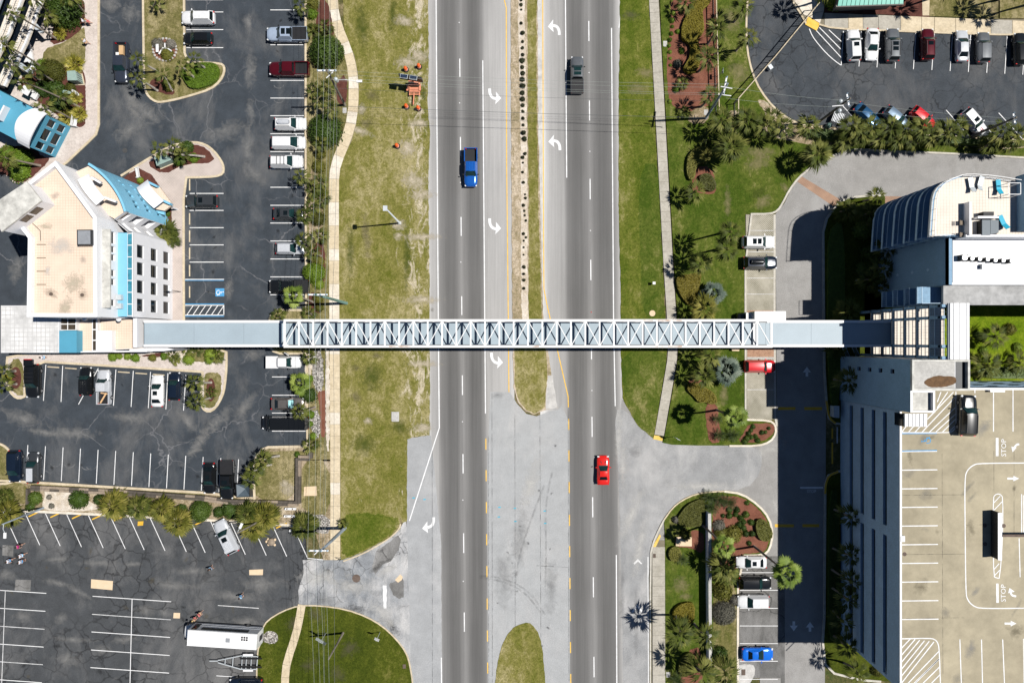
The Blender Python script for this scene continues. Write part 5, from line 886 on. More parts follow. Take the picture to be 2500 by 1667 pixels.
for i, (x, y, r, m) in enumerate(((930, 390, 1.3, 'shrub_olive'), (830, 380, 1.1, 'shrub_olive'), (820, 330, 1.0, 'shrub_grey'), (810, 600, 1.2, 'shrub_deep'), (830, 690, 1.4, 'shrub_deep'), (850, 830, 1.5, 'shrub_olive'), (860, 1010, 1.7, 'shrub_grey'), (820, 1330, 1.2, 'shrub_deep'), (480, 280, .6, 'shrub_grey'), (940, 910, .8, 'shrub_grey'), (560, 400, .9, 'shrub_olive'))):
    bush(('olive bush in the middle of the lower right mulch', 'olive bush against the right face of the boundary wall', 'greyish bush at the top of the boundary wall', 'dark bush beside the wall above the white sedan', 'dark bush beside the wall left of the black SUV', 'olive dry bush between wall and white SUV', 'leafless brown shrub mass beside the boundary wall', 'dark bush by the wall near the blue car', 'dry grey shrub at the lawn tip by the ramp', 'leafless twigs at the tail of the white SUV', 'low olive bush above the tan utility box')[i], pc('F1', x, y), r, m)
hedge('long dark hedge under the palm row below the upper right car park', PS('E1', '1370,1240 1960,1290 2700,1330 3528,1390 3528,1420 2700,1390 1960,1370 1600,1360 1450,1330'), 1.4, 'shrub_deep', 60)
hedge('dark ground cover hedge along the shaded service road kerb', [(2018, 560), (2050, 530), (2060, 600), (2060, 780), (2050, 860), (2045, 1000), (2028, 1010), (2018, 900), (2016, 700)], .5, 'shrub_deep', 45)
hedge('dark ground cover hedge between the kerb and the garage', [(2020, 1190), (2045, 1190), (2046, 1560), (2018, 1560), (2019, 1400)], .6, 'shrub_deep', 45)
for i, (c, x, y, r) in enumerate((('E4', 400, 640, 1.5), ('E4', 470, 860, 1.5), ('E4', 420, 1000, 1.2), ('E6', 640, 455, 1.1), ('E6', 560, 480, .7))): bush(('round shaded shrub near the tower balconies', 'round shaded shrub left of the tower', 'shaded shrub at the lower left of the tower', 'bright round shrub between footbridge and stair tower', 'yellowish flowering shrub between footbridge and stair tower')[i], pc(c, x, y), r, 'shrub_deep' if i < 3 else 'shrub_bright')
for i, (x, y, r, m) in enumerate(((1560, 450, .7, 'shrub_bright'), (1800, 250, .9, 'shrub_olive'), (1880, 420, .8, 'shrub_bright'), (1500, 300, .6, 'shrub_deep'))): bush(('small bright shrub lowest in the courtyard lawn', 'olive shrub highest in the courtyard lawn', 'bright shrub nearest the right edge in the courtyard lawn', 'small dark shrub beside the ribbed roof in the courtyard lawn')[i], pc('E6', x, y), r, m)
hedge('dark planting strip below the bright courtyard lawn', PS('E6', '1450,620 1960,600 2400,600 2400,720 1450,720'), .8, 'shrub_deep', 55)
bush('round green shrub at the left end of the green metal roof', pc('E1', 1680, 20), 1.3, 'shrub_bright'); bush('sunlit bush at the lower corner of the garage', pc('F2', 380, 1480), .9, 'shrub_olive')
for i, (x, y) in enumerate(((1560, -40), (1640, -60), (2420, -60), (3230, -60))): pass
for i, (x, y, h, b) in enumerate(((1620, -110, 6, (1565, 10)), (2800, -130, 6.0, (2620, -10)), (3480, -140, 6.5, (3280, 0)), (3680, -60, 6.5, (3560, 50)))): palm('palm shading the upper right walk from the top edge, %s from the left' % ORD[i], pc('E1', x, y), h, pc('E1', *b), 1.6, 24, group='palms at the top edge')
# ================================================================ vehicles
def loft(stations, W, zb):
    """stations: (x, half-width factor, shoulder z, top z) from nose to tail"""
    b = MB(); hw = W / 2; ring = []
    for x, wf, zs, zt in stations:
        w = hw * wf; half = [(w * .86, zb), (w * .985, zb + .10), (w, (zb + zs) * .5), (w * .985, zs), (w * .90, zt - .02), (w * .45, zt + .015)]
        ring.append([(x, y, z) for y, z in half] + [(x, 0, zt + .03)] + [(x, -y, z) for y, z in half[::-1]])
    n = len(ring[0]); vs = [v for r_ in ring for v in r_]; fs = []
    for i in range(len(ring) - 1):
        for k in range(n): fs.append((i * n + k, i * n + (k + 1) % n, (i + 1) * n + (k + 1) % n, (i + 1) * n + k))
    fs.append(tuple(range(n - 1, -1, -1))); fs.append(tuple((len(ring) - 1) * n + k for k in range(n)))
    return b.add(vs, fs)
def patch(c00, c10, c11, c01, u0, u1, v0, v1, off=.012, bulge=0.0, n=4):
    """patch on the bilinear face c00-c10 (bottom) c01-c11 (top), inset and lifted off it"""
    c00, c10, c11, c01 = map(Vector, (c00, c10, c11, c01)); nm = (c10 - c00).cross(c01 - c00).normalized(); b = MB(); vs = []; fs = []
    for j in range(n + 1):
        for i in range(n + 1):
            u = u0 + (u1 - u0) * i / n; v = v0 + (v1 - v0) * j / n; p = (c00 * (1 - u) + c10 * u) * (1 - v) + (c01 * (1 - u) + c11 * u) * v
            vs.append(p + nm * (off + bulge * math.sin(math.pi * u)))
    for j in range(n):
        for i in range(n): a = j * (n + 1) + i; fs.append((a, a + 1, a + n + 2, a + n + 1))
    return b.add(vs, fs)
def car_parts(kind):
    S = {'sedan': dict(L=4.75, W=1.84, st=[(2.37, .60, .50, .58), (2.30, .78, .60, .68), (2.10, .92, .66, .76), (1.6, .99, .72, .85), (.95, 1, .78, .93), (0, 1, .80, .95), (-1.2, 1, .82, .97), (-1.8, .98, .84, 1.0), (-2.15, .93, .82, .97), (-2.32, .80, .74, .90), (-2.37, .66, .6, .74)], cab=(1.02, -1.85, .28, -1.12, .93, 1.43, .92, .62)),
         'hatch': dict(L=4.5, W=1.82, st=[(2.25, .62, .55, .64), (2.17, .80, .64, .74), (1.95, .93, .70, .82), (1.5, .99, .76, .93), (.9, 1, .82, 1.0), (0, 1, .84, 1.02), (-1.2, 1, .86, 1.03), (-1.9, .98, .86, 1.03), (-2.15, .92, .82, 1.0), (-2.25, .78, .7, .86)], cab=(1.0, -2.12, .22, -1.72, 1.0, 1.56, .92, .66)),
         'suv': dict(L=4.95, W=1.98, st=[(2.47, .66, .62, .74), (2.40, .82, .74, .88), (2.15, .94, .82, 1.0), (1.6, .99, .88, 1.07), (1.0, 1, .92, 1.12), (0, 1, .94, 1.13), (-1.2, 1, .95, 1.14), (-2.0, .99, .95, 1.14), (-2.35, .95, .90, 1.10), (-2.47, .82, .76, .95)], cab=(1.05, -2.36, .34, -2.05, 1.08, 1.76, .93, .68)),
         'van': dict(L=5.2, W=2.0, st=[(2.6, .66, .58, .70), (2.52, .82, .70, .84), (2.25, .94, .78, .96), (1.9, .99, .86, 1.05), (1.4, 1, .92, 1.10), (0, 1, .94, 1.12), (-1.4, 1, .95, 1.12), (-2.2, .99, .95, 1.12), (-2.5, .95, .90, 1.08), (-2.6, .84, .76, .95)], cab=(1.55, -2.5, .55, -2.15, 1.06, 1.74, .93, .69)),
         'pickup': dict(L=5.9, W=2.04, st=[(2.95, .72, .74, .88), (2.88, .86, .86, 1.02), (2.6, .96, .94, 1.12), (2.0, 1, .98, 1.18), (1.4, 1, 1.0, 1.22), (0, 1, 1.0, 1.24), (-.82, 1, 1.0, 1.24), (-.86, 1, .60, .70), (-2.9, 1, .60, .70), (-2.95, .96, .58, .68)], cab=(1.42, -.80, .78, -.66, 1.20, 1.92, .92, .70)),
         'long_van': dict(L=7.0, W=2.06, st=[(3.5, .70, .70, .84), (3.42, .86, .84, 1.0), (3.1, .96, .94, 1.16), (2.7, .99, 1.05, 1.28), (2.2, 1, 1.2, 1.36), (0, 1, 1.25, 1.40), (-3.3, 1, 1.25, 1.40), (-3.5, .97, 1.2, 1.36)], cab=(2.62, -3.47, 1.75, -3.40, 1.34, 2.72, .95, .84)),
         'sports': dict(L=4.5, W=1.95, st=[(2.25, .48, .46, .54), (2.15, .70, .54, .62), (1.9, .88, .62, .72), (1.4, .98, .70, .82), (.7, 1, .72, .86), (-.2, .98, .76, .9), (-1.2, 1, .82, .97), (-1.8, .99, .82, .98), (-2.15, .93, .78, .94), (-2.25, .82, .66, .84)], cab=(.72, -1.65, -.05, -.85, .87, 1.25, .84, .56))}[kind]
    L, W = S['L'], S['W']; parts = []; cab = S['cab']; x0, x1, r0, r1, zb, zt, wb, wr = cab; hb, hr = W / 2 * wb, W / 2 * wr
    def refine(st):
        def at(x):
            for a, b in zip(st, st[1:]):
                if b[0] <= x <= a[0]: t = 0 if a[0] == b[0] else (a[0] - x) / (a[0] - b[0]); return [a[k] + (b[k] - a[k]) * t for k in range(4)]
            return list(st[-1])
        n0, n1 = st[0][0], st[-1][0]; xs = {s_[0] for s_ in st} | {n0 - d for d in (.03, .1, .2, .34, .52, .75)} | {n1 + d for d in (.03, .1, .2, .34, .52)}; out = []
        kf, kr = (.40, .30) if kind not in ('pickup', 'long_van') else (.34, .08)
        for x in sorted(xs, reverse=True):
            q = at(x); df, dr = n0 - x, x - n1; wf = 1 - kf * max(0, 1 - df / .85) ** 2.4 - kr * max(0, 1 - dr / .6) ** 2.6
            if kind == 'sports': wf *= 1 - .05 * math.exp(-((x + .1) / .6) ** 2)
            out.append((x, wf, q[2], q[3]))
        return out
    parts.append(('body', loft(refine(S['st']), W, .24), 'P', True, None))
    parts.append(('cowl', MB().box(x0 - .02, 0, zb + .012, .16, W * .72, .04), 'trim', False, None))
    # cabin shell (pillars and roof), front edges bowed
    bow, cr = .14, .05; BF = [(x0 - bow, hb), (x0 + 0, 0), (x0 - bow, -hb)]; BR = [(x1, -hb), (x1 - .02, 0), (x1, hb)]; TF = [(r0 - bow * .6, hr), (r0, 0), (r0 - bow * .6, -hr)]; TR = [(r1, -hr), (r1, 0), (r1, hr)]
    low = BF + BR; top = TF + TR; vs = [(x, y, zb) for x, y in low] + [(x, y, zt - (cr if abs(y) > .01 else 0)) for x, y in top]
    fs = [(i, (i + 1) % 6, (i + 1) % 6 + 6, i + 6) for i in range(6)]
    parts.append(('cabin', MB().add(vs, [f[::-1] for f in fs] + [(6, 7, 10, 11)[::-1], (7, 8, 9, 10)[::-1]]), 'P', False, None))
    # roof skin
    b = MB(); vv = []; N = 6
    for i in range(N + 1):
        for j in range(5):
            u = i / N; v = -1 + j / 2; xx = (r0 - bow * .6 * abs(v)) * (1 - u) + r1 * u; vv.append((xx + (.02 if u < .5 else -.02), v * hr * 1.01, zt + .018 - cr * v * v - .02 * (2 * u - 1) ** 2))
    b.add(vv, [(i * 5 + j, (i + 1) * 5 + j, (i + 1) * 5 + j + 1, i * 5 + j + 1)[::-1] for i in range(N) for j in range(4)])
    parts.append(('roof', b, 'P', True, None))
    z1 = zt - cr * .4
    parts.append(('windshield', patch((x0 - .08, -hb, zb), (x0 - .08, hb, zb), (r0 - .05, hr, z1), (r0 - .05, -hr, z1), .05, .95, .04, .94, .02, .07), 'glass_teal', True, None))
    parts.append(('rear_window', patch((x1, hb, zb), (x1, -hb, zb), (r1, -hr, z1), (r1, hr, z1), .08, .92, .12, .92, .02, .02), 'glass', True, None))
    nwin = 3 if kind in ('suv', 'van', 'long_van') else 2
    for s in (1, -1):
        A, B_, C_, D_ = (x0 - bow, s * hb, zb), (x1, s * hb, zb), (r1, s * hr, zt - cr), (r0 - bow * .6, s * hr, zt - cr)
        if s > 0: A, B_, C_, D_ = B_, A, D_, C_
        for k in range(nwin):
            u0, u1 = k / nwin + .03, (k + 1) / nwin - .03
            parts.append(('side_window', patch(A, B_, C_, D_, u0, u1, .08, .93, .014, 0, 2), 'glass', False, None))
    zl = S['st'][2][2]; xn, xt = L / 2, -L / 2
    for s in (1, -1):
        parts.append(('headlight', MB().box(xn - .17, s * W / 2 * .74, zl - .02, .22, .34, .12, -s * .5), 'lamp_clear', False, None))
        parts.append(('taillight', MB().box(xt + .09, s * W / 2 * .78, (zl + .12) if kind != 'pickup' else .95, .16, .26, .16, s * .35), 'lamp_red', False, None))
        parts.append(('mirror', MB().box(x0 - .25, s * (W / 2 + .10), zb + .05, .13, .24, .16, s * .2), 'P' if kind != 'pickup' else 'trim', False, None))
    rr = {'pickup': .40, 'suv': .37, 'long_van': .36}.get(kind, .335); xa, xb = L * .305, -L * .29
    if kind == 'pickup': xb = -L * .31
    tw = MB()
    for z in (0,):
        n = 14; prof = [(rr * .55, -.115), (rr * .93, -.115), (rr, -.07), (rr, .07), (rr * .93, .115), (rr * .55, .115)]
        vs = [(r_ * math.cos(2 * math.pi * k / n), y, r_ * math.sin(2 * math.pi * k / n)) for r_, y in prof for k in range(n)]
        tw.add(vs, [(i * n + k, i * n + (k + 1) % n, (i + 1) * n + (k + 1) % n, (i + 1) * n + k) for i in range(5) for k in range(n)])
    rim = MB(); n = 14
    rim.add([(0, .105, 0), (0, -.105, 0)] + [(rr * .60 * math.cos(2 * math.pi * k / n), y, rr * .60 * math.sin(2 * math.pi * k / n)) for y in (.112, -.112) for k in range(n)], [(0, 2 + k, 2 + (k + 1) % n) for k in range(n)] + [(1, 2 + n + (k + 1) % n, 2 + n + k) for k in range(n)])
    tm, rm = mesh_data('tyre', tw.v, tw.f, True), mesh_data('rim', rim.v, rim.f)
    wheels = [((x, s * (W / 2 - .105), rr), tm, rm) for x in (xa, xb) for s in (1, -1)]
    if kind == 'pickup':
        for s in (1, -1): parts.append(('bed_side', MB().box(-1.9, s * (W / 2 - .07), .95, 2.1, .13, .62), 'P', False, None))
        parts.append(('tailgate', MB().box(-2.90, 0, .93, .10, W - .3, .58), 'P', False, None)); parts.append(('bed_liner', MB().box(-1.88, 0, .745, 2.0, W - .28, .03), 'trim', False, None))
    out = [(nm, mesh_data(nm, b.v, b.f, sm), mt) for nm, b, mt, sm, _ in parts]
    return out, wheels, S
CARS = {}
def car(label, px, head, kind, paint, L=None, cat='car', name=None, z=.012, extras=(), group=None, zh=.9, W=None):
    if kind not in CARS: CARS[kind] = car_parts(kind)
    parts, wheels, S = CARS[kind]; p = G(px, z + zh); t = thing(name or {'suv': 'parked_suv', 'pickup': 'pickup_truck', 'van': 'minivan', 'long_van': 'passenger_van', 'sports': 'sports_car', 'hatch': 'hatchback_car'}.get(kind, 'sedan_car'), label, cat, (p.x, p.y, z), R(head), group)
    s = (L / S['L']) if L else 1.0; sy = (W / S['W']) if W else (1 + (s - 1) * .5); t.scale = (s, sy, 1 + (s - 1) * .5)
    for nm, me, mt in parts: link(nm, me, 'paint_' + paint if mt == 'P' else mt, t, slot=True)
    for loc, tm, rm in wheels:
        q = link('wheel', tm, 'tyre', t); q.location = loc; link('rim', rm, 'rim', q)
    x0, x1, r0, r1, zb, zt, wb, wr = S['cab']; hr = S['W'] / 2 * wr
    for e in extras:
        if e == 'sunroof': MB().box(r0 - .55, 0, zt + .022, .62, hr * 1.15, .03).build('sunroof', 'glass', t)
        if e == 'panorama':
            for dx in (-.5, -1.25): MB().box(r0 + dx, 0, zt + .022, .58, hr * 1.2, .03).build('sunroof', 'glass', t)
        if e == 'rails':
            for s2 in (1, -1): MB().bar((r0 - .2, s2 * hr * .93, zt + .05), (r1 + .1, s2 * hr * .93, zt + .05), .05, .05).build('roof_rail', 'trim', t)
        if e == 'bars':
            for k in range(3): MB().bar((r0 - .4 - k * .55, -hr * .9, zt + .07), (r0 - .4 - k * .55, hr * .9, zt + .07), .06, .05).build('roof_bar', 'trim', t)
        if e in ('box_silver', 'box_black'):
            b = MB(); xs = [r0 - .15, r0 - .35, r0 - 1.4, r0 - 1.95, r0 - 2.05]; b.add([(x, y * k, zt + zz) for x, k in zip(xs, (.5, .9, 1, .9, .6)) for y, zz in ((.42, .08), (.38, .3), (0, .38), (-.38, .3), (-.42, .08))], [(i * 5 + j, i * 5 + j + 1, (i + 1) * 5 + j + 1, (i + 1) * 5 + j) for i in range(4) for j in range(4)] + [(0, 1, 2, 3, 4), (24, 23, 22, 21, 20)])
            b.build('roof_box', 'paint_silver' if e == 'box_silver' else 'paint_black', t, True)
        if e == 'ribs':
            for k in range(5): MB().bar((r0 - .25, (k - 2) * hr * .36, zt + .02), (r1 + .15, (k - 2) * hr * .36, zt + .02), .035, .02).build('roof_rib', 'paint_' + paint, t)
        if e in ('cover', 'cover_white'): MB().box(-1.9, 0, 1.28, 2.05, S['W'] - .16, .035).build('bed_cover', 'trim' if e == 'cover' else 'paint_white', t)
        if e == 'cargo': MB().box(-1.75, .12, .98, 1.35, .62, .42).build('cardboard_box', 'cardboard', t); MB().box(-1.2, -.5, .9, .5, .5, .28).build('cardboard_box', 'line_white', t)
        if e == 'lumber': MB().bar((-1.0, -.5, 1.0), (-2.7, .35, 1.2), .22, .12).build('timber_plank', 'lumber', t); MB().bar((-1.0, .4, 1.0), (-1.15, -.7, 1.0), .16, .1).build('timber_plank', 'lumber', t)
        if e == 'shade': patch((x0 - .08, -hr, zb), (x0 - .08, hr, zb), (r0 - .05, hr, zt - .02), (r0 - .05, -hr, zt - .02), .0, 1, .06, .9, .05, .07).build('sun_shade', 'glass_cyan', t, True)
        if e == 'stripes':
            for s2 in (1, -1): MB().box(x0 + .5, s2 * .14, zb + .045, .8, .09, .02).build('hood_stripe', 'lamp_red', t)
        if e == 'hatch_open': MB().box(x1 - .35, 0, zt + .05, 1.0, hr * 1.9, .08).build('tailgate', 'paint_' + paint, t); MB().box(x1 - .82, 0, zt + .1, .1, hr * 1.7, .06).build('brake_light', 'lamp_red', t)
        if e == 'door_open': MB().box(x0 - .75, S['W'] / 2 + .35, 1.0, .95, .09, .9, -.6).build('door', 'paint_' + paint, t)
        if e == 'panel': MB().box(-.9, 0, zt + .05, 1.9, hr * 1.55, .03).build('roof_panel', 'paint_silver', t)
        if e == 'vents':
            for s2 in (1, -1): MB().box(x0 + .55, s2 * .32, S['st'][3][3] + .07, .34, .10, .02, s2 * .5).build('hood_vent', 'trim', t)
        if e == 'glassroof':
            for dx in (.05, -.62): MB().box(r0 - .30 + dx, 0, zt + .025, .5, hr * 1.5, .03).build('roof_glass', 'glass_teal', t)
    return t
U, D, LE, RI = 90, 270, 180, 0
def C(crop, x, y): return pt(crop, x, y)
car('black pickup with cardboard boxes in its bed, driving down the left lane', C('A1', 1160, 600), D, 'pickup', 'slate', 6.0, 'pickup', extras=('cargo', 'ribs'))
car('white three-row SUV beside the grass island at upper left', C('B1', 325, 170), LE, 'suv', 'white', 5.0, extras=('rails',))
car('small glossy black hatchback just below the white SUV on the island side', C('B1', 320, 365), LE, 'hatch', 'black', 4.4)
car('silver blue pickup with sunroof and black bed cover', C('B1', 1180, 330), LE, 'pickup', 'silver_blue', 6.1, 'pickup', extras=('panorama', 'cover'))
car('maroon pickup with open bed in the left car park', C('B1', 1200, 660), LE, 'pickup', 'maroon', 6.0, 'pickup')
car('white SUV with silver roof box beside the strip', C('B1', 1210, 1185), RI, 'suv', 'white', 4.75, extras=('box_silver', 'rails'))
car('plain white minivan, middle of the three white cars', C('B1', 1190, 1365), RI, 'van', 'white', 5.1)
car('white SUV with roof cross bars, lowest of the three white cars', C('B2', 1172, 175), RI, 'suv', 'white', 4.95, extras=('rails', 'bars'))
car('dark grey SUV with small sunroof facing the white hotel', C('B2', 360, 555), LE, 'suv', 'dark_grey', 4.9, extras=('sunroof',))
car('dark grey sedan with sunroof half under a palm', C('B2', 1190, 672), RI, 'sedan', 'dark_grey', 4.6, extras=('sunroof',))
car('small silver SUV with a palm shadow on its bonnet', C('B2', 1205, 1005), RI, 'hatch', 'silver', 4.3)
car('black pickup with black bed cover beside the footbridge', C('B2', 1198, 1370), LE, 'pickup', 'black', 6.0, 'pickup', extras=('cover',))
car('old white pickup with an open door just below the footbridge', C('B3', 1145, 722), RI, 'pickup', 'white', 5.2, 'pickup', extras=('cover_white', 'door_open'), W=1.85)
car('brownish grey sedan with bright sun shade behind its windscreen', C('B3', 1180, 1120), RI, 'sedan', 'grey_brown', 4.95, extras=('shade',))
car('long black passenger van with ribbed roof', C('B3', 1145, 1308), LE, 'long_van', 'black', 7.0, 'van', extras=('ribs',), zh=1.8)
car('large black SUV with its tailgate open at the left end of the row', C('A3', 310, 900), D, 'suv', 'black', 5.1, extras=('hatch_open', 'bars'), W=2.1)
car('black SUV with slatted roof in the row below the hotel', C('A3', 818, 905), U, 'suv', 'black', 4.3, extras=('ribs',), W=1.9)
car('silver pickup with planks in its bed', C('A3', 990, 960), U, 'pickup', 'silver', 5.2, 'pickup', extras=('lumber', 'ribs'), W=1.9)
car('white sedan with sunroof in the row below the hotel', C('A3', 1500, 998), U, 'sedan', 'white', 4.8, extras=('sunroof',))
car('dark navy hatchback right of the white sedan', C('A3', 1665, 952), U, 'hatch', 'navy', 4.25)
car('dark navy minivan parked against the left island', C('A4', 135, 345), D, 'van', 'navy', 4.8)
car('dark SUV with a pale grey roof panel at the lower left row', C('A4', 312, 360), U, 'hatch', 'dark_grey', 4.7, extras=('panel',))
car('black sedan next to the black pickup at the lower row end', C('B4', 430, 657), D, 'sedan', 'black', 4.7, extras=('sunroof',))
car('black pickup with sunroof at the end of the lower row', C('B4', 605, 668), D, 'pickup', 'black', 5.8, 'pickup', extras=('cover', 'sunroof'))
car('silver SUV with ribbed roof parked askew under the bushy palms', C('B4', 595, 1215), 116, 'suv', 'silver', 5.4, extras=('sunroof', 'ribs'))
car('dark blue-black car cut off by the bottom edge', (600, 1672), LE, 'suv', 'navy', 5.0)
car('blue pickup driving down the highway', (1149.5, 409), D, 'pickup', 'blue', 5.8, 'pickup', extras=('ribs',))
car('grey pickup with dark glass roof driving up the highway', (1409, 183), U, 'pickup', 'grey', 5.5, 'pickup', extras=('glassroof', 'cover'))
car('red sports car driving up the highway', (1473, 1148), U, 'sports', 'race_red', 4.4, extras=('vents',))
car('white SUV with dark sunroof, first in the upper right row', C('E2', 333, 432), 93, 'suv', 'white', 4.75, extras=('sunroof',))
car('pale silver sedan facing down beside the white SUV', C('E2', 510, 422), 268, 'sedan', 'white', 4.85)
car('dark grey SUV with glass roof panels in the upper right row', C('E2', 705, 430), 90, 'suv', 'grey', 5.0, extras=('panorama', 'rails'))
car('maroon SUV with sunroof in the upper right row', C('E2', 1040, 422), 90, 'suv', 'maroon', 4.7, extras=('sunroof', 'rails'))
car('silver sedan in the upper right row', C('E2', 1375, 435), 90, 'sedan', 'silver', 4.75)
car('grey SUV right of the silver sedan', C('E2', 1575, 452), 90, 'suv', 'grey', 4.6)
car('black glossy car cut off by the right edge', C('E2', 1930, 465), 92, 'suv', 'black', 4.8)
car('dark blue sedan partly under the palm row', C('E2', 470, 1105), 318, 'sedan', 'mid_blue', 4.6)
car('steel blue SUV partly under the palm row', C('E2', 745, 1130), 320, 'hatch', 'steel_blue', 4.4)
car('bright red hatchback partly under the palm row', C('E2', 1000, 1130), 320, 'hatch', 'red', 4.2)
car('white SUV with red bonnet stripes parked at a slant', C('E2', 1485, 1170), 311, 'suv', 'white', 4.6, extras=('sunroof', 'stripes'))
car('white SUV with glass roof on the paver bays', C('E3', 990, 945), RI, 'suv', 'white', 4.9, extras=('panorama',))
car('navy SUV with black roof box on the paver bays', C('E3', 1005, 1142), RI, 'suv', 'navy', 5.1, extras=('box_black', 'rails'))
car('red SUV on the paver bays below the footbridge', C('E5', 1003, 605), RI, 'suv', 'red', 4.7, extras=('rails',))
car('white sedan with sunroof at the head of the lower right bays', C('F1', 1080, 622), LE, 'sedan', 'white', 4.6, extras=('sunroof',))
car('black SUV in the lower right bays', C('F1', 1108, 782), RI, 'suv', 'black', 4.9, extras=('rails',))
car('white wagon below the black SUV in the lower right bays', C('F1', 1092, 928), LE, 'suv', 'white', 4.8)
car('bright blue sports coupe in the lower right bays', C('F1', 1130, 1345), RI, 'sports', 'bright_blue', 4.75)
car('black SUV parked on the rooftop deck', C('E6', 1425, 1075), 88, 'suv', 'black', 5.3, z=15.13, W=2.1, extras=('rails',))
car('white car half hidden behind leaning palms by the curved hotel', C('A1', 245, 540), 100, 'sedan', 'white', 4.4)

# box truck under the footbridge
p = G(pt('E5', 1000, 155), 2.0); t = thing('box_truck', 'white box truck half hidden under the footbridge', 'truck', (p.x, p.y, .02), R(180))
MB().box(-1.1, 0, 2.0, 4.6, 2.3, 2.4).build('cargo_box', 'paint_white', t); MB().add(*(lambda b: (b.v, b.f))(loft([(3.1, .72, .9, 1.1), (2.9, .9, 1.0, 1.25), (2.2, 1, 1.1, 1.4), (1.4, 1, 1.1, 1.4)], 2.0, .4))).build('bonnet', 'paint_black', t, True)
MB().box(1.65, 0, 1.75, .95, 1.95, .9).build('cab', 'paint_white', t); MB().box(2.14, 0, 1.85, .06, 1.7, .6).build('windshield', 'glass_teal', t)
for x in (2.4, -2.2):
    for s in (1, -1): q = link('wheel', CARS['pickup'][1][0][1], 'tyre', t); q.location = (x, s * .9, .4); link('rim', CARS['pickup'][1][0][2], 'rim', q)
# motor coach
P = [G(pt('V6', x, y), 3.3) for x, y in ((275, 590), (1610, 690), (1620, 370), (290, 300))]; c = sum(P, Vector()) / 4; d = (P[3] + P[0] - P[1] - P[2]); ang = math.atan2(d.y, d.x)
Lr = d.length / 2; Wr = ((P[0] - P[3]).length + (P[1] - P[2]).length) / 2
t = thing('motor_coach', 'long white coach with dark side windows beside the round lawn', 'coach', (c.x, c.y, .02), ang)
MB().box(0, 0, 1.85, Lr, Wr, 2.6).build('body', 'paint_white', t); MB().box(-.02, 0, 3.19, Lr - .12, Wr - .14, .10).build('roof', 'roof_white', t)
MB().add(*(lambda b: (b.v, b.f))(loft([(Lr / 2 + 1.35, .66, .95, 1.2), (Lr / 2 + 1.2, .84, 1.05, 1.32), (Lr / 2 + .6, .96, 1.15, 1.45), (Lr / 2 - .05, 1, 1.2, 1.5)], Wr * .94, .45))).build('bonnet', 'paint_white', t, True)
MB().box(Lr / 2 + .03, 0, 2.25, .06, Wr - .3, 1.1).build('windshield', 'glass_blue', t)
for s in (1, -1):
    MB().box(-.1, s * (Wr / 2 + .012), 2.45, Lr * .68, .03, .75).build('side_window', 'glass', t); MB().box(Lr / 2 - .75, s * (Wr / 2 + .014), 1.95, .75, .03, 1.9).build('door', 'glass', t)
    for zz in (.95, 1.5): MB().box(-.3, s * (Wr / 2 + .012), zz, Lr * .9, .03, .05).build('trim_strip', 'paint_silver', t)
    for x in (Lr / 2 + .5, -Lr / 2 + 2.4): q = link('wheel', CARS['pickup'][1][0][1], 'tyre', t); q.location = (x, s * (Wr / 2 - .05), .42); q.scale = (1.1, 1.3, 1.1); link('rim', CARS['pickup'][1][0][2], 'rim', q)
    MB().box(Lr / 2 + .6, s * (Wr / 2 + .25), 1.8, .12, .3, .4).build('mirror', 'trim', t)
MB().box(-Lr / 2 - .03, 0, 1.5, .06, .8, 1.2).build('rear_grille', 'trim', t); MB().box(-.9, -.05, 3.27, .62, .62, .06).build('roof_hatch', 'steel', t)
MB().box(-3.35, -.45, 3.26, 1.25, .8, .05).build('vent_plate', 'white_metal', t)
for i in range(3):
    for j in range(2): MB().lathe([(.14, 0), (.14, .05), (0, .05)], 10, (-3.72 + i * .36, -.62 + j * .34, 3.285)).build('roof_fan', 'trim', t)
# boat trailer
def tv(x, y, z=.55): 
    q = G(pt('V6', x, y), z); return q
o0 = tv(1300, 900, 0); t = thing('boat_trailer', 'empty galvanised boat trailer with dark bunks beside the coach', 'trailer', (o0.x, o0.y, .02))
L_ = lambda a, b, w=.12, nm='frame_rail', m='galv': MB().bar(tv(*a) - Vector((o0.x, o0.y, 0)), tv(*b) - Vector((o0.x, o0.y, 0)), w, .12).build(nm, m, t)
for a, b in (((720, 880), (880, 880)), ((880, 870), (1350, 775)), ((880, 910), (1310, 1035)), ((1350, 790), (1635, 795)), ((1310, 1035), (1615, 1040)), ((1640, 790), (1620, 1045))): L_(a, b)
for a, b in (((1020, 850), (1015, 950)), ((1170, 820), (1160, 985)), ((1345, 790), (1335, 1030)), ((1425, 795), (1415, 1035)), ((1520, 795), (1510, 1035))): L_(a, b, .09, 'cross_member')
for a, b in (((1300, 835, .72), (1720, 835, .72)), ((1290, 990, .72), (1715, 1000, .72))): L_(a, b, .22, 'bunk', 'black')
for y in (760, 1060):
    q = tv(1460, y, .6) - Vector((o0.x, o0.y, 0)); MB().box(q.x, q.y, .68, 1.5, .28, .06).build('mudguard', 'white_metal', t)
    for dx in (-.4, .4): wq = link('wheel', CARS['pickup'][1][0][1], 'tyre', t); wq.location = (q.x + dx, q.y, .34); wq.scale = (.85,) * 3; link('rim', CARS['pickup'][1][0][2], 'rim', wq)
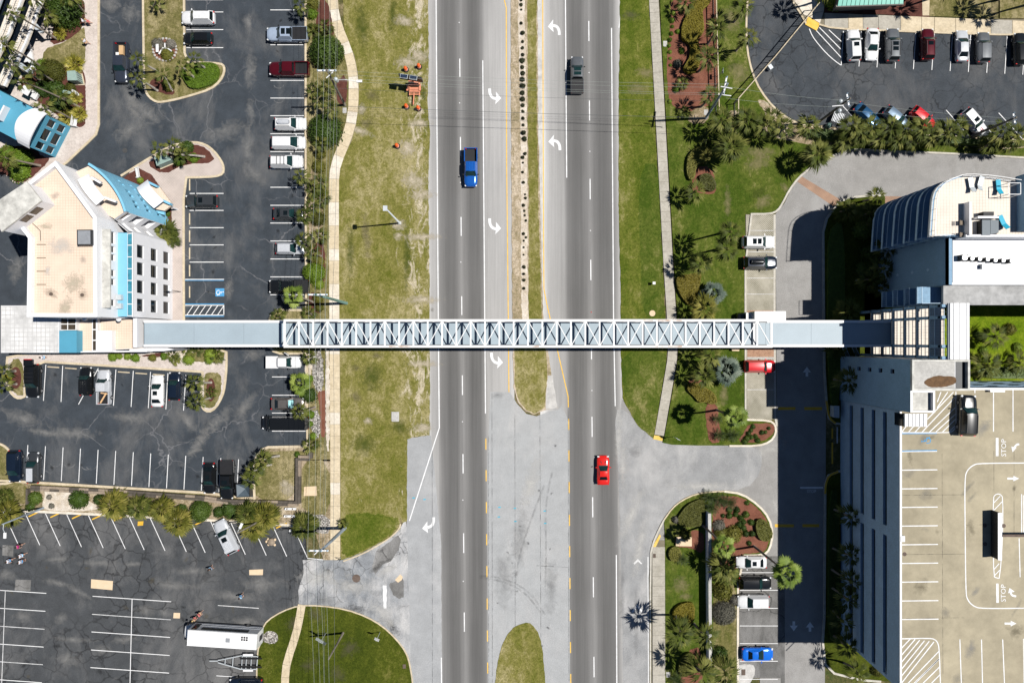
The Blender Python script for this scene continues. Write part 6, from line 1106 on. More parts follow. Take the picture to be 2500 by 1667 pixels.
# ================================================================ buildings
def wb(b, name, mat, parent, smooth=False):
    o = Vector(parent.location) if parent is not None else Vector()
    q = parent.parent if parent is not None else None
    while q is not None: o += Vector(q.location); q = q.parent
    return link(name, mesh_data(name, [v - o for v in b.v], b.f, smooth), mat, parent)
def XY(v): return (v[0], v[1])
def facade(par, p0, p1, z0, z1, holes, mat, depth=.2, name='wall', pane='glass', frame='white_metal', split=1, windows=True, fw=.05):
    """wall from p0 to p1 (outside on the right hand) with real openings; holes (u0,u1,za,zb)"""
    p0, p1 = Vector(XY(p0)), Vector(XY(p1)); L = (p1 - p0).length; d = (p1 - p0) / L; n = Vector((d.y, -d.x))
    us = sorted({0, L} | {h[0] for h in holes} | {h[1] for h in holes}); zs = sorted({z0, z1} | {h[2] for h in holes} | {h[3] for h in holes}); b = MB()
    P = lambda u, z, o=0.0: Vector((p0.x + d.x * u - n.x * o, p0.y + d.y * u - n.y * o, z))
    for i in range(len(us) - 1):
        for j in range(len(zs) - 1):
            cu, cz = (us[i] + us[i + 1]) / 2, (zs[j] + zs[j + 1]) / 2
            if any(h[0] < cu < h[1] and h[2] < cz < h[3] for h in holes): continue
            b.add([P(us[i], zs[j]), P(us[i + 1], zs[j]), P(us[i + 1], zs[j + 1]), P(us[i], zs[j + 1])], [(0, 1, 2, 3)])
    for u0, u1, a, c in [h[:4] for h in holes]:
        b.add([P(u0, a), P(u1, a), P(u1, c), P(u0, c), P(u0, a, depth), P(u1, a, depth), P(u1, c, depth), P(u0, c, depth)], [(0, 4, 5, 1), (1, 5, 6, 2), (2, 6, 7, 3), (3, 7, 4, 0)])
    w_ = wb(b, name, mat, par)
    if windows:
        for h in holes:
            u0, u1, a, c = h[:4]; pm = h[4] if len(h) > 4 else pane; f = MB(); k = split
            for s in range(k + 1): uu = u0 + (u1 - u0) * s / k; f.bar(P(uu, a, depth - .05), P(uu, c, depth - .05), fw)
            for zz in (a, c): f.bar(P(u0, zz, depth - .05), P(u1, zz, depth - .05), fw)
            wn = wb(f, 'window', frame, par)
            for s in range(k):
                ua, ub = u0 + (u1 - u0) * s / k, u0 + (u1 - u0) * (s + 1) / k
                wb(MB().add([P(ua, a, depth), P(ub, a, depth), P(ub, c, depth), P(ua, c, depth)], [(0, 1, 2, 3)]), 'pane', pm, wn)
    return w_
def rail(par, pts, z, h=1.05, mat='white_metal', step=.45, name='railing', tb=.06):
    b = MB(); P = [Vector((p[0], p[1], z)) for p in pts]
    for a, c in zip(P, P[1:]):
        L = (c - a).length; k = max(1, int(L / step)); b.bar(a + Vector((0, 0, h)), c + Vector((0, 0, h)), tb); b.bar(a + Vector((0, 0, .1)), c + Vector((0, 0, .1)), .04)
        for i in range(k + 1): q = a + (c - a) * (i / k); b.bar(q, q + Vector((0, 0, h)), .028)
    return wb(b, name, mat, par)
def pxp(pts, z): return [XY(v) for v in GL(pts, z)]

# ---------------------------------------------------------------- footbridge
zc, zr, zf = 10.6, 8.25, 5.3; yt, yb = 784, 844
Yc = G((0, 814), zc).y; Wt = 3.55; x_a, x_b = G((695, 0), zc).x, G((1883, 0), zc).x; e_a, e_b = G((352, 0), zr).x, G((2199, 0), zr).x
br = thing('footbridge', 'long white truss footbridge with pale blue roof spanning the highway', 'footbridge', (0, Yc, 0))
yN, yS = Yc + Wt / 2, Yc - Wt / 2; N = 34; st_ = (x_b - x_a) / N
for y in (yN, yS):
    for z, nm in ((zc, 'top_chord'), (zf - .15, 'bottom_chord')): wb(MB().bar((x_a - .1, y, z), (x_b + .1, y, z), .34, .30), nm, 'rusty_white', br)
    for i in range(N + 1): wb(MB().bar((x_a + st_ * i, y, zf), (x_a + st_ * i, y, zc - .15), .15), 'post', 'white_metal', br)
    for i in range(N):
        a, c = (zf, zc) if i % 2 else (zc, zf); wb(MB().bar((x_a + st_ * i, y, a), (x_a + st_ * (i + 1), y, c), .11), 'brace', 'white_metal', br)
for i in range(N + 1):
    wb(MB().bar((x_a + st_ * i, yS + .15, zc), (x_a + st_ * i, yN - .15, zc), .22 if i not in (0, N) else .30, .2), 'cross_beam', 'white_metal', br)
    if i < N: a, c = (yS, yN) if i % 2 == 0 else (yN, yS); s = 1 if a < c else -1; wb(MB().bar((x_a + st_ * i + .12, a + s * .2, zc - .01), (x_a + st_ * (i + 1) - .12, c - s * .2, zc - .01), .115, .12), 'diagonal_brace', 'white_metal', br)
xs = [e_a, e_a + 7.0, e_a + 14.0, x_a - .1] + [x_a - .1 + (x_b - x_a + .2) * k / 10 for k in range(1, 11)] + [x_b + 6.5, e_b]
for a, c in zip(xs, xs[1:]): wb(MB().prism([(a + .012, yS + .25), (c - .012, yS + .25), (c - .012, yN - .25), (a + .012, yN - .25)], zr - .14, zr), 'roof_panel', 'bridge_roof', br)
for a, c in ((e_a, x_a - .25), (x_b + .25, e_b)):
    for y in (yN - .08, yS + .08): wb(MB().bar((a, y, zr + .05), (c, y, zr + .05), .36, .3), 'eave_beam', 'white_metal', br); wb(MB().box((a + c) / 2, y, (zf + zr) / 2 - .15, c - a, .12, zr - zf - .15), 'side_panel', 'wall_white', br)
for y in (yN - .2, yS + .2): wb(MB().box((x_a + x_b) / 2, y, zf + .55, x_b - x_a, .06, 1.1), 'parapet_panel', 'wall_white', br)
wb(MB().box((e_a + e_b) / 2, Yc, zf - .12, e_b - e_a, Wt - .5, .22), 'deck', 'concrete', br)
wb(MB().bar((x_b - 1.6, yS + .25, zr + .2), (x_b - 1.6, yN - .25, zr + .2), .3, .3), 'cross_beam', 'white_metal', br)
for x in (x_a + .3, x_b - .3, e_a + 6):
    wb(MB().box(x, Yc, zf / 2 - .2, .8, 2.2, zf - .3), 'pier', 'concrete', br)

for x0_, x1_, y in ((950, 1003, yS), (1298, 1316, yS), (1590, 1610, yN), (1590, 1665, yS), (1570, 1665, yN)): wb(ribbon_mb([(G((x0_, 0), zc).x, y), (G((x1_, 0), zc).x, y)], .2, zc + .153, zc + .153), 'rust_run', 'rust_run', br)
# ---------------------------------------------------------------- white hotel, left
hR = 15.6; rp = [(135, 395), (235, 529), (235, 773), (69, 773), (69, 580), (48, 551), (71, 444)]; RP = GL(rp, hR); c0 = sum(RP, Vector()) / 7
ht = thing('white_hotel', 'white hotel with cream tiled roof, blue bands and a curved blue wing', 'hotel', (c0.x, c0.y, 0))
A_, B_, C_, D_, E_, F_, G_ = RP; Q = G((280, 536), 12.2)
def inset(P, d):
    c = sum(P, Vector()) / len(P); return [v + (c - v).normalized() * d for v in P]
wb(MB().prism([XY(v) for v in inset(RP, .6)], .0, hR - .75), 'core', 'wall_white', ht)
LX, LY0, LY1, LZ = -51.75, 3.35, 14.9, 10.8       # lower storeys stand further out than the top one
holes = [(y - LY0 - .88, y - LY0 + .88, z - .95, z + .85) for z in (2.0, 5.5, 9.1) for y in (5.05, 7.6, 10.1, 12.5)]
facade(ht, (LX, LY0), (LX, LY1), 0, LZ, holes, 'wall_white', .22)
for p, q in (((LX - 4, LY0), (LX, LY0)), ((LX, LY1), (LX - 4, LY1))): facade(ht, p, q, 0, LZ, [], 'wall_white')
wb(MB().box((LX + C_.x) / 2 - .2, (LY0 + LY1) / 2, LZ - .15, LX - C_.x - .1, LY1 - LY0 - .1, .25), 'blue_ledge', 'blue_light', ht)
wb(MB().box(LX - .06, (LY0 + LY1) / 2, LZ + .08, .12, LY1 - LY0, .2), 'ledge_kerb', 'white_metal', ht)
sk7 = wb(MB().box(LX - .45, (LY0 + LY1) / 2, LZ + .02, .68, LY1 - LY0 - .2, .12), 'ledge_skylight', 'white_metal', ht)
for k in range(7): d7 = (LY1 - LY0 - .3) / 7; wb(MB().box(LX - .45, LY0 + .15 + (k + .5) * d7, LZ + .09, .56, d7 - .12, .03), 'pane', 'glass_blue', sk7)
LBC = (B_ - C_).length; facade(ht, C_, B_, 0, hR, [(u, u + .85, 11.35, 12.3) for u in (1.6, 4.4, 5.6, 7.7, 8.8)] + [(10.0, 11.6, 11.35, 12.3)], 'wall_white', .3)
wb(MB().box(C_.x + .5, (C_.y + B_.y) / 2 - .1, 14.2, 1.05, LBC - 2.6, .28), 'canopy_slab', 'stain_concrete', ht)
for p, q in ((B_, A_), (A_, G_), (G_, F_), (F_, E_), (E_, D_), (D_, C_)): facade(ht, p, q, 0, hR, [], 'wall_white')
wb(ribbon_mb([XY(v) for v in inset(RP, .22)], .5, hR - .7, hR + .02, True), 'parapet', 'wall_white', ht)
wb(MB().prism([XY(v) for v in inset(RP, .4)], hR - .8, hR - .6), 'roof', 'roof_cream', ht)
q = G((211, 581), hR); wb(MB().box(q.x, q.y, hR - .05, 1.9, 2.0, 1.0, .01), 'air_unit', 'dark_metal', ht); wb(MB().box(q.x, q.y, hR + .47, 1.6, 1.75, .05, .01), 'unit_cover', 'steel', ht)
for k in range(4): q = G((100, 597 + k * 32.5), hR - .5); wb(MB().box(q.x, q.y, hR - .55, 1.15, .12, .10), 'pipe_support', 'wood', ht)
for x, y in ((124, 718), (200, 720)): q = G((x, y), hR - .5); wb(MB().lathe([(.22, 0), (.22, .12), (0, .12)], 10, (q.x, q.y, hR - .6)), 'roof_drain', 'iron', ht)
for k, (x, y, rx, ry, m) in enumerate(((110, 553, 1.6, .7, 'rust_stain'), (135, 478, 1.2, .8, 'stain_grey'), (125, 716, 1.0, 1.6, 'stain_dirt'), (203, 719, 1.1, 1.1, 'stain_dirt'), (205, 635, 1.0, .8, 'stain_grey'), (115, 662, .9, 1.0, 'stain_white'), (150, 600, 2.5, 2, 'stain_white'), (180, 690, 2.4, 2, 'stain_sand'), (160, 750, 2.4, 1.4, 'stain_sand'))):
    o = stain(ht, (x, y), rx, ry, 'stain_sand' if m == 'rust_stain' else m, 30 * k, hR - .594, hR - .6); o.location -= Vector(ht.location)
wb(MB().tube([G((79, 545), hR - .5), G((98, 563), hR - .5), G((99, 588), hR - .5)], .04, 5), 'conduit', 'wood_dark', ht)
# stair box on the roof
sb = GL([(-26, 505), (63, 446), (97, 490), (4, 563)], 17.9); wb(MB().prism([XY(v) for v in sb], 0, 17.6), 'stair_box', 'wall_white', ht); wb(MB().prism([XY(v) for v in inset(sb, -.15)], 17.6, 17.85), 'stair_roof', 'stain_concrete', ht)
d = (sb[3] - sb[2]).normalized(); n = Vector((-d.y, d.x, 0)); n = n if n.dot(Vector((1, -.5, 0))) > 0 else -n
for k in (1.0, 2.6):
    p0 = sb[2] + d * k + n * .03; wn = wb(MB().add([p0 + Vector((0, 0, -1.9)), p0 + d * 1.3 + Vector((0, 0, -1.9)), p0 + d * 1.3 + Vector((0, 0, -.6)), p0 + Vector((0, 0, -.6))], [(0, 1, 2, 3)]), 'window', 'glass_warm', ht)
# curved blue wing
zw = 12.4; cv = smooth([pt('W4', *q) for q in ((430, 130), (560, 215), (700, 340), (820, 480), (920, 640), (985, 790), (1015, 890))], 1, False); CV = GL(cv, zw)
tot = 0
for i in range(len(CV) - 1): tot += (CV[i + 1] - CV[i]).length
s = 0; marks = [.30, .38, .52, .60, .76, .84]
for a, b in zip(CV, CV[1:]):
    L = (b - a).length; hs = []
    for m in marks:
        u = m * tot - s
        if .42 < u < L - .42 or (L < .84 and 0 < u < L):
            w2 = min(.34, L * .3); u = min(max(u, w2 + .03), L - w2 - .03); hs += [(L - u - w2, L - u + w2, z, z + 1.15) for z in (2.1, 5.1, 8.1)]
    facade(ht, b, a, 0, zw, hs, 'blue_light', .25, 'blue_wall', 'glass', 'blue_light', fw=.04); s += L
wb(ribbon_mb([XY(v) for v in CV], .3, zw - .6, zw + .04), 'blue_parapet', 'blue_light', ht)
back = GL([(262, 560), (185, 440)], zw - .5); tp = [XY(v) for v in CV] + [XY(Q)] + [XY(B_ + (A_ - B_) * .12), XY(A_ + (B_ - A_) * .05)]
wb(MB().prism(tp, zw - .9, zw - .6), 'terrace_floor', 'roof_cream', ht)
# end wall of the wing with balcony bays
e0, e1 = CV[-1], Vector((Q.x, Q.y, zw)); Le = (e1 - e0).length
facade(ht, e1, e0, 0, zw, [(.15, Le - .15, z, z + 1.9) for z in (1.0, 4.2, 7.4)] + [(.2, Le - .2, 10.6, 11.6)], 'wall_white', .9, split=2, pane='glass_warm')
Bg = Vector((LX, LY1, 0)); Lk = (Vector(XY(Q)) - Vector(XY(Bg))).length
facade(ht, Bg, Q, 0, zw - .4, [(Lk * .25, Lk * .8, z, z + 1.6) for z in (1.3, 4.6, 7.9)] + [(Lk * .1, Lk * .9, 10.4, 11.5, 'glass_blue')], 'wall_white', .3, pane='glass_warm')
# arched white canopy over the terrace and the entrance porch vault
def vault(par, quad, z, rise, mat, name, th=.12, n=10):
    a, b, c, d = [G(pt('W4', *q), z) for q in quad]; vs = []; fs = []
    for i in range(n + 1):
        t = i / n; h = rise * (1 - (2 * t - 1) ** 2)
        for k, (p, q) in enumerate(((a, b), (d, c))): v = p * (1 - t) + q * t; vs += [Vector((v.x, v.y, z + h)), Vector((v.x, v.y, z + h - th))]
    for i in range(n): j = i * 4; fs += [(j, j + 4, j + 6, j + 2), (j + 1, j + 3, j + 7, j + 5), (j, j + 1, j + 5, j + 4), (j + 2, j + 6, j + 7, j + 3)]
    fs += [(0, 2, 3, 1), (n * 4, n * 4 + 1, n * 4 + 3, n * 4 + 2)]
    return wb(MB().add(vs, fs), name, mat, par, False)
vault(ht, ((255, 385), (550, 790), (690, 680), (435, 290)), 13.9, .5, 'wall_white', 'roof_canopy')
for q0, q1 in (((490, 350), (640, 440)), ((700, 670), (880, 740))): a, b = G(pt('W4', *q0), 13.6), G(pt('W4', *q1), 13.2); wb(MB().bar(a, b, .25, .9), 'fin_wall', 'wall_white', ht)
vault(ht, ((1200, 510), (1475, 840), (1630, 722), (1375, 385)), 4.6, .9, 'wall_white', 'porch_vault'); 
pf = [pt('W4', *q) for q in ((1380, 470), (1550, 485), (1772, 780), (1640, 880), (1480, 850))]; wb(MB().prism(pxp(pf, 3.3), 2.9, 3.3), 'porch_roof', 'roof_cream', ht)
pw = GL([pt('W4', *q) for q in ((1400, 430), (1545, 500))], 3.5); wb(MB().bar(pw[0], pw[1], .3, .9), 'porch_beam', 'blue_light', ht); pw = GL([pt('W4', *q) for q in ((1630, 720), (1755, 780))], 3.5); wb(MB().bar(pw[0], pw[1], .3, .9), 'porch_beam', 'blue_light', ht)
wb(MB().prism(pxp([pt('W4', *q) for q in ((1480, 840), (1560, 830), (1640, 880), (1640, 945), (1540, 920))], 2.6), 2.2, 2.6), 'porch_awning', 'blue_light', ht)
for q in ((1410, 520), (1700, 800), (1500, 830)): v = G(pt('W4', *q), 2.9); wb(MB().tube([(v.x, v.y, 0), (v.x, v.y, 2.9)], .14, 8), 'column', 'wall_white', ht)
# low block at the bridge landing
z8 = 8.0; wb(MB().prism(pxp([(2, 746), (144, 746), (144, 861), (2, 861)], z8), 0, z8), 'service_block', 'wall_white', ht); wb(MB().prism(pxp([(3, 747), (143, 747), (143, 860), (3, 860)], z8), z8, z8 + .05), 'stained_roof', 'roof_stained', ht)
wb(MB().prism(pxp([(144.5, 772), (352, 772), (352, 850), (144.5, 861)], 6.6), 0, 6.6), 'landing_block', 'wall_white', ht); wb(MB().prism(pxp([(186, 773), (351, 773), (351, 849), (186, 858)], 6.62), 6.6, 6.64), 'landing_terrace', 'roof_cream', ht)
wb(MB().prism(pxp([(144.5, 807), (187, 807), (187, 861), (144.5, 861)], z8), 6.6, z8), 'blue_block', 'blue_mid', ht)
sk = wb(MB().prism(pxp([(144.5, 776), (185, 776), (185, 806), (144.5, 806)], 7.6), 6.6, 7.5), 'skylight', 'white_metal', ht)
for i in range(2):
    for j in range(2): x, y = 145.5 + i * 20, 777.5 + j * 14.5; wb(MB().prism(pxp([(x, y), (x + 17.5, y), (x + 17.5, y + 12.5), (x, y + 12.5)], 7.6), 7.5, 7.53), 'pane', 'glass_warm', sk)
wb(MB().prism(pxp([(223.5, 776), (237, 776), (237, 858), (223.5, 858)], 7.4), 6.6, 7.3), 'ridge_skylight', 'white_metal', ht)
for k in range(3): wb(MB().prism(pxp([(226, 780 + k * 26), (233, 780 + k * 26), (233, 803 + k * 26), (226, 803 + k * 26)], 7.4), 7.3, 7.33), 'pane', 'glass_warm', ht)
wb(MB().prism(pxp([(238, 807), (273, 807), (273, 858), (238, 858)], 7.6), 6.6, 7.6), 'plant_room', 'wall_white', ht); wb(MB().prism(pxp([(325, 774), (334, 774), (334, 848), (325, 848)], 8.6), 6.6, 8.6), 'gate_beam', 'wall_white', ht)
wb(MB().prism(pxp([(316, 846), (408, 849), (425, 853), (400, 857), (316, 858)], 6.0), 0, 6.0), 'ramp_wall', 'wall_white', ht); wb(MB().prism(pxp([(174, 858), (360, 855), (360, 859), (174, 860.5)], 7.0), 5.6, 7.1), 'edge_parapet', 'wall_white', ht)
for x, y in ((206, 777), (289, 779)): q = G((x, y), 9.5); wb(MB().lathe([(.1, -.25), (.34, -.2), (.36, 0), (.25, .12), (0, .15)], 12, tuple(q)), 'wall_lamp', 'white_metal', ht)
for yy in (726, 747): 
    q = G((291, yy), 11.2); wb(MB().box(q.x, q.y, 11.15, .75, .72, .62), 'air_conditioner', 'galv', ht)

# ---------------------------------------------------------------- blue vaulted wing, upper left
f0, f1 = G(pt('W2', 1140, 985)), G(pt('W2', 890, 1470)); ax = Vector((-.885, .465, 0)); Lf = (f1 - f0).length
bw = thing('blue_wing', 'blue hotel wing with a white barrel vault and framed windows', 'building', (f0 + f1) / 2); hB = 5.6
hs = []
for k, (u0, u1) in enumerate(((.35, 1.45), (1.85, 3.55), (3.95, 5.0))): hs += [(u0, min(u1, Lf - .2), .9, 2.5), (u0, min(u1, Lf - .2), 3.1, 4.7)]
facade(bw, f1, f0, 0, hB, [(Lf - h[1], Lf - h[0], h[2], h[3]) for h in hs], 'blue_mid', .25)
for p, q in ((f0, f0 + ax * 40), (f1 + ax * 40, f1)): facade(bw, p, q, 0, hB, [], 'blue_mid')
wb(MB().prism([XY(f0 + ax * .6), XY(f0 + ax * 40), XY(f1 + ax * 40), XY(f1 + ax * .6)], 0, hB - .05), 'roof_block', 'blue_mid', bw)
vs = []; fs = []; n = 14
for i in range(n + 1):
    t = i / n; h = 1.35 * (1 - (2 * t - 1) ** 2) ** .8; b = f0 + (f1 - f0) * (-.04 + 1.08 * t)
    for off in (-.55 - .5 * math.sin(math.pi * t) + .5, 1.7 + .6 * math.sin(math.pi * t)): q = b + ax * off; vs += [Vector((q.x, q.y, hB + .15 + h)), Vector((q.x, q.y, hB - .05 + h))]
for i in range(n): j = i * 4; fs += [(j, j + 4, j + 6, j + 2), (j + 1, j + 3, j + 7, j + 5), (j, j + 1, j + 5, j + 4), (j + 2, j + 6, j + 7, j + 3)]
fs += [(0, 2, 3, 1), (n * 4, n * 4 + 1, n * 4 + 3, n * 4 + 2)]
wb(MB().add(vs, fs), 'vault', 'wall_white', bw, False)
vs = []; fs = []
for i in range(n + 1):
    t = i / n; h = 1.3 * (1 - (2 * t - 1) ** 2) ** .8; b = f0 + (f1 - f0) * t + ax * .12; vs += [Vector((b.x, b.y, hB - .05)), Vector((b.x, b.y, hB + h))]
fs = [(i * 2, i * 2 + 2, i * 2 + 3, i * 2 + 1) for i in range(n)]; wb(MB().add(vs, fs), 'gable', 'blue_mid', bw)
for u, v0, v1 in ((5.2, .30, .72), (8.6, .12, .55)):
    a = f0 + ax * u + (f1 - f0) * v0; b = f0 + ax * u + (f1 - f0) * v1; wb(MB().bar(a + Vector((0, 0, hB + .5)), b + Vector((0, 0, hB + .5)), .22, 1.1), 'white_fin', 'wall_white', bw)
    c, d = a - ax * 1.7, b - ax * 1.7
    if u > 6: wb(MB().prism([XY(a - ax * .15), XY(b - ax * .15), XY(d), XY(c)], hB - .04, hB + .3), 'skylight', 'blue_light', bw); wb(MB().prism([XY(a - ax * .3 + (f1 - f0) * .03), XY(b - ax * .3 - (f1 - f0) * .03), XY(d + ax * .25 - (f1 - f0) * .03), XY(c + ax * .25 + (f1 - f0) * .03)], hB + .3, hB + .33), 'pane', 'glass', bw)

# ---------------------------------------------------------------- curved hotel with balconies, far left
p0, p1 = G((84, -8), 3.4), G((14, 212), 3.4); dd = (p1 - p0).normalized(); nn = Vector((dd.y, -dd.x, 0)); nn = nn if nn.x < 0 else -nn
ch = thing('curved_hotel', 'tan balconied hotel front with white railings at the top left corner', 'hotel', (p0.x, p0.y, 0)); pa = p0 - dd * 14
arc = [pa + (p1 - pa) * t + nn * (1.4 * (2 * t - 1) ** 2 - 1.4) for t in (0, .25, .5, .75, 1)]
for k, z in enumerate((3.4, 6.7, 10.0)):
    wb(MB().prism([XY(q) for q in arc] + [XY(q + nn * 9) for q in arc[::-1]], z - .3, z), 'balcony_slab', 'terrace_cream' if k < 2 else 'wall_grey', ch); wb(ribbon_mb([XY(q + nn * .12) for q in arc], .22, z, z + .22), 'edge_beam', 'wall_white', ch); rail(ch, [q + nn * .25 for q in arc], z + .1, 1.1, 'white_metal', .3)
    wb(ribbon_mb([XY(q + nn * 2.3) for q in arc], .2, z - 3.2, z - .35), 'back_wall', 'glass', ch)
wb(MB().prism([XY(q + nn * 2.6) for q in arc] + [XY(q + nn * 12) for q in arc[::-1]], 0, 13.2), 'tower_block', 'wall_grey', ch)
for s in ('545,330 600,350 830,600 760,635 560,480', '350,1180 420,1210 640,1390 540,1440 340,1260'): wb(MB().prism(pxp(PS('W1', s), 3.0), 2.75, 3.0), 'canopy', 'wall_grey', ch)

# ---------------------------------------------------------------- tower on the right
zT = 17.5; edge = smooth([pt('E4', *q) for q in ((1105, 690), (1118, 480), (1135, 280), (1190, 190), (1330, 115), (1440, 95), (1700, 115), (1960, 160), (2700, 260))], 1, False); ED = GL(edge, 18.6)
tw = thing('apartment_tower', 'grey-blue tower with curved balconies and a tiled roof terrace', 'tower', (60, 10, 0)); XW = 55.8
south = ED[0].y
for k, z in enumerate((3.75, 6.5, 9.25, 12.0, 14.75, 17.5)):
    poly = [XY(v) for v in ED] + [(ED[-1].x, south + .1), (ED[0].x, south + .1)]
    wb(MB().prism(poly, z - .25, z), 'balcony_slab' if z < 17 else 'terrace_slab', 'tower_wall', tw)
    rail(tw, [XY(v) for v in ED], z, 1.1, 'rail_blue' if z < 17 else 'white_metal', .8); rail(tw, [(ED[0].x, south + .15), (ED[0].x + 2.4, south + .15)], z, 1.1, 'rail_blue' if z < 17 else 'white_metal', .6)
    wb(ribbon_mb([XY(v) for v in ED], .12, z - .3, z + .12), 'edge_trim', 'rail_blue' if z < 17 else 'white_metal', tw)
    if z < 17: wb(ribbon_mb([XY(v) for v in ED], .03, z + .15, z + .95), 'glass_panel', 'glass_teal', tw) if False else None
cen = Vector((75, 14, 0)); inn = [Vector((v.x, v.y, 0)) + (cen - Vector((v.x, v.y, 0))).normalized() * 2.0 for v in ED]
wb(MB().prism([XY(v) for v in inn] + [(ED[-1].x, south + .2), (XW, south + .2)], 0, 17.2), 'core', 'tower_wall', tw)
wb(MB().prism([XY(v + (cen - Vector((v.x, v.y, 0))).normalized() * .3) for v in [Vector((q.x, q.y, 0)) for q in ED]] + [(ED[-1].x, south + .3), (ED[0].x + 2.2, south + .3)], zT, zT + .03), 'terrace_floor', 'terrace_cream', tw)
Yl0, Yl1 = 7.25, 4.7; Xr = 100
dia = []
facade(tw, (XW, south + .2), (XW, Yl0), 0, 16.9, [], 'tower_wall')
wb(MB().prism([(XW + .02, south + .15), (Xr, south + .15), (Xr, Yl0), (XW + .02, Yl0)], 0, 16.25), 'roof_block', 'tower_wall', tw); wb(MB().prism([(XW + .9, south - .1), (Xr, south - .1), (Xr, Yl0 + .35), (XW + .9, Yl0 + .35)], 16.25, 16.32), 'white_roof', 'roof_white', tw)
wb(MB().box(XW + .2, (south + Yl0) / 2, 16.6, .4, south - Yl0, .75), 'parapet', 'tower_wall', tw); wb(MB().box((XW + Xr) / 2, Yl0 + .15, 16.5, Xr - XW, .3, .5), 'parapet', 'white_metal', tw); wb(MB().box((57 + Xr) / 2, south + .05, 17.3, Xr - 57, .3, 2.2), 'terrace_wall', 'wall_white', tw)
wb(MB().box(57.4, south + 2.2, 18.0, .25, 4.2, 1.3), 'privacy_wall', 'wall_white', tw)
rx = G(pt('E4', 1893, 500), 17.6).x; wb(MB().box(rx + 12, south + 4.2, 18.1, 24, 7.0, 1.6), 'penthouse', 'tower_wall', tw)
for z in (5.4, 9.0, 12.6): q = MB(); q.add([(XW - .04, 9.6, z - .35), (XW - .04, 9.85, z), (XW - .04, 9.6, z + .35), (XW - .04, 9.35, z)], [(0, 1, 2, 3)]); wb(q, 'diamond_tile', 'rail_blue', tw)
wb(MB().prism([(XW - .1, Yl0), (Xr, Yl0), (Xr, Yl1), (XW - .1, Yl1)], 15.6, 16.0), 'ledge', 'grey_concrete', tw); wb(MB().prism([(59, Yl0), (Xr, Yl0), (Xr, Yl1 + 1.2), (59, Yl1 + 1.2)], 0, 15.6), 'rear_block', 'tower_wall', tw)
for k in range(6): wb(MB().box((59.2 + Xr) / 2, Yl1 + 1.1, 14.9 - k * .45, Xr - 59.4, .35, .12), 'louvre', 'rail_blue', tw)
for z in (6.2, 9.0, 11.8, 14.6):
    wb(MB().prism([(53.1, Yl0 - .1), (XW + 1, Yl0 - .1), (XW + 1, Yl1 + .2), (53.1, Yl1 + .2)], z - .2, z), 'side_balcony', 'tower_wall', tw); rail(tw, [(XW, Yl1 + .25), (53.15, Yl1 + .25), (53.15, Yl0 - .15)], z, 1.05, 'rail_blue', .25)
# roof fans
for k in range(7):
    q = G(pt('E4', (1390, 1462, 1535, 1610, 1684, 1760, 1838)[k], (898, 908, 910, 915, 922, 926, 930)[k]), 17.1); s = 1.5 if k == 0 else 1.0
    fn = wb(MB().box(q.x, q.y, 16.75, .5 * s, .5 * s, .85), 'fan_unit', 'dark_metal', tw); wb(MB().lathe([(.22 * s, 0), (.22 * s, .03), (0, .03)], 12, (q.x, q.y, 17.18)), 'fan_grille', 'steel', fn)
q = G(pt('E4', 1585, 985), 16.8); wb(MB().box(q.x, q.y, 16.6, .7, .5, .55), 'vent_box', 'steel', tw); wb(MB().bar((q.x - .2, q.y + .3, 16.8), (q.x + .9, q.y + .35, 16.8), .12), 'pipe', 'steel', tw)
# open gallery between tower and stair tower
gl = thing('gallery', 'open gallery of stacked walkways beside the ribbed white roof', 'gallery', (54.5, 1, 0)); ya, yb_ = Yl1 - .1, -2.2
for z in (3.4, 6.2, 9.0, 11.8, 14.6, 17.4):
    wb(MB().prism([(53, ya), (54.9, ya), (54.9, yb_), (53, yb_)], z - .22, z), 'walkway_slab', 'terrace_cream', gl); rail(gl, [(53.05, ya), (53.05, yb_)], z, 1.1, 'rail_blue', .22); rail(gl, [(54.85, ya), (54.85, yb_)], z, 1.1, 'rail_blue', .8)
for y in (4.4, 3.0, -.6, -2.0): wb(MB().box(53.25, y, 10, .5, .35, 20), 'pillar', 'tower_wall', gl); wb(MB().box(54.6, y, 19.4, 3.2, .3, .5), 'beam', 'tower_wall', gl)
for k in range(6): wb(MB().prism([(53.75 + k * .39, ya + .1), (53.75 + k * .39 + .36, ya + .1), (53.75 + k * .39 + .36, yb_), (53.75 + k * .39, yb_)], 20.3, 20.42 + (.06 if k % 2 else 0)), 'roof_panel', 'roof_white', gl)
wb(MB().prism([(53.6, ya + .1), (56.1, ya + .1), (56.1, yb_), (53.6, yb_)], 20.0, 20.3), 'roof_base', 'wall_grey', gl)
# stair tower
sx = 49.9; tr = thing('stair_tower', 'grey stair tower with small square windows and rust stained flat roof', 'tower', (53, -5, 0))
facade(tr, (sx, -2.27), (sx, -8.9), 0, 18.6, [(1.35, 1.95, z - .45, z + .45) for z in (3.2, 6.0, 8.9, 11.7, 14.6)], 'tower_wall', .25)
wb(MB().prism([(sx + .3, -2.27), (57.1, -2.27), (57.1, -6.1), (sx + .3, -6.1)], 0, 18.4), 'core', 'wall_white', tr); wb(MB().prism([(sx + .3, -6.1), (53.0, -6.1), (53.0, -8.9), (sx + .3, -8.9)], 0, 18.0), 'lift_core', 'wall_white', tr)
wb(ribbon_mb([(sx + .15, -2.4), (57.0, -2.4), (57.0, -6.0), (sx + .15, -6.0)], .26, 18.3, 19.0, True), 'parapet', 'stain_concrete', tr); wb(ribbon_mb([(sx + .15, -6.25), (52.9, -6.25), (52.9, -8.78), (sx + .15, -8.78)], .24, 17.9, 18.6, True), 'parapet', 'white_metal', tr)
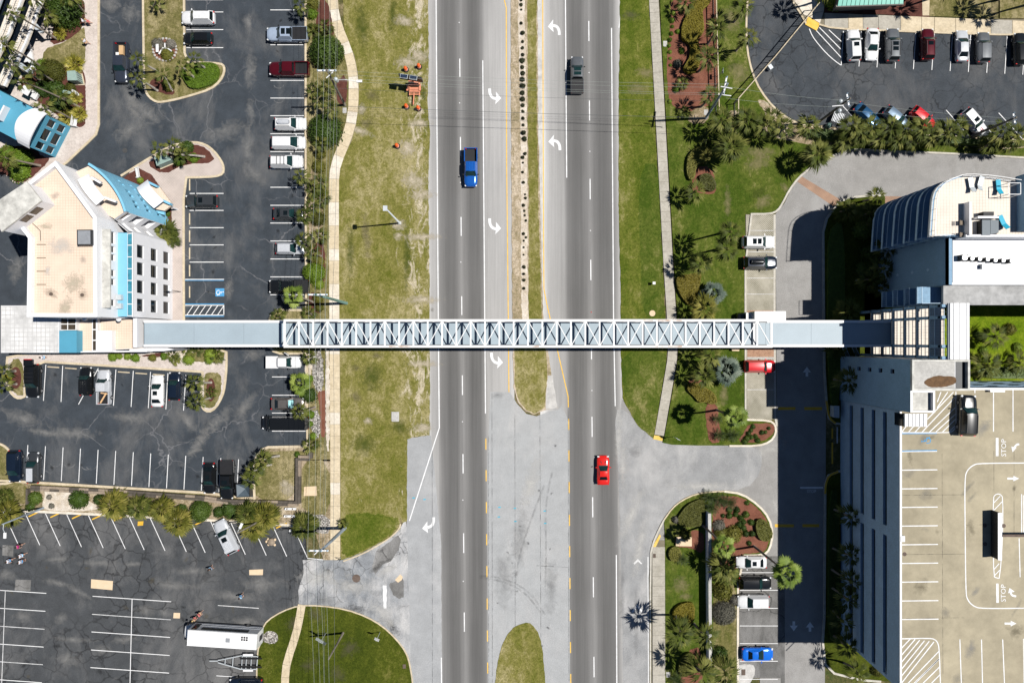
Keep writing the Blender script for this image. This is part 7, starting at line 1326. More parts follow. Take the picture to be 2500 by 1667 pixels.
wb(MB().prism([(sx + .28, -2.5), (55.6, -2.5), (55.6, -5.9), (sx + .28, -5.9)], 18.4, 18.44), 'roof', 'concrete', tr); wb(MB().prism([(55.7, -2.5), (56.9, -2.5), (56.9, -5.9), (55.7, -5.9)], 18.4, 18.42), 'roof_gutter', 'dark_metal', tr); wb(MB().prism([(sx + .28, -6.4), (52.8, -6.4), (52.8, -8.65), (sx + .28, -8.65)], 18.0, 18.04), 'lift_roof', 'stain_concrete', tr)
wb(MB().prism(pxp(ragged(smooth(PS('E6', '995,760 1050,715 1150,690 1220,700 1290,700 1320,730 1310,770 1220,800 1150,805 1060,805'), 1), .6, 5), 18.5), 18.44, 18.455), 'rust_pool', 'brown_stain', tr)
# ---------------------------------------------------------------- parking garage
gx, gy0, gy1, zd = 50.1, -8.95, -45.0, 15.1; ga = thing('parking_garage', 'grey concrete parking garage with dark slot openings and a sandy roof deck', 'garage', (70, -25, 0))
hs = []
for za in (2.85, 6.0, 9.05, 11.95): hs += [(.5, 15.7, za, za + .95), (17.0, 35.6, za, za + .95)]
facade(ga, (gx, gy0), (gx, gy1), 0, zd + .85, hs, 'garage_wall', .35, windows=False)
facade(ga, (Xr, -6.0), (57.2, -6.0), 0, zd + .85, [(k * 5.0 + .6, k * 5.0 + 4.6, za, za + .95) for k in range(8) for za in (2.85, 6.0, 9.05, 11.95)], 'garage_wall', .35, windows=False)
facade(ga, (gx, gy1), (Xr, gy1), 0, zd + .85, [], 'garage_wall')
for za in (2.9, 6.05, 9.1, 12.0): wb(MB().box((gx + Xr) / 2 + .2, (gy0 + gy1) / 2, za - .3, Xr - gx - .9, gy0 - gy1 - .9, .25), 'floor_slab', 'grey_concrete', ga)
wb(MB().box(gx + 9, (gy0 + gy1) / 2, 7.2, .3, gy0 - gy1 - 1, 14.2), 'inner_wall', 'grey_concrete', ga)
wb(MB().box(gx + .12, (gy0 + gy1) / 2, zd + .83, .26, gy0 - gy1, .12), 'coping', 'white_metal', ga); wb(MB().box((57.2 + Xr) / 2, -6.12, zd + .83, Xr - 57.2, .26, .12), 'coping', 'white_metal', ga)
dk = wb(MB().prism([(gx + .36, -6.3), (Xr, -6.3), (Xr, gy1 + .3), (gx + .36, gy1 + .3)], zd - .4, zd), 'roof_deck', 'deck', ga)
zm = zd + .008
def dline(a, b, w=.13, mat='line_white', nm='parking_line', dz=0.0): 
    return wb(ribbon_mb(GL([a, b], zm), w, zm + dz, zm + dz), nm, mat, dk)
def dpoly(pts, w=.13, mat='line_white', closed=False, nm='parking_line', dz=.002): return wb(ribbon_mb(GL(pts, zm), w, zm + dz, zm + dz, closed), nm, mat, dk)
for y in (131, 257, 382, 508, 634, 760, 886, 1013, 1138): dline(pt('F2', 548, y), pt('F2', 797 + y * .008, y - 3))
dline(pt('E6', 772, 1247), pt('E6', 1125, 1245), .12, 'line_blue'); dline(pt('E6', 772, 1413), pt('E6', 1128, 1407), .12, 'line_blue'); dline(pt('E6', 772, 1421), pt('E6', 1128, 1416), .1); dpoly(smooth(PS('E6', '780,1237 1220,1238 1270,1230 1305,1195 1310,1130 1308,845'), 1, False), .13)
for a, b in (((790, 1232), (830, 1180)), ((855, 1232), (905, 1175)), ((915, 1235), (970, 1175)), ((985, 1232), (1300, 900)), ((1035, 1110), (1285, 850)), ((1055, 1232), (1300, 1000)), ((1115, 1232), (1305, 1060)), ((1180, 1232), (1308, 1105)), ((1240, 1232), (1308, 1165)), ((1128, 1000), (1230, 850)), ((1130, 945), (1165, 850))): dline(pt('E6', *a), pt('E6', *b), .13, dz=.004)
dpoly(smooth(PS('F2', '1480,82 1085,84 1040,95 1000,130 983,180 985,500 990,950 1000,1005 1040,1048 1095,1065 1480,1060'), 2, False), .14)
dpoly(smooth(PS('F2', '555,1268 740,1264 780,1270 805,1300 812,1370 820,1620'), 1, False), .14)
for k in range(8): a = (557, 1330 + k * 47); b = (615 + k * 32, 1268 + k * 4) if k < 6 else (810, 1350 + (k - 6) * 55); dline(pt('F2', *a), pt('F2', *b), .14, dz=.004)
for a, b in (((640, 1568), (812, 1400)), ((700, 1568), (815, 1455)), ((757, 1568), (817, 1508))): dline(pt('F2', *a), pt('F2', *b), .14, dz=.004)
for a, b in (((950, 1272), (963, 1660)), ((1096, 1272), (1105, 1660)), ((1239, 1272), (1255, 1660)), ((1380, 1268), (1385, 1660))): dline(pt('F2', *a), pt('F2', *b))
for a, b in (((1367, 292), (1367, 555)), ((1350, 590), (1357, 852)), ((1380, 555), (1380, 300))): dline(pt('F2', *a), pt('F2', *b))
for a, b in (((1668, 855), (1668, 1228)), ((1855, 820), (1855, 1228)), ((1490, 825), (1490, 860))): dline(pt('E6', *a), pt('E6', *b))
for s in ('1690,1288 1716,1288 1716,1462 1690,1462',): wb(MB().prism(pxp(PS('E6', s), zm), zm - .005, zm + .002), 'stop_bar', 'line_white', dk)
wb(MB().prism(pxp(PS('F2', '1195,895 1211,895 1213,1025 1196,1025'), zm), zm - .005, zm + .002), 'stop_bar', 'line_white', dk)
dpoly(smooth(PS('F2', '1175,315 1190,295 1208,290 1225,295 1240,315 1240,560 1220,860 1200,858 1178,848 1176,600'), 1), .12, closed=True)
for a, b in (((1180, 350), (1222, 305)), ((1180, 400), (1238, 340)), ((1180, 800), (1215, 760)), ((1180, 845), (1218, 805))): dline(pt('F2', *a), pt('F2', *b), .12, dz=.004)
for a, b in (((1180, 0), (1180, 280)), ((1316, 0), (1316, 560)), ((560, 300), (980, 296)), ((560, 700), (980, 696)), ((560, 1130), (980, 1126)), ((985, 500), (1150, 498)), ((830, 20), (836, 1560))): wb(ribbon_mb(GL([pt('F2', *a), pt('F2', *b)], zm), .05, zm - .003, zm - .003), 'joint', 'seam', dk)
rs2 = random.Random(4)
for k in range(20):
    q = (rs2.uniform(2205, 2495), rs2.uniform(1000, 1660)); o = stain(dk, q, rs2.uniform(.4, 2.4), rs2.uniform(.4, 1.8), rs2.choice(['stain_dirt', 'stain_grey', 'stain_grey', 'stain_pale']), rs2.uniform(0, 180), zd + .002, zd); o.location -= Vector(ga.location)
def deck_text(px, size): 
    o = text_mark(None, 'STOP', px, size, math.pi / 2, zm + .004, zm, squash=1.05); o.parent = dk; o.location -= Vector(ga.location); return o
deck_text(pt('E6', 1768, 1382), .92); deck_text(pt('F2', 1245, 960), .92)
for tip, a in ((pt('F2', 1350, 187), 0), (pt('F2', 1332, 1165), 0)): o = straight_arrow(None, tip, 1.55, a, zm + .002, zm, .13, .36, .75); o.parent = dk; o.location -= Vector(ga.location)
for sh, hd, c in (('1915,1350 1890,1350 1860,1390', '1838,1370 1890,1380 1850,1425', 'E6'), ('1330,982 1300,975 1290,950', '1285,925 1275,960 1320,950', 'F2')): dpoly(smooth(PS(c, sh), 1, False), .26, nm='turn_arrow', dz=.004); wb(MB().prism(pxp(PS(c, hd), zm), zm - .005, zm + .003), 'turn_arrow_head', 'line_white', dk)
def wheelchair(par, cx_, cy_, s, ang, z, mat, hz):
    c = G((cx_, cy_), hz); T2 = lambda x, y: Vector((c.x + (x * math.cos(ang) - y * math.sin(ang)) * s, c.y + (x * math.sin(ang) + y * math.cos(ang)) * s))
    arc = [T2(.02 + .33 * math.cos(t), -.18 + .33 * math.sin(t)) for t in [R(a) for a in range(150, 400, 15)]]; bodyl = [T2(-.08, .38), T2(-.05, .0), T2(.22, .0), T2(.36, -.38), T2(.46, -.34)]; arm = [T2(-.06, .2), T2(.2, .2)]; hd = [T2(-.08 + .09 * math.cos(t), .52 + .09 * math.sin(t)) for t in [R(a) for a in range(0, 360, 40)]]
    b = ribbon_mb(arc, .09 * s, z, z); q = ribbon_mb(bodyl, .1 * s, z + .001, z + .001); b.add(q.v, q.f); q = ribbon_mb(arm, .08 * s, z + .002, z + .002); b.add(q.v, q.f); b.add([(v.x, v.y, z) for v in hd], [tuple(range(len(hd)))])
    return wb(b, 'wheelchair_symbol', mat, par)
wheelchair(dk, *pt('E6', 1025, 1315), 1.1, math.pi / 2, zm + .002, 'line_blue', zm)
sheet('blue_square', [(526, 704), (547.5, 704), (547.5, 723.5), (526, 723.5)], .062, 'line_blue', lot); wheelchair(lot, 537, 714, 1.0, -math.pi / 2, .066, 'line_white', 0)
wb(MB().prism(pxp(PS('E6', '818,1058 1035,1058 1030,1182 818,1180'), 17.2), 17.0, 17.2), 'lift_canopy', 'roof_white', ga)
for k in range(6): x = 822 + k * 36; a, b = G(pt('E6', x, 1060), 17.25), G(pt('E6', x, 1180), 17.25); wb(MB().bar(a, b, .05, .06), 'canopy_rib', 'white_metal', ga)
q = G(pt('E6', 795, 1110), 16); wb(MB().box(q.x + .1, q.y, 16, 1.2, 1.6, 1.8), 'lift_lobby', 'glass', ga)
q = G(pt('E6', 1680, 835), zd); wb(MB().box(q.x, q.y, zd + .3, 1.9, .35, .5), 'utility_box', 'white_metal', ga)
# sign wall and lamp beam on the deck
sg = thing('sign_wall', 'tall dark panel with a white top edge standing on the roof deck', 'sign', G(pt('F2', 1185, 570), zd)); q0 = G(pt('F2', 1219, 418), zd + 1.5); q1 = G(pt('F2', 1219, 738), zd + 1.5); 
wb(MB().bar((q0.x, q0.y, zd + .75), (q1.x, q1.y, zd + .75), .18, 1.48), 'panel', 'dark_metal', sg); wb(MB().bar((q0.x, q0.y, zd + 1.52), (q1.x, q1.y, zd + 1.52), .5, .1), 'cap', 'white_metal', sg)
q = G(pt('F2', 1235, 572), zd + 1.2); wb(MB().bar((q.x, q.y, zd + 1.2), (q.x + 5.5, q.y, zd + 1.2), .3, .2), 'beam', 'iron', sg); wb(MB().bar((q.x + 5.4, q.y, zd), (q.x + 5.4, q.y, zd + 1.2), .2), 'post', 'iron', sg)
for x, y in ((1117, 503), (1246, 506), (1120, 629), (576, 697)): q = G(pt('F2', x, y), zd); wb(MB().lathe([(.27, 0), (.27, .015), (0, .015)], 14, (q.x, q.y, zd)), 'drain_cover', 'iron', ga)
q = G(pt('F2', 565, 594), zd + .9); wb(MB().box(q.x, q.y, zd + .5, .5, .75, .9), 'utility_box', 'white_metal', ga)
# ---------------------------------------------------------------- green metal roof at the top edge
zg = 3.6; gr = thing('green_roof_building', 'low building with a green standing seam metal roof at the top edge', 'building', G((2125, -60)))
ev = [G(pt('E2', x, y), zg) for x, y in ((175, 60), (806, 38))]; rg = [v + Vector((.6 if i == 0 else -.4, 6.0, 1.6)) for i, v in enumerate(ev)]
k = 15
for i in range(k):
    a, b = ev[0] + (ev[1] - ev[0]) * (i / k + .003), ev[0] + (ev[1] - ev[0]) * ((i + 1) / k - .003); c, d = rg[0] + (rg[1] - rg[0]) * ((i + 1) / k - .003), rg[0] + (rg[1] - rg[0]) * (i / k + .003); wb(MB().add([a, b, c, d, a - Vector((0, 0, .08)), b - Vector((0, 0, .08)), c - Vector((0, 0, .08)), d - Vector((0, 0, .08))], [(0, 1, 2, 3), (4, 7, 6, 5), (0, 4, 5, 1), (1, 5, 6, 2), (2, 6, 7, 3), (3, 7, 4, 0)]), 'roof_panel', 'roof_green', gr)
    wb(MB().bar(a + Vector((0, 0, .03)), d + Vector((0, 0, .03)), .05, .08), 'seam', 'roof_green', gr)
wb(MB().bar(ev[0] - Vector((.2, 0, .15)), ev[1] - Vector((-.05, 0, .15)), .3, .25), 'gutter', 'soffit', gr); wb(MB().prism([XY(ev[0] + Vector((.8, .9, 0))), XY(ev[1] + Vector((-.6, .9, 0))), XY(rg[1]), XY(rg[0])], 0, zg - .1), 'wall', 'soffit', gr)
# ================================================================ walls, fences, poles and small things
def polywalk(pts, step):
    out = []; 
    for a, b in zip(pts, pts[1:]):
        L = (b - a).length; k = max(1, round(L / step))
        for i in range(k): out.append((a + (b - a) * (i / k), a + (b - a) * ((i + 1) / k)))
    return out
rw = thing('retaining_wall', 'low weathered timber retaining wall below the left car park', 'wall', G(pt('A4', 1300, 600)))
for a, b in polywalk([Vector((v.x, v.y, 0)) for v in GL([pt('A4', 295, 552), pt('A4', 1130, 592), pt('A4', 1960, 652), pt('B4', 620, 882), pt('B4', 1283, 897), pt('B4', 1287, 460), pt('B4', 1395, 465), pt('B4', 1400, 390)], .6)], 1.5):
    e = (b - a).normalized() * .012
    for k, off in enumerate((-.2, .2)): n = Vector((-(b - a).y, (b - a).x, 0)).normalized() * off; wb(MB().bar(a + e + n + Vector((0, 0, .38)), b - e + n + Vector((0, 0, .38)), .36, .74 + .02 * random.random()), 'timber', random.choice(['wood_dark', 'wood_dark', 'wood']), rw)
wb(MB().bar(G(pt('A4', 290, 552)) + Vector((0, 0, .4)), G(pt('A4', 288, 700)) + Vector((0, 0, .4)), .3, .8), 'timber', 'wood_dark', rw)
bwl = thing('boundary_wall', 'long white boundary wall between lower right lawn and bays', 'wall', G(pt('F1', 745, 800)))
for a, b in polywalk([Vector((v.x, v.y, 0)) for v in (G(pt('F1', 748, 235), 1.75), G(pt('F1', 755, 1440), 1.75))], 3.0): wb(MB().bar(a + Vector((0, 0, .87)), b + Vector((0, .012, .87)), .30, 1.72), 'wall_section', 'wall_white', bwl); wb(MB().bar(a + Vector((0, 0, 1.76)), b + Vector((0, .012, 1.76)), .46, .08), 'coping', 'concrete', bwl)
def fence(label, pts, z, name='fence', mat='kerb', gate=False, step=.35):
    P = [G(p, z) for p in pts]; f = thing(name, label, 'gate' if gate else 'fence', (P[0].x, P[0].y, .1)); b = MB(); 
    for a, c in zip(P, P[1:]):
        a0, c0 = Vector((a.x, a.y, .25)), Vector((c.x, c.y, .25)); L = (c - a).length; wb(MB().bar(a, c, .13, .12), 'top_rail', mat, f); wb(MB().bar(a0, c0, .08, .08), 'bottom_rail', 'dark_metal', f); k = int(L / step); q = MB()
        for i in range(k + 1): u = a + (c - a) * (i / k); q.bar((u.x, u.y, .15), (u.x, u.y, z), .03)
        wb(q, 'pickets', 'dark_metal', f)['kind'] = 'stuff'
        for i in range(int(L / 3) + 1): u = a + (c - a) * min(1, i * 3 / L); wb(MB().bar((u.x, u.y, .1), (u.x, u.y, z + .1), .12), 'post', mat, f)
    return f
fence('tan picket fence running down beside the red mulch garden', [pt('E1', 583, -60), pt('E1', 590, 300), pt('E1', 600, 600), pt('E1', 612, 1060)], 1.8)
fence('long tan sliding gate fence crossing the upper right drive at a slant', [pt('E1', 1568, 32), pt('E1', 1150, 540), pt('E1', 795, 945)], 2.3, 'sliding_gate', gate=True); fence('short tan fence return at the foot of the sliding gate', [pt('E1', 796, 955), pt('E1', 797, 1125)], 2.0)
gm = thing('gate_motor', 'small gate motor box with bracket beside the sliding gate', 'box', G(pt('E1', 1085, 665))); wb(MB().box(*(lambda v: (v.x, v.y, .4))(G(pt('E1', 1085, 660))), .55, .7, .8, .6), 'housing', 'galv', gm); wb(MB().tube([G(pt('E1', 1140, 560), .9), G(pt('E1', 1180, 558), .9), G(pt('E1', 1195, 535), .9)], .05, 6), 'hoop', 'dark_metal', gm); wb(MB().tube([G(pt('E1', 1140, 560), 0.0), G(pt('E1', 1140, 560), .9)], .05, 6), 'hoop_post', 'dark_metal', gm)
# utility poles
def pole(label, base, h, mat, arm=None, top=None, r=.17, extra=(), name='utility_pole'):
    b = G(base); t = G(top, h) if top else Vector((b.x, b.y, h)); o = thing(name, label, 'pole', b); wb(MB().tube([b + Vector((0, 0, -.1)), b + (t - b) * .5 + Vector((0, 0, 0)), t], [r * 1.15, r, r * .72], 10), 'shaft', mat, o, True)
    if arm:
        L, a, dz, off = arm; d = Vector((math.cos(a), math.sin(a), 0)); c = t + Vector((0, 0, -dz)) + d * off; wb(MB().bar(c - d * L / 2, c + d * L / 2, .2, .16), 'crossarm', 'white_metal', o)
        for k in (-.46, -.16, .16, .46): q = c + d * L * k; wb(MB().lathe([(.07, 0), (.10, .06), (.05, .12), (.08, .2), (.03, .3)], 8, (q.x, q.y, q.z + .08)), 'insulator', 'rail_blue', o)
    for e in extra:
        if e[0] == 'lamp':
            a = t + (Vector((0, 0, -e[3])) if len(e) > 3 else Vector((0, 0, -.5))); hd = G(e[1], e[2]); wb(MB().tube([a, (a + hd) / 2 + Vector((0, 0, .25)), hd], .045, 6), 'lamp_arm', 'galv', o); d = (hd - a); d.z = 0; d.normalize(); ang = math.atan2(d.y, d.x); wb(MB().box(hd.x + d.x * .3, hd.y + d.y * .3, hd.z, .8, .34, .16, ang), 'lamp_head', 'white_metal', o)
        if e[0] == 'can': q = G(e[1], e[2]); wb(MB().lathe([(.24, -.5), (.26, -.4), (.26, .35), (.12, .48), (.04, .5)], 12, tuple(q)), 'transformer_can', 'galv', o)
        if e[0] == 'bracket': a, c = G(e[1], e[3]), G(e[2], e[3]); wb(MB().bar(a, c, .1), 'bracket', 'white_metal', o)
    return o
pole('grey utility pole with white crossarm by the upper bend of the sidewalk', pt('B1', 1735, 1010), 12.6, 'pole_wood', (2.6, 0, .3, -.1), pt('B1', 1560, 670), extra=(('lamp', pt('B1', 1850, 780), 8.5, 3.4), ('can', pt('B1', 1650, 765), 10.0), ('bracket', pt('B1', 1555, 750), pt('B1', 1620, 690), 11.2)))
pole('green steel utility pole with white crossarm beside the footbridge', pt('B3', 1750, 158), 13.6, 'pole_green', (2.6, 0, .2, .2), pt('B3', 1455, 75), .2)
pole('steel utility pole with white crossarm at the driveway corner', pt('B4', 1735, 1130), 13.8, 'pole_steel', (2.6, 0, .2, -.3), pt('B4', 1500, 1350), .22, extra=(('bracket', pt('B4', 1440, 1385), pt('B4', 1500, 1330), 13),))
pole('leaning grey utility pole on the round lawn', pt('B5', 1325, 1085), 8.6, 'pole_wood', None, pt('B5', 1183, 1340), .15)
pole('tall dark utility pole with insulators in the red mulch garden', pt('E1', 480, 1135), 13.2, 'pole_steel', (2.4, R(80), 1.2, .2), pt('E1', 692, 802), .18, extra=(('bracket', pt('E1', 625, 830), pt('E1', 735, 850), 13), ('bracket', pt('E1', 600, 905), pt('E1', 725, 920), 11.5)))
pole('dark utility pole with transformers beside the parked blue sedan', pt('E1', 1565, 1170), 10.2, 'pole_wood', (1.9, R(100), .7, 0), pt('E1', 1865, 942), .18, extra=(('can', pt('E1', 1765, 975), 9.0), ('can', pt('E1', 1755, 1065), 8.6), ('bracket', pt('E1', 1690, 1020), pt('E1', 1800, 1010), 9.3)))
pole('dark utility pole crossing the slanted white SUV', pt('E2', 1440, 1312), 9.8, 'pole_wood', (1.6, R(100), .5, 0), pt('E2', 1888, 1125), .18)
pole('wood pole with a street lamp at the left edge', pt('A4', 420, 740), 9.6, 'pole_steel', None, pt('A4', 20, 900), .13, extra=(('lamp', pt('A4', 48, 985), 9.0, .3),))
pole('wood pole with a lamp in the bushy palms beside the silver SUV', pt('B4', 960, 1040), 7.5, 'pole_wood', None, pt('B4', 700, 1180), .13, extra=(('lamp', pt('B4', 730, 1128), 7.2, .2),))
lp = thing('street_lamp', 'tall grey street lamp standing alone on the left verge', 'lamp', G((976, 545))); hb = G((976, 545)); wb(MB().tube([hb, hb + Vector((0, 0, 11.2))], [.14, .09], 10), 'shaft', 'galv', lp, True); wb(MB().box(hb.x - .12, hb.y + .05, 11.3, .58, .72, .2), 'lamp_head', 'galv', lp)
for k in (-1, 1): wb(MB().box(hb.x - .12 + k * .02, hb.y + .05, 11.18, .4, .5, .05), 'lens', 'lamp_clear', lp)
wb(MB().box(hb.x, hb.y, .12, .5, .5, .2), 'base_plate', 'concrete', lp)
pp = thing('post_lamp', 'small post lamp on the paver walk by the white hotel', 'lamp', G(pt('B3', 160, 50))); hb = G(pt('B3', 165, 48)); wb(MB().tube([hb, hb + Vector((0, 0, 3.0))], .05, 6), 'shaft', 'dark_metal', pp); wb(MB().lathe([(.1, 0), (.2, .15), (.18, .35), (.02, .42)], 10, (hb.x, hb.y, 3.0)), 'lamp_head', 'white_metal', pp)
# overhead wires
def wire(label, pts, sag=.5, r=.022, mat='wire', grp='overhead wires along the sidewalk'):
    P = []
    for (a, za), (b, zb_) in zip(pts, pts[1:]):
        A, B = G(a, za), G(b, zb_)
        for i in range(10): t = i / 10; v = A + (B - A) * t; v.z -= sag * 4 * t * (1 - t); P.append(v)
    P.append(G(*pts[-1])); c = P[len(P) // 2]; return tag(MB().tube(P, r, 5, False).build('overhead_wire', mat, loc=c), label, 'wire', grp)
for i, (q, m) in enumerate((([(774, -200), (776, 168), (753, 727), (751, 1346), (772, 1900)], 'wire_light'), ([(786, -200), (791, 168), (768, 727), (766, 1346), (786, 1900)], 'wire_light'), ([(798, -200), (803, 168), (781, 727), (779, 1346), (794, 1900)], 'wire_light'), ([(815, -200), (819, 168), (794, 727), (792, 1346), (806, 1900)], 'wire_light'))):
    wire('thin pale wire, %s from the left of those following the left sidewalk' % ORD[i], list(zip(q, (13, 12.9, 13.6, 13.9, 13))), .7, .013, m)
wire('dark low cable following the left sidewalk', list(zip([(817, -200), (822, 215), (811, 740), (813, 1310), (813, 1900)], (8, 8.5, 8.5, 8.5, 8))), .8, .022); wire('dark low cable left of the sidewalk cable', list(zip([(800, -200), (806, 215), (793, 740), (787, 1310), (790, 1900)], (8, 8.6, 8.8, 8.8, 8))), .8, .02)
for i, (a, b, za, zb_) in enumerate((((812, 172), (1772, 206), 12.4, 12.9), ((806, 181), (1770, 214), 12.0, 12.6), ((812, 190), (1768, 228), 11.5, 12), ((815, 197), (1766, 232), 11.2, 11.6), ((826, 216), (1750, 247), 9.4, 9.6))): wire('pale wire crossing the highway, %s from the top' % ORD[i], [(a, za), (b, zb_)], .9, .011 if i < 4 else .015, 'wire_light' if i < 4 else 'wire', 'overhead wires across the highway')
wire('black low cable standing in for the shadow line of the highway wires', [((836, 260), 6.2), ((1724, 288), 6.4)], .4, .026, 'wire', 'overhead wires across the highway')  # added cable, drawn where the wires' shadow runs between the pole feet
for i, (a, b, za, zb_) in enumerate((((1776, 212), (2070, 246), 12.4, 9.8), ((1772, 240), (2058, 262), 11, 9), ((2072, 250), (2476, 290), 9.5, 9.2), ((2060, 268), (2470, 300), 8.6, 8.4))): wire('wire in the upper right corner, %s from the left pole' % ORD[i], [(a, za), (b, zb_)], .6, .011, 'wire_light', 'overhead wires at upper right')
# message board trailer and barrels
o = G(pt('C1', 830, 880)); tl = thing('message_board_trailer', 'orange trailer with a dark message board and solar panels on the verge', 'trailer', o, 0)
def tb_(b, nm, m): return wb(b, nm, m, tl)
for x in (785, 880): a, b = G(pt('C1', x, 780), .55), G(pt('C1', x, 915), .55); tb_(MB().bar(a, b, .14, .14), 'frame_rail', 'salmon')
for y in (785, 850, 905): a, b = G(pt('C1', 780, y), .58), G(pt('C1', 885, y), .58); tb_(MB().bar(a, b, .14, .12), 'cross_member', 'salmon')
for k in range(4): a, b = G(pt('C1', 785, 842 + k * 14), .66), G(pt('C1', 875, 842 + k * 14), .66); tb_(MB().bar(a, b, .16, .05), 'deck_board', 'salmon')
a, b = G(pt('C1', 828, 880), .55), G(pt('C1', 820, 1005), .5); tb_(MB().bar(a, b, .14), 'tow_bar', 'salmon'); q = G(pt('C1', 825, 800), .6); tb_(MB().box(q.x, q.y, .85, 1.5, .7, .55), 'battery_box', 'salmon'); tb_(MB().bar((q.x, q.y, .6), (q.x, q.y + .1, 3.0), .2), 'mast', 'salmon')
for s in (-1, 1): wq = link('wheel', CARS['pickup'][1][0][1], 'tyre', tl); wq.location = (s * .95, .35, .36); wq.rotation_euler = (0, 0, R(90)); link('rim', CARS['pickup'][1][0][2], 'rim', wq); tb_(MB().box(o.x + s * .95, o.y + .35, .78, .3, .95, .05), 'mudguard', 'salmon')
a, b = G(pt('C1', 680, 715), 3.4), G(pt('C1', 900, 750), 3.4); tb_(MB().bar((a.x, a.y, 2.75), (b.x, b.y, 2.75), .22, 1.7), 'message_board', 'dark_metal'); ang = math.atan2(b.y - a.y, b.x - a.x)
for s in ((730, 732), (820, 745)): q = G(pt('C1', *s), 3.85); pn = tb_(MB().box(q.x, q.y, 3.86, 1.12, .62, .05, ang), 'solar_panel', 'galv'); wb(MB().box(q.x, q.y, 3.90, 1.0, .52, .03, ang), 'cells', 'solar', pn); tb_(MB().bar((q.x, q.y, 3.5), (q.x, q.y, 3.84), .08), 'panel_bracket', 'dark_metal')
for i, (x, y) in enumerate(((750, 672), (876, 645), (756, 1027), (870, 1045), (667, 1402))):
    p = G(pt('C1', x, y)); t = thing('traffic_barrel', ('orange traffic barrel at the upper left of the message board trailer', 'orange traffic barrel at the upper right of the message board trailer', 'orange traffic barrel at the lower left of the message board trailer', 'orange traffic barrel at the lower right of the message board trailer', 'lone orange traffic barrel on the verge below the trailer')[i], 'barrel', p, 0, 'orange traffic barrels')
    MB().lathe([(.31, .08), (.30, .35), (.27, .37), (.27, .62), (.24, .64), (.235, .95), (.2, 1.0), (.0, 1.02)], 14).build('drum', 'orange', t, True); MB().lathe([(.306, .42 - .2), (.303, .34)], 14).build('band', 'line_white', t); MB().lathe([(.276, .44), (.274, .56)], 14).build('band', 'line_white', t); MB().lathe([(.45, 0), (.45, .08), (.30, .1)], 16).build('base', 'tyre', t); MB().bar((-.1, 0, 1.06), (.1, 0, 1.06), .04, .08).build('handle', 'orange', t)
# cabinets, benches, skip, lids
def cabinet(label, crop, pts, h, mat='box_green', name='utility_cabinet', pad=True):
    P = [XY(v) for v in GL(PS(crop, pts), h)]; cx_ = sum(p[0] for p in P) / len(P); cy_ = sum(p[1] for p in P) / len(P); t = thing(name, label, 'cabinet', (cx_, cy_, .1))
    if pad: wb(MB().prism([(cx_ + (p[0] - cx_) * 1.25, cy_ + (p[1] - cy_) * 1.25) for p in P], .05, .2), 'pad', 'kerb', t)
    wb(MB().prism(P, .2, h), 'housing', mat, t); wb(MB().prism([(cx_ + (p[0] - cx_) * 1.05, cy_ + (p[1] - cy_) * 1.05) for p in P], h, h + .06), 'lid', mat, t)
    a, b = Vector((*P[1], 0)), Vector((*P[2], 0)); 
    for k in range(4): u = a + (b - a) * ((k + .5) / 4); u2 = u + Vector((u.x - cx_, u.y - cy_, 0)).normalized() * .02; wb(MB().bar(u2 + Vector((0, 0, .4)), u2 + Vector((0, 0, h - .2)), .1, .04), 'door_rib', 'dark_metal', t)
cabinet('large pale green transformer box beside the hotel walk', 'A1', '645,685 720,680 740,770 650,770', 1.7); cabinet('pale green slatted cabinet at the mulch island corner', 'A2', '1480,135 1600,110 1635,160 1505,215', 1.5)
cabinet('flat tan utility vault box on the lower right lawn', 'F1', '490,420 605,420 605,490 485,488', .45, 'patch_tan', 'utility_vault', False); cabinet('small beige box beside the paver bays under the footbridge', 'E5', '735,428 800,428 800,458 735,456', .6, 'patch_tan', 'utility_box', False)
cabinet('pale box standing in the shade at the garage corner', 'E6', '140,985 190,985 190,1095 140,1090', 1.4, 'galv', 'utility_box', False)
for i, (c, x, y, h) in enumerate((('C3', 648, 1085, .1), ('D1', 1464, 424, .12), ('E1', 482, 1080, .15), ('B1', 1732, 1062, .15), ('F1', 422, 1498, .12))):
    p = G(pt(c, x, y)); s = (1.15, 1.5) if i == 0 else (.6, .85); o = MB().prism([(p.x - s[0] / 2, p.y - s[1] / 2 + .1), (p.x - s[0] / 2 + .1, p.y - s[1] / 2), (p.x + s[0] / 2 - .1, p.y - s[1] / 2), (p.x + s[0] / 2, p.y - s[1] / 2 + .1), (p.x + s[0] / 2, p.y + s[1] / 2), (p.x - s[0] / 2, p.y + s[1] / 2)], .0, h).build('inspection_hatch', 'concrete', loc=(p.x, p.y, 0)); tag(o, ('large pale concrete lid in the grass of the left verge', 'small concrete lid beside the right sidewalk', 'pale concrete lid at the foot of the dark pole', 'pale grey lid beside the upper sidewalk bend', 'small white lid by the lower right sidewalk')[i], 'lid')
o = G(pt('D2', 1342, 1430)); tag(MB().lathe([(.46, 0), (.46, .06), (.3, .07), (.12, .06), (0, .06)], 20).build('manhole_ring', 'patch_tan', loc=(0, 0, 0)), 'round tan manhole ring in the right verge', 'manhole').location = (o.x, o.y, .03)
o = G(pt('D2', 1348, 1146)); mk = thing('marker_post', 'short white marker post in the right verge', 'post', (o.x, o.y, .03)); MB().box(0, 0, .4, .1, .1, .8).build('post', 'white_metal', mk); MB().box(0, 0, .85, .42, .4, .12).build('cap', 'white_metal', mk)
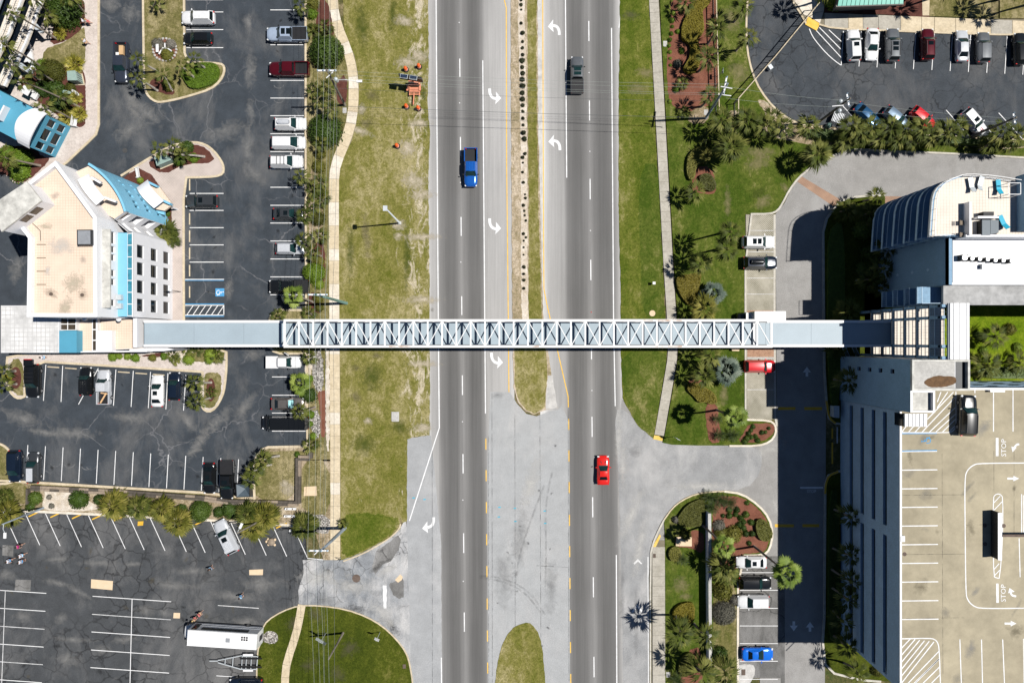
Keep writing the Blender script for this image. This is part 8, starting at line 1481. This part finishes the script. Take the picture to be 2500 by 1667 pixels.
def bench(label, p, rz):
    q = G(p); t = thing('bench', label, 'bench', (q.x, q.y, .11), rz)
    for k in range(4): MB().box(-.2 + k * .13, 0, .45, .11, 1.6, .04).build('seat_slat', 'white_metal', t)
    for k in range(3): MB().box(-.32 - k * .04, 0, .58 + k * .15, .04, 1.6, .11).build('back_slat', 'white_metal', t)
    for y in (-.72, .72): MB().box(0, y, .22, .62, .07, .44).build('leg', 'white_metal', t); MB().box(0, y, .64, .6, .08, .05).build('armrest', 'white_metal', t)
bench('white garden bench in the dark mulch by the blue wing', pt('A1', 745, 1175), R(-10)); bench('white garden bench in the mulch beside the hotel porch', pt('A2', 1335, 290), R(190))
q = G(pt('B4', 785, 755)); sk_ = thing('rubbish_skip', 'open dark metal skip lined with grey sheet beside the black pickup', 'skip', (q.x, q.y, .02), R(3))
for x, y, sx_, sy_ in ((-1.0, 0, .1, 2.0), (1.0, 0, .1, 2.0), (0, -.98, 2.0, .1), (0, .98, 2.0, .1)): MB().box(x, y, .6, sx_, sy_, 1.15).build('side', 'dark_metal', sk_)
MB().box(0, 0, .2, 1.95, 1.9, .1).build('floor', 'steel', sk_); MB().add([(-.95, -.93, 1.1), (.95, -.93, 1.1), (.95, .93, 1.1), (-.95, .93, 1.1), (0.1, .1, .45)], [(0, 1, 4), (1, 2, 4), (2, 3, 4), (3, 0, 4)]).build('liner', 'cover_grey', sk_)
for i, (x, y) in enumerate(((1220, 940), (1212, 1010))):
    q = G(pt('B4', x, y)); t = thing('barrier_block', '%s white barrier block with two rusty eyes on the sand' % ('upper', 'lower')[i], 'barrier', (q.x, q.y, .1), R(0)); MB().prism([(-.85, -.16), (.85, -.16), (.78, .16), (-.78, .16)], 0, .45).build('block', 'white_metal', t)
    for s in (-.5, .35): MB().lathe([(.1, 0), (.1, .05), (0, .05)], 8, (s, 0, .45)).build('eye', 'iron', t)
def sign(label, base, h, size, rz, mat='white_metal', n=1, name='sign_post'):
    q = G(base); t = thing(name, label, 'sign', (q.x, q.y, .03), rz); MB().bar((0, 0, 0), (0, 0, h), .07).build('post', 'galv', t)
    for k in range(n): MB().box(.06, 0, h - size[1] / 2 - k * (size[1] + .05), .03, size[0], size[1]).build('panel', mat, t)
sign('white roadside sign on the round lawn by the highway', pt('B5', 1678, 1080), 3.0, (.75, .75), R(65)); sign('grey roadside sign at the right driveway corner', pt('D3', 1540, 1275), 3.2, (.7, .9), R(60), 'steel', 1); sign('small sign post with two plates on the round lawn by the pole', pt('B5', 1163, 1085), 3.4, (1.7, .35), R(60), 'galv', 2); sign('small dark sign at the tip of the green verge', pt('B5', 1305, 365), 1.4, (.45, .45), R(80), 'dark_metal'); sign('green notice plate on the fence by the red mulch garden', pt('E1', 600, 735), 2.4, (.8, .6), R(0), 'box_green')
# golf cart, surfboards, stones
q = G(pt('A1', 320, 905)); t = thing('golf_cart', 'white golf cart parked beside the blue wing', 'golf cart', (q.x, q.y, .11), R(-30)); MB().box(.1, 0, .45, 2.2, 1.1, .4).build('body', 'paint_white', t); MB().box(.2, 0, 1.75, 1.3, 1.15, .07).build('roof', 'paint_white', t); MB().box(-.1, 0, .8, .5, 1.0, .3).build('seat', 'dark_metal', t)
for x, y in ((.75, .5), (.75, -.5), (-.4, .5), (-.4, -.5)): MB().bar((x, y, .5), (x, y, 1.75), .05).build('post', 'dark_metal', t)
for x in (.8, -.7):
    for s in (1, -1): wq = link('wheel', CARS['sedan'][1][0][1], 'tyre', t); wq.location = (x, s * .5, .24); wq.scale = (.7,) * 3
for i, (x, y, m, a) in enumerate(((663, 897, 'palm_green', 10), (745, 902, 'white', 35))):
    q = G(pt('A1', x, y)); b = MB().prism([(.75 * math.cos(t_), .26 * math.sin(t_)) for t_ in [2 * math.pi * k / 16 for k in range(16)]], 0, .08); o = b.build('surfboard', 'box_green' if i == 0 else 'paint_white'); o.location = (q.x, q.y, .6); o.rotation_euler = (.3, 0, -R(a)); tag(o, ('pale green surfboard leaning among the garden plants', 'white surfboard leaning among the garden plants')[i], 'surfboard')
rnd = random.Random(3)
def stone_mesh(s): 
    r_ = random.Random(s); b = MB(); n = 7; prof = [(.8, 0), (1, .35), (.7, .8), (.1, .95)]; b.lathe(prof, n); b.v = [Vector((v.x * r_.uniform(.75, 1.2), v.y * r_.uniform(.75, 1.2), v.z * r_.uniform(.8, 1.1))) for v in b.v]; return mesh_data('stone', b.v, b.f)
STN = [stone_mesh(i) for i in range(4)]
for k in range(22):
    a = 2 * math.pi * k / 22; p = G(pt('A1', 1580 + 112 * math.cos(a), 480 + 105 * math.sin(a))); o = link('garden_stone', STN[k % 4], 'stone'); o.location = (p.x, p.y, .1); o.scale = (.22, .2, .2); o.rotation_euler = (0, 0, a * 3); tag(o, 'grey stone in the ring around the round island bed', 'stone', 'stones around the round island bed')
an = thing('anchor_ornament', 'white anchor ornament in the round island bed', 'ornament', G(pt('A1', 1585, 460), .0)); c_ = G(pt('A1', 1585, 470)); 
wb(MB().bar(G(pt('A1', 1578, 415), .8), G(pt('A1', 1580, 490), .5), .16), 'shank', 'white_metal', an); wb(MB().tube([G(pt('A1', 1520, 520), .6), G(pt('A1', 1560, 460), .5), G(pt('A1', 1610, 470), .5), G(pt('A1', 1640, 490), .6)], .12, 6), 'arms', 'white_metal', an); wb(MB().box(*(lambda v: (v.x, v.y, .6))(G(pt('A1', 1525, 480))), .4, 1.2, .12), 'board', 'white_metal', an)
# debris on the old lot
tp = thing('statue', 'tan turtle shaped ornament lying in the old car park bay', 'statue', G(pt('B4', 1030, 1262))); b = MB().lathe([(.55, .02), (.62, .15), (.45, .38), (.15, .48), (0, .5)], 10); b.build('shell', 'wood', tp, True)
for x, y in ((.55, .35), (-.5, .4), (.5, -.45), (-.45, -.4), (-.75, .05)): MB().lathe([(.2, 0), (.22, .1), (.08, .2)], 8, (x, y, 0)).build('limb', 'patch_tan', tp, True)
lb = G(pt('B4', 1215, 1152)); tag(MB().lathe([(.05, 0), (.2, .1), (.24, .25), (.15, .42), (0, .47)], 12).build('round_bollard', 'white_metal'), 'round white ball bollard in the old car park bay', 'bollard').location = (lb.x, lb.y, .02)
q = G(pt('E1', 1645, 1215)); t = thing('dark_bin', 'dark teal round bin beside the pole base in the upper right lot', 'bin', (q.x, q.y, .02)); MB().lathe([(.42, 0), (.45, .5), (.35, .8), (.1, .9)], 12).build('drum', 'pole_green', t, True); MB().box(.5, 0, .3, .3, .3, .6).build('base', 'dark_metal', t)
q = G(pt('E1', 1745, 1130), .6); t = thing('ground_grate', 'dark square steel grate beside the pole in the upper right lot', 'grate', (q.x, q.y, .02), R(-20))
for k in range(8): MB().box(-.8 + k * .23, 0, .75, .07, 1.6, .06).build('bar', 'steel', t)
for x in (-.85, .85): MB().box(x, 0, .4, .08, 1.7, .8).build('side', 'dark_metal', t)
# ladder frames beside the footbridge end
for i, x in enumerate((235, 330)):
    a, b = G(pt('E6', x, 415), 3.2), G(pt('E6', x + 45, 520), .2); t = thing('ladder_frame', '%s steel ladder frame leaning below the footbridge by the stair tower' % ('left', 'right')[i], 'ladder', (b.x, b.y, 0)); d = Vector((.28, 0, 0))
    for s in (-1, 1): wb(MB().bar(a + d * s, b + d * s, .06), 'stile', 'rail_blue', t)
    for k in range(9): u = a + (b - a) * ((k + .5) / 9); wb(MB().bar(u - d, u + d, .04), 'rung', 'rail_blue', t)
# terrace furniture on the tower
z = zT + .03
def lounger(label, c, x, y, rz, mat, name='sun_lounger'):
    p = G(pt(c, x, y), z); t = thing(name, label, 'lounger', (p.x, p.y, z), rz)
    MB().box(.25, 0, .32, 1.25, .58, .10).build('seat', mat, t); o = MB().box(0, 0, 0, .75, .58, .08).build('backrest', mat, t); o.location = (-.65, 0, .52); o.rotation_euler = (0, .55, 0)
    for a in (-.5, .75):
        for s in (-.25, .25): MB().box(a, s, .14, .06, .06, .28).build('leg', 'dark_metal', t)
lounger('left grey lounger on the tower terrace', 'E4', 1440, 205, R(100), 'galv'); lounger('right grey lounger on the tower terrace', 'E4', 1525, 190, R(75), 'galv'); lounger('upper turquoise lounger on the tower terrace', 'E4', 1700, 225, R(95), 'teal'); lounger('turquoise lounger behind the hot tub', 'E4', 1740, 560, R(115), 'teal')
p = G(pt('E4', 1640, 610), z + 1); t = thing('hot_tub', 'dark covered hot tub on the tower terrace', 'hot tub', (p.x, p.y, z)); MB().prism([(-1.05, -1.0), (.75, -1.0), (1.05, -.5), (1.05, .85), (.8, 1.0), (-.9, 1.0), (-1.05, .85)], 0, .85).build('tub', 'black', t)
for s in (0, 1): MB().prism([(-1.03 + s * 1.05, -.95 + .1 * s), (-.02 + s * 1.05, -.95 + .3 * s), (-.02 + s * 1.05, .95), (-1.03 + s * 1.05, .95)], .85, .98).build('cover', 'cover_grey', t)
p = G(pt('E4', 1600, 512), z + 1); t = thing('bar_counter', 'white topped counter beside the hot tub', 'counter', (p.x, p.y, z)); MB().box(.2, 0, 1.05, 2.6, .28, .08).build('top', 'white_metal', t); MB().box(.3, .45, .5, 1.3, .5, 1.0).build('cabinet', 'black', t); MB().box(-.9, 0, .5, .1, .25, 1.0).build('leg', 'white_metal', t); MB().box(1.3, 0, .5, .1, .25, 1.0).build('leg', 'white_metal', t)
for i, y in enumerate((565, 680)):
    p = G(pt('E4', 1365, y), z + .4); t = thing('deck_chair', '%s slatted wooden chair by the terrace wall' % ('upper', 'lower')[i], 'chair', (p.x, p.y, z), R(180))
    for k in range(5): MB().box(-.25 + k * .12, 0, .42, .09, .55, .04).build('slat', 'wood', t)
    for k in range(3): MB().box(.36 + k * .06, 0, .55 + k * .14, .04, .55, .10).build('back_slat', 'wood', t)
    for a in (-.22, .25):
        for s in (-.25, .25): MB().box(a, s, .2, .05, .05, .4).build('leg', 'wood_dark', t)
p = G(pt('E4', 1830, 250), z + 1.2); t = thing('pergola_frame', 'white metal frame at the right end of the tower terrace', 'frame', (p.x, p.y, z))
for x in (-.75, .75):
    for y in (-.7, .7): MB().bar((x, y, 0), (x, y, 1.9), .07).build('post', 'white_metal', t)
for a, b in (((-.75, -.7), (.75, -.7)), ((.75, -.7), (.75, .7)), ((.75, .7), (-.75, .7)), ((-.75, .7), (-.75, -.7))): MB().bar((*a, 1.9), (*b, 1.9), .07).build('rail', 'white_metal', t)

# ================================================================ people
def skin_mesh(name, joints, edges, root=0, sub=1):
    me = bpy.data.meshes.new(name); me.from_pydata([j[:3] for j in joints], edges, []); o = bpy.data.objects.new(name, me); COL.objects.link(o); o.modifiers.new('s', 'SKIN')
    for i, v in enumerate(me.skin_vertices[0].data): v.radius = (joints[i][3], joints[i][4] if len(joints[i]) > 4 else joints[i][3]); v.use_root = i == root
    o.modifiers.new('u', 'SUBSURF').render_levels = sub; o.modifiers['u'].levels = sub
    bpy.context.view_layer.update(); out = bpy.data.meshes.new_from_object(o.evaluated_get(bpy.context.evaluated_depsgraph_get())); bpy.data.objects.remove(o); bpy.data.meshes.remove(me); out.name = name; out.polygons.foreach_set('use_smooth', [True] * len(out.polygons)); return out
def person_meshes(stride, arm):
    s, a = stride, arm     # x forward
    J = [(0, 0, .95, .13, .15), (0, 0, 1.15, .12, .14), (0, 0, 1.36, .12, .16), (0, 0, 1.47, .06), (.02, 0, 1.56, .085), (.02, 0, 1.68, .095)]; Ed = [(0, 1), (1, 2), (2, 3), (3, 4), (4, 5)]
    for sd in (1, -1):
        f = s * sd; b = len(J); J += [(0, .1 * sd, .88, .095), (f * .5 + .03, .11 * sd, .50, .07), (f - .04, .11 * sd, .10, .045), (f + .12, .12 * sd, .04, .04)]; Ed += [(0, b), (b, b + 1), (b + 1, b + 2), (b + 2, b + 3)]
        b = len(J); g_ = -a * sd; J += [(0, .19 * sd, 1.40, .055), (g_ * .5 - .02, .25 * sd, 1.14, .042), (g_ + .04, .26 * sd, .92, .032), (g_ + .07, .26 * sd, .86, .034)]; Ed += [(2, b), (b, b + 1), (b + 1, b + 2), (b + 2, b + 3)]
        for k, (dx, dz, dy) in enumerate(((-.03, -.085, 0), (-.01, -.10, 0), (.01, -.105, 0), (.03, -.09, 0), (.055, -.03, -.02 * sd))): c = len(J); J += [(J[b + 3][0] + dx * 1.6, .26 * sd + dy, J[b + 3][2] + dz, .009)]; Ed += [(b + 3, c)]
    body = skin_mesh('body', J, Ed)
    SJ = [(0, 0, .93, .155, .175), (0, 0, 1.15, .14, .165), (0, 0, 1.38, .14, .19), (0, 0, 1.44, .09)]; SE = [(0, 1), (1, 2), (2, 3)]
    for sd in (1, -1): b = len(SJ); SJ += [(0, .2 * sd, 1.40, .07), (-a * sd * .4, .245 * sd, 1.2, .06)]; SE += [(2, b), (b, b + 1)]
    PJ = [(0, 0, .96, .16, .18)]; PE = []
    for sd in (1, -1): b = len(PJ); PJ += [(0, .1 * sd, .86, .115), (stride * sd * .4, .112 * sd, .55, .09)]; PE += [(0, b), (b, b + 1)]
    return body, skin_mesh('shirt', SJ, SE), skin_mesh('shorts', PJ, PE)
PM = [person_meshes(.0, .04), person_meshes(.22, .2)]
hairb = MB().lathe([(.115, -.06), (.125, .0), (.11, .07), (.06, .12), (.0, .13)], 10); hair_me = mesh_data('hair', hairb.v, hairb.f, True); hatb = MB().lathe([(.24, -.01), (.23, .01), (.12, .02), (.11, .10), (0, .13)], 12); hat_me = mesh_data('hat', hatb.v, hatb.f, True)
noseb = MB().add([(.10, -.02, 0), (.10, .02, 0), (.10, 0, .05), (.135, 0, .005)], [(0, 1, 3), (1, 2, 3), (2, 0, 3)]); nose_me = mesh_data('nose', noseb.v, noseb.f)
for nm, c in (('cloth_white', (.72, .74, .80)), ('cloth_pink', (.62, .16, .16)), ('cloth_magenta', (.50, .03, .20)), ('cloth_blue', (.10, .30, .55)), ('cloth_sky', (.35, .58, .80)), ('cloth_black', (.015, .015, .018)), ('cloth_tan', (.55, .36, .22)), ('hair_dark', (.03, .02, .015)), ('hair_blond', (.55, .40, .18)), ('cloth_grey', (.2, .2, .22))): m_plain(nm, c, .8)
def person(label, px, face, pose, shirt, shorts, hair='hair_dark', hat=None, s=1.0):
    p = G(px, .8); t = thing('person', label, 'person', (p.x, p.y, .02), R(face)); t.scale = (s,) * 3; b, sh, so = PM[pose]
    link('body', b, 'skin', t, slot=True); link('shirt', sh, shirt, t, slot=True); link('shorts', so, shorts, t, slot=True); h = link('hair', hair_me, hair, t, slot=True); h.location = (-.005, 0, 1.72)
    n = link('nose', nose_me, 'skin', t, slot=True); n.location = (.02, 0, 1.63)
    if hat: q = link('hat', hat_me, hat, t, slot=True); q.location = (.02, 0, 1.76)
person('person in white walking on the hotel walk beside a companion in coral', pt('A1', 805, 212), 200, 1, 'cloth_white', 'cloth_grey'); person('person in a coral top walking on the hotel walk', pt('A1', 850, 215), 200, 1, 'cloth_pink', 'cloth_pink', 'hair_blond')
person('person in a white top with bag alone on the hotel walk', pt('A1', 825, 405), 150, 1, 'cloth_white', 'cloth_tan', 'hair_blond'); person('person in a patterned white top behind the open black SUV', pt('A3', 420, 675), 180, 0, 'cloth_white', 'cloth_sky')
person('person in magenta at the left edge of the old car park', pt('A5', 190, 255), 10, 1, 'cloth_magenta', 'cloth_black'); person('person in pale blue, rightmost of the three walking together at lower left', pt('A5', 212, 345), 5, 1, 'cloth_white', 'cloth_sky'); person('person in white, leftmost of the three walking together at lower left', pt('A5', 95, 395), 5, 1, 'cloth_white', 'cloth_blue'); person('person in white and blue, lowest of the three walking together at lower left', pt('A5', 210, 402), 0, 0, 'cloth_white', 'cloth_blue')
person('person in coral walking toward the coach', pt('A5', 1915, 905), 40, 1, 'cloth_pink', 'cloth_tan'); person('blond person walking beside the coach front', pt('A5', 1868, 950), 60, 1, 'cloth_tan', 'cloth_pink', 'hair_blond')
person('person in black top crossing the old car park', pt('B5', 58, 470), 90, 1, 'cloth_black', 'cloth_sky'); person('person in sky blue crossing the cracked lot', pt('B5', 350, 738), 70, 1, 'cloth_sky', 'cloth_blue')
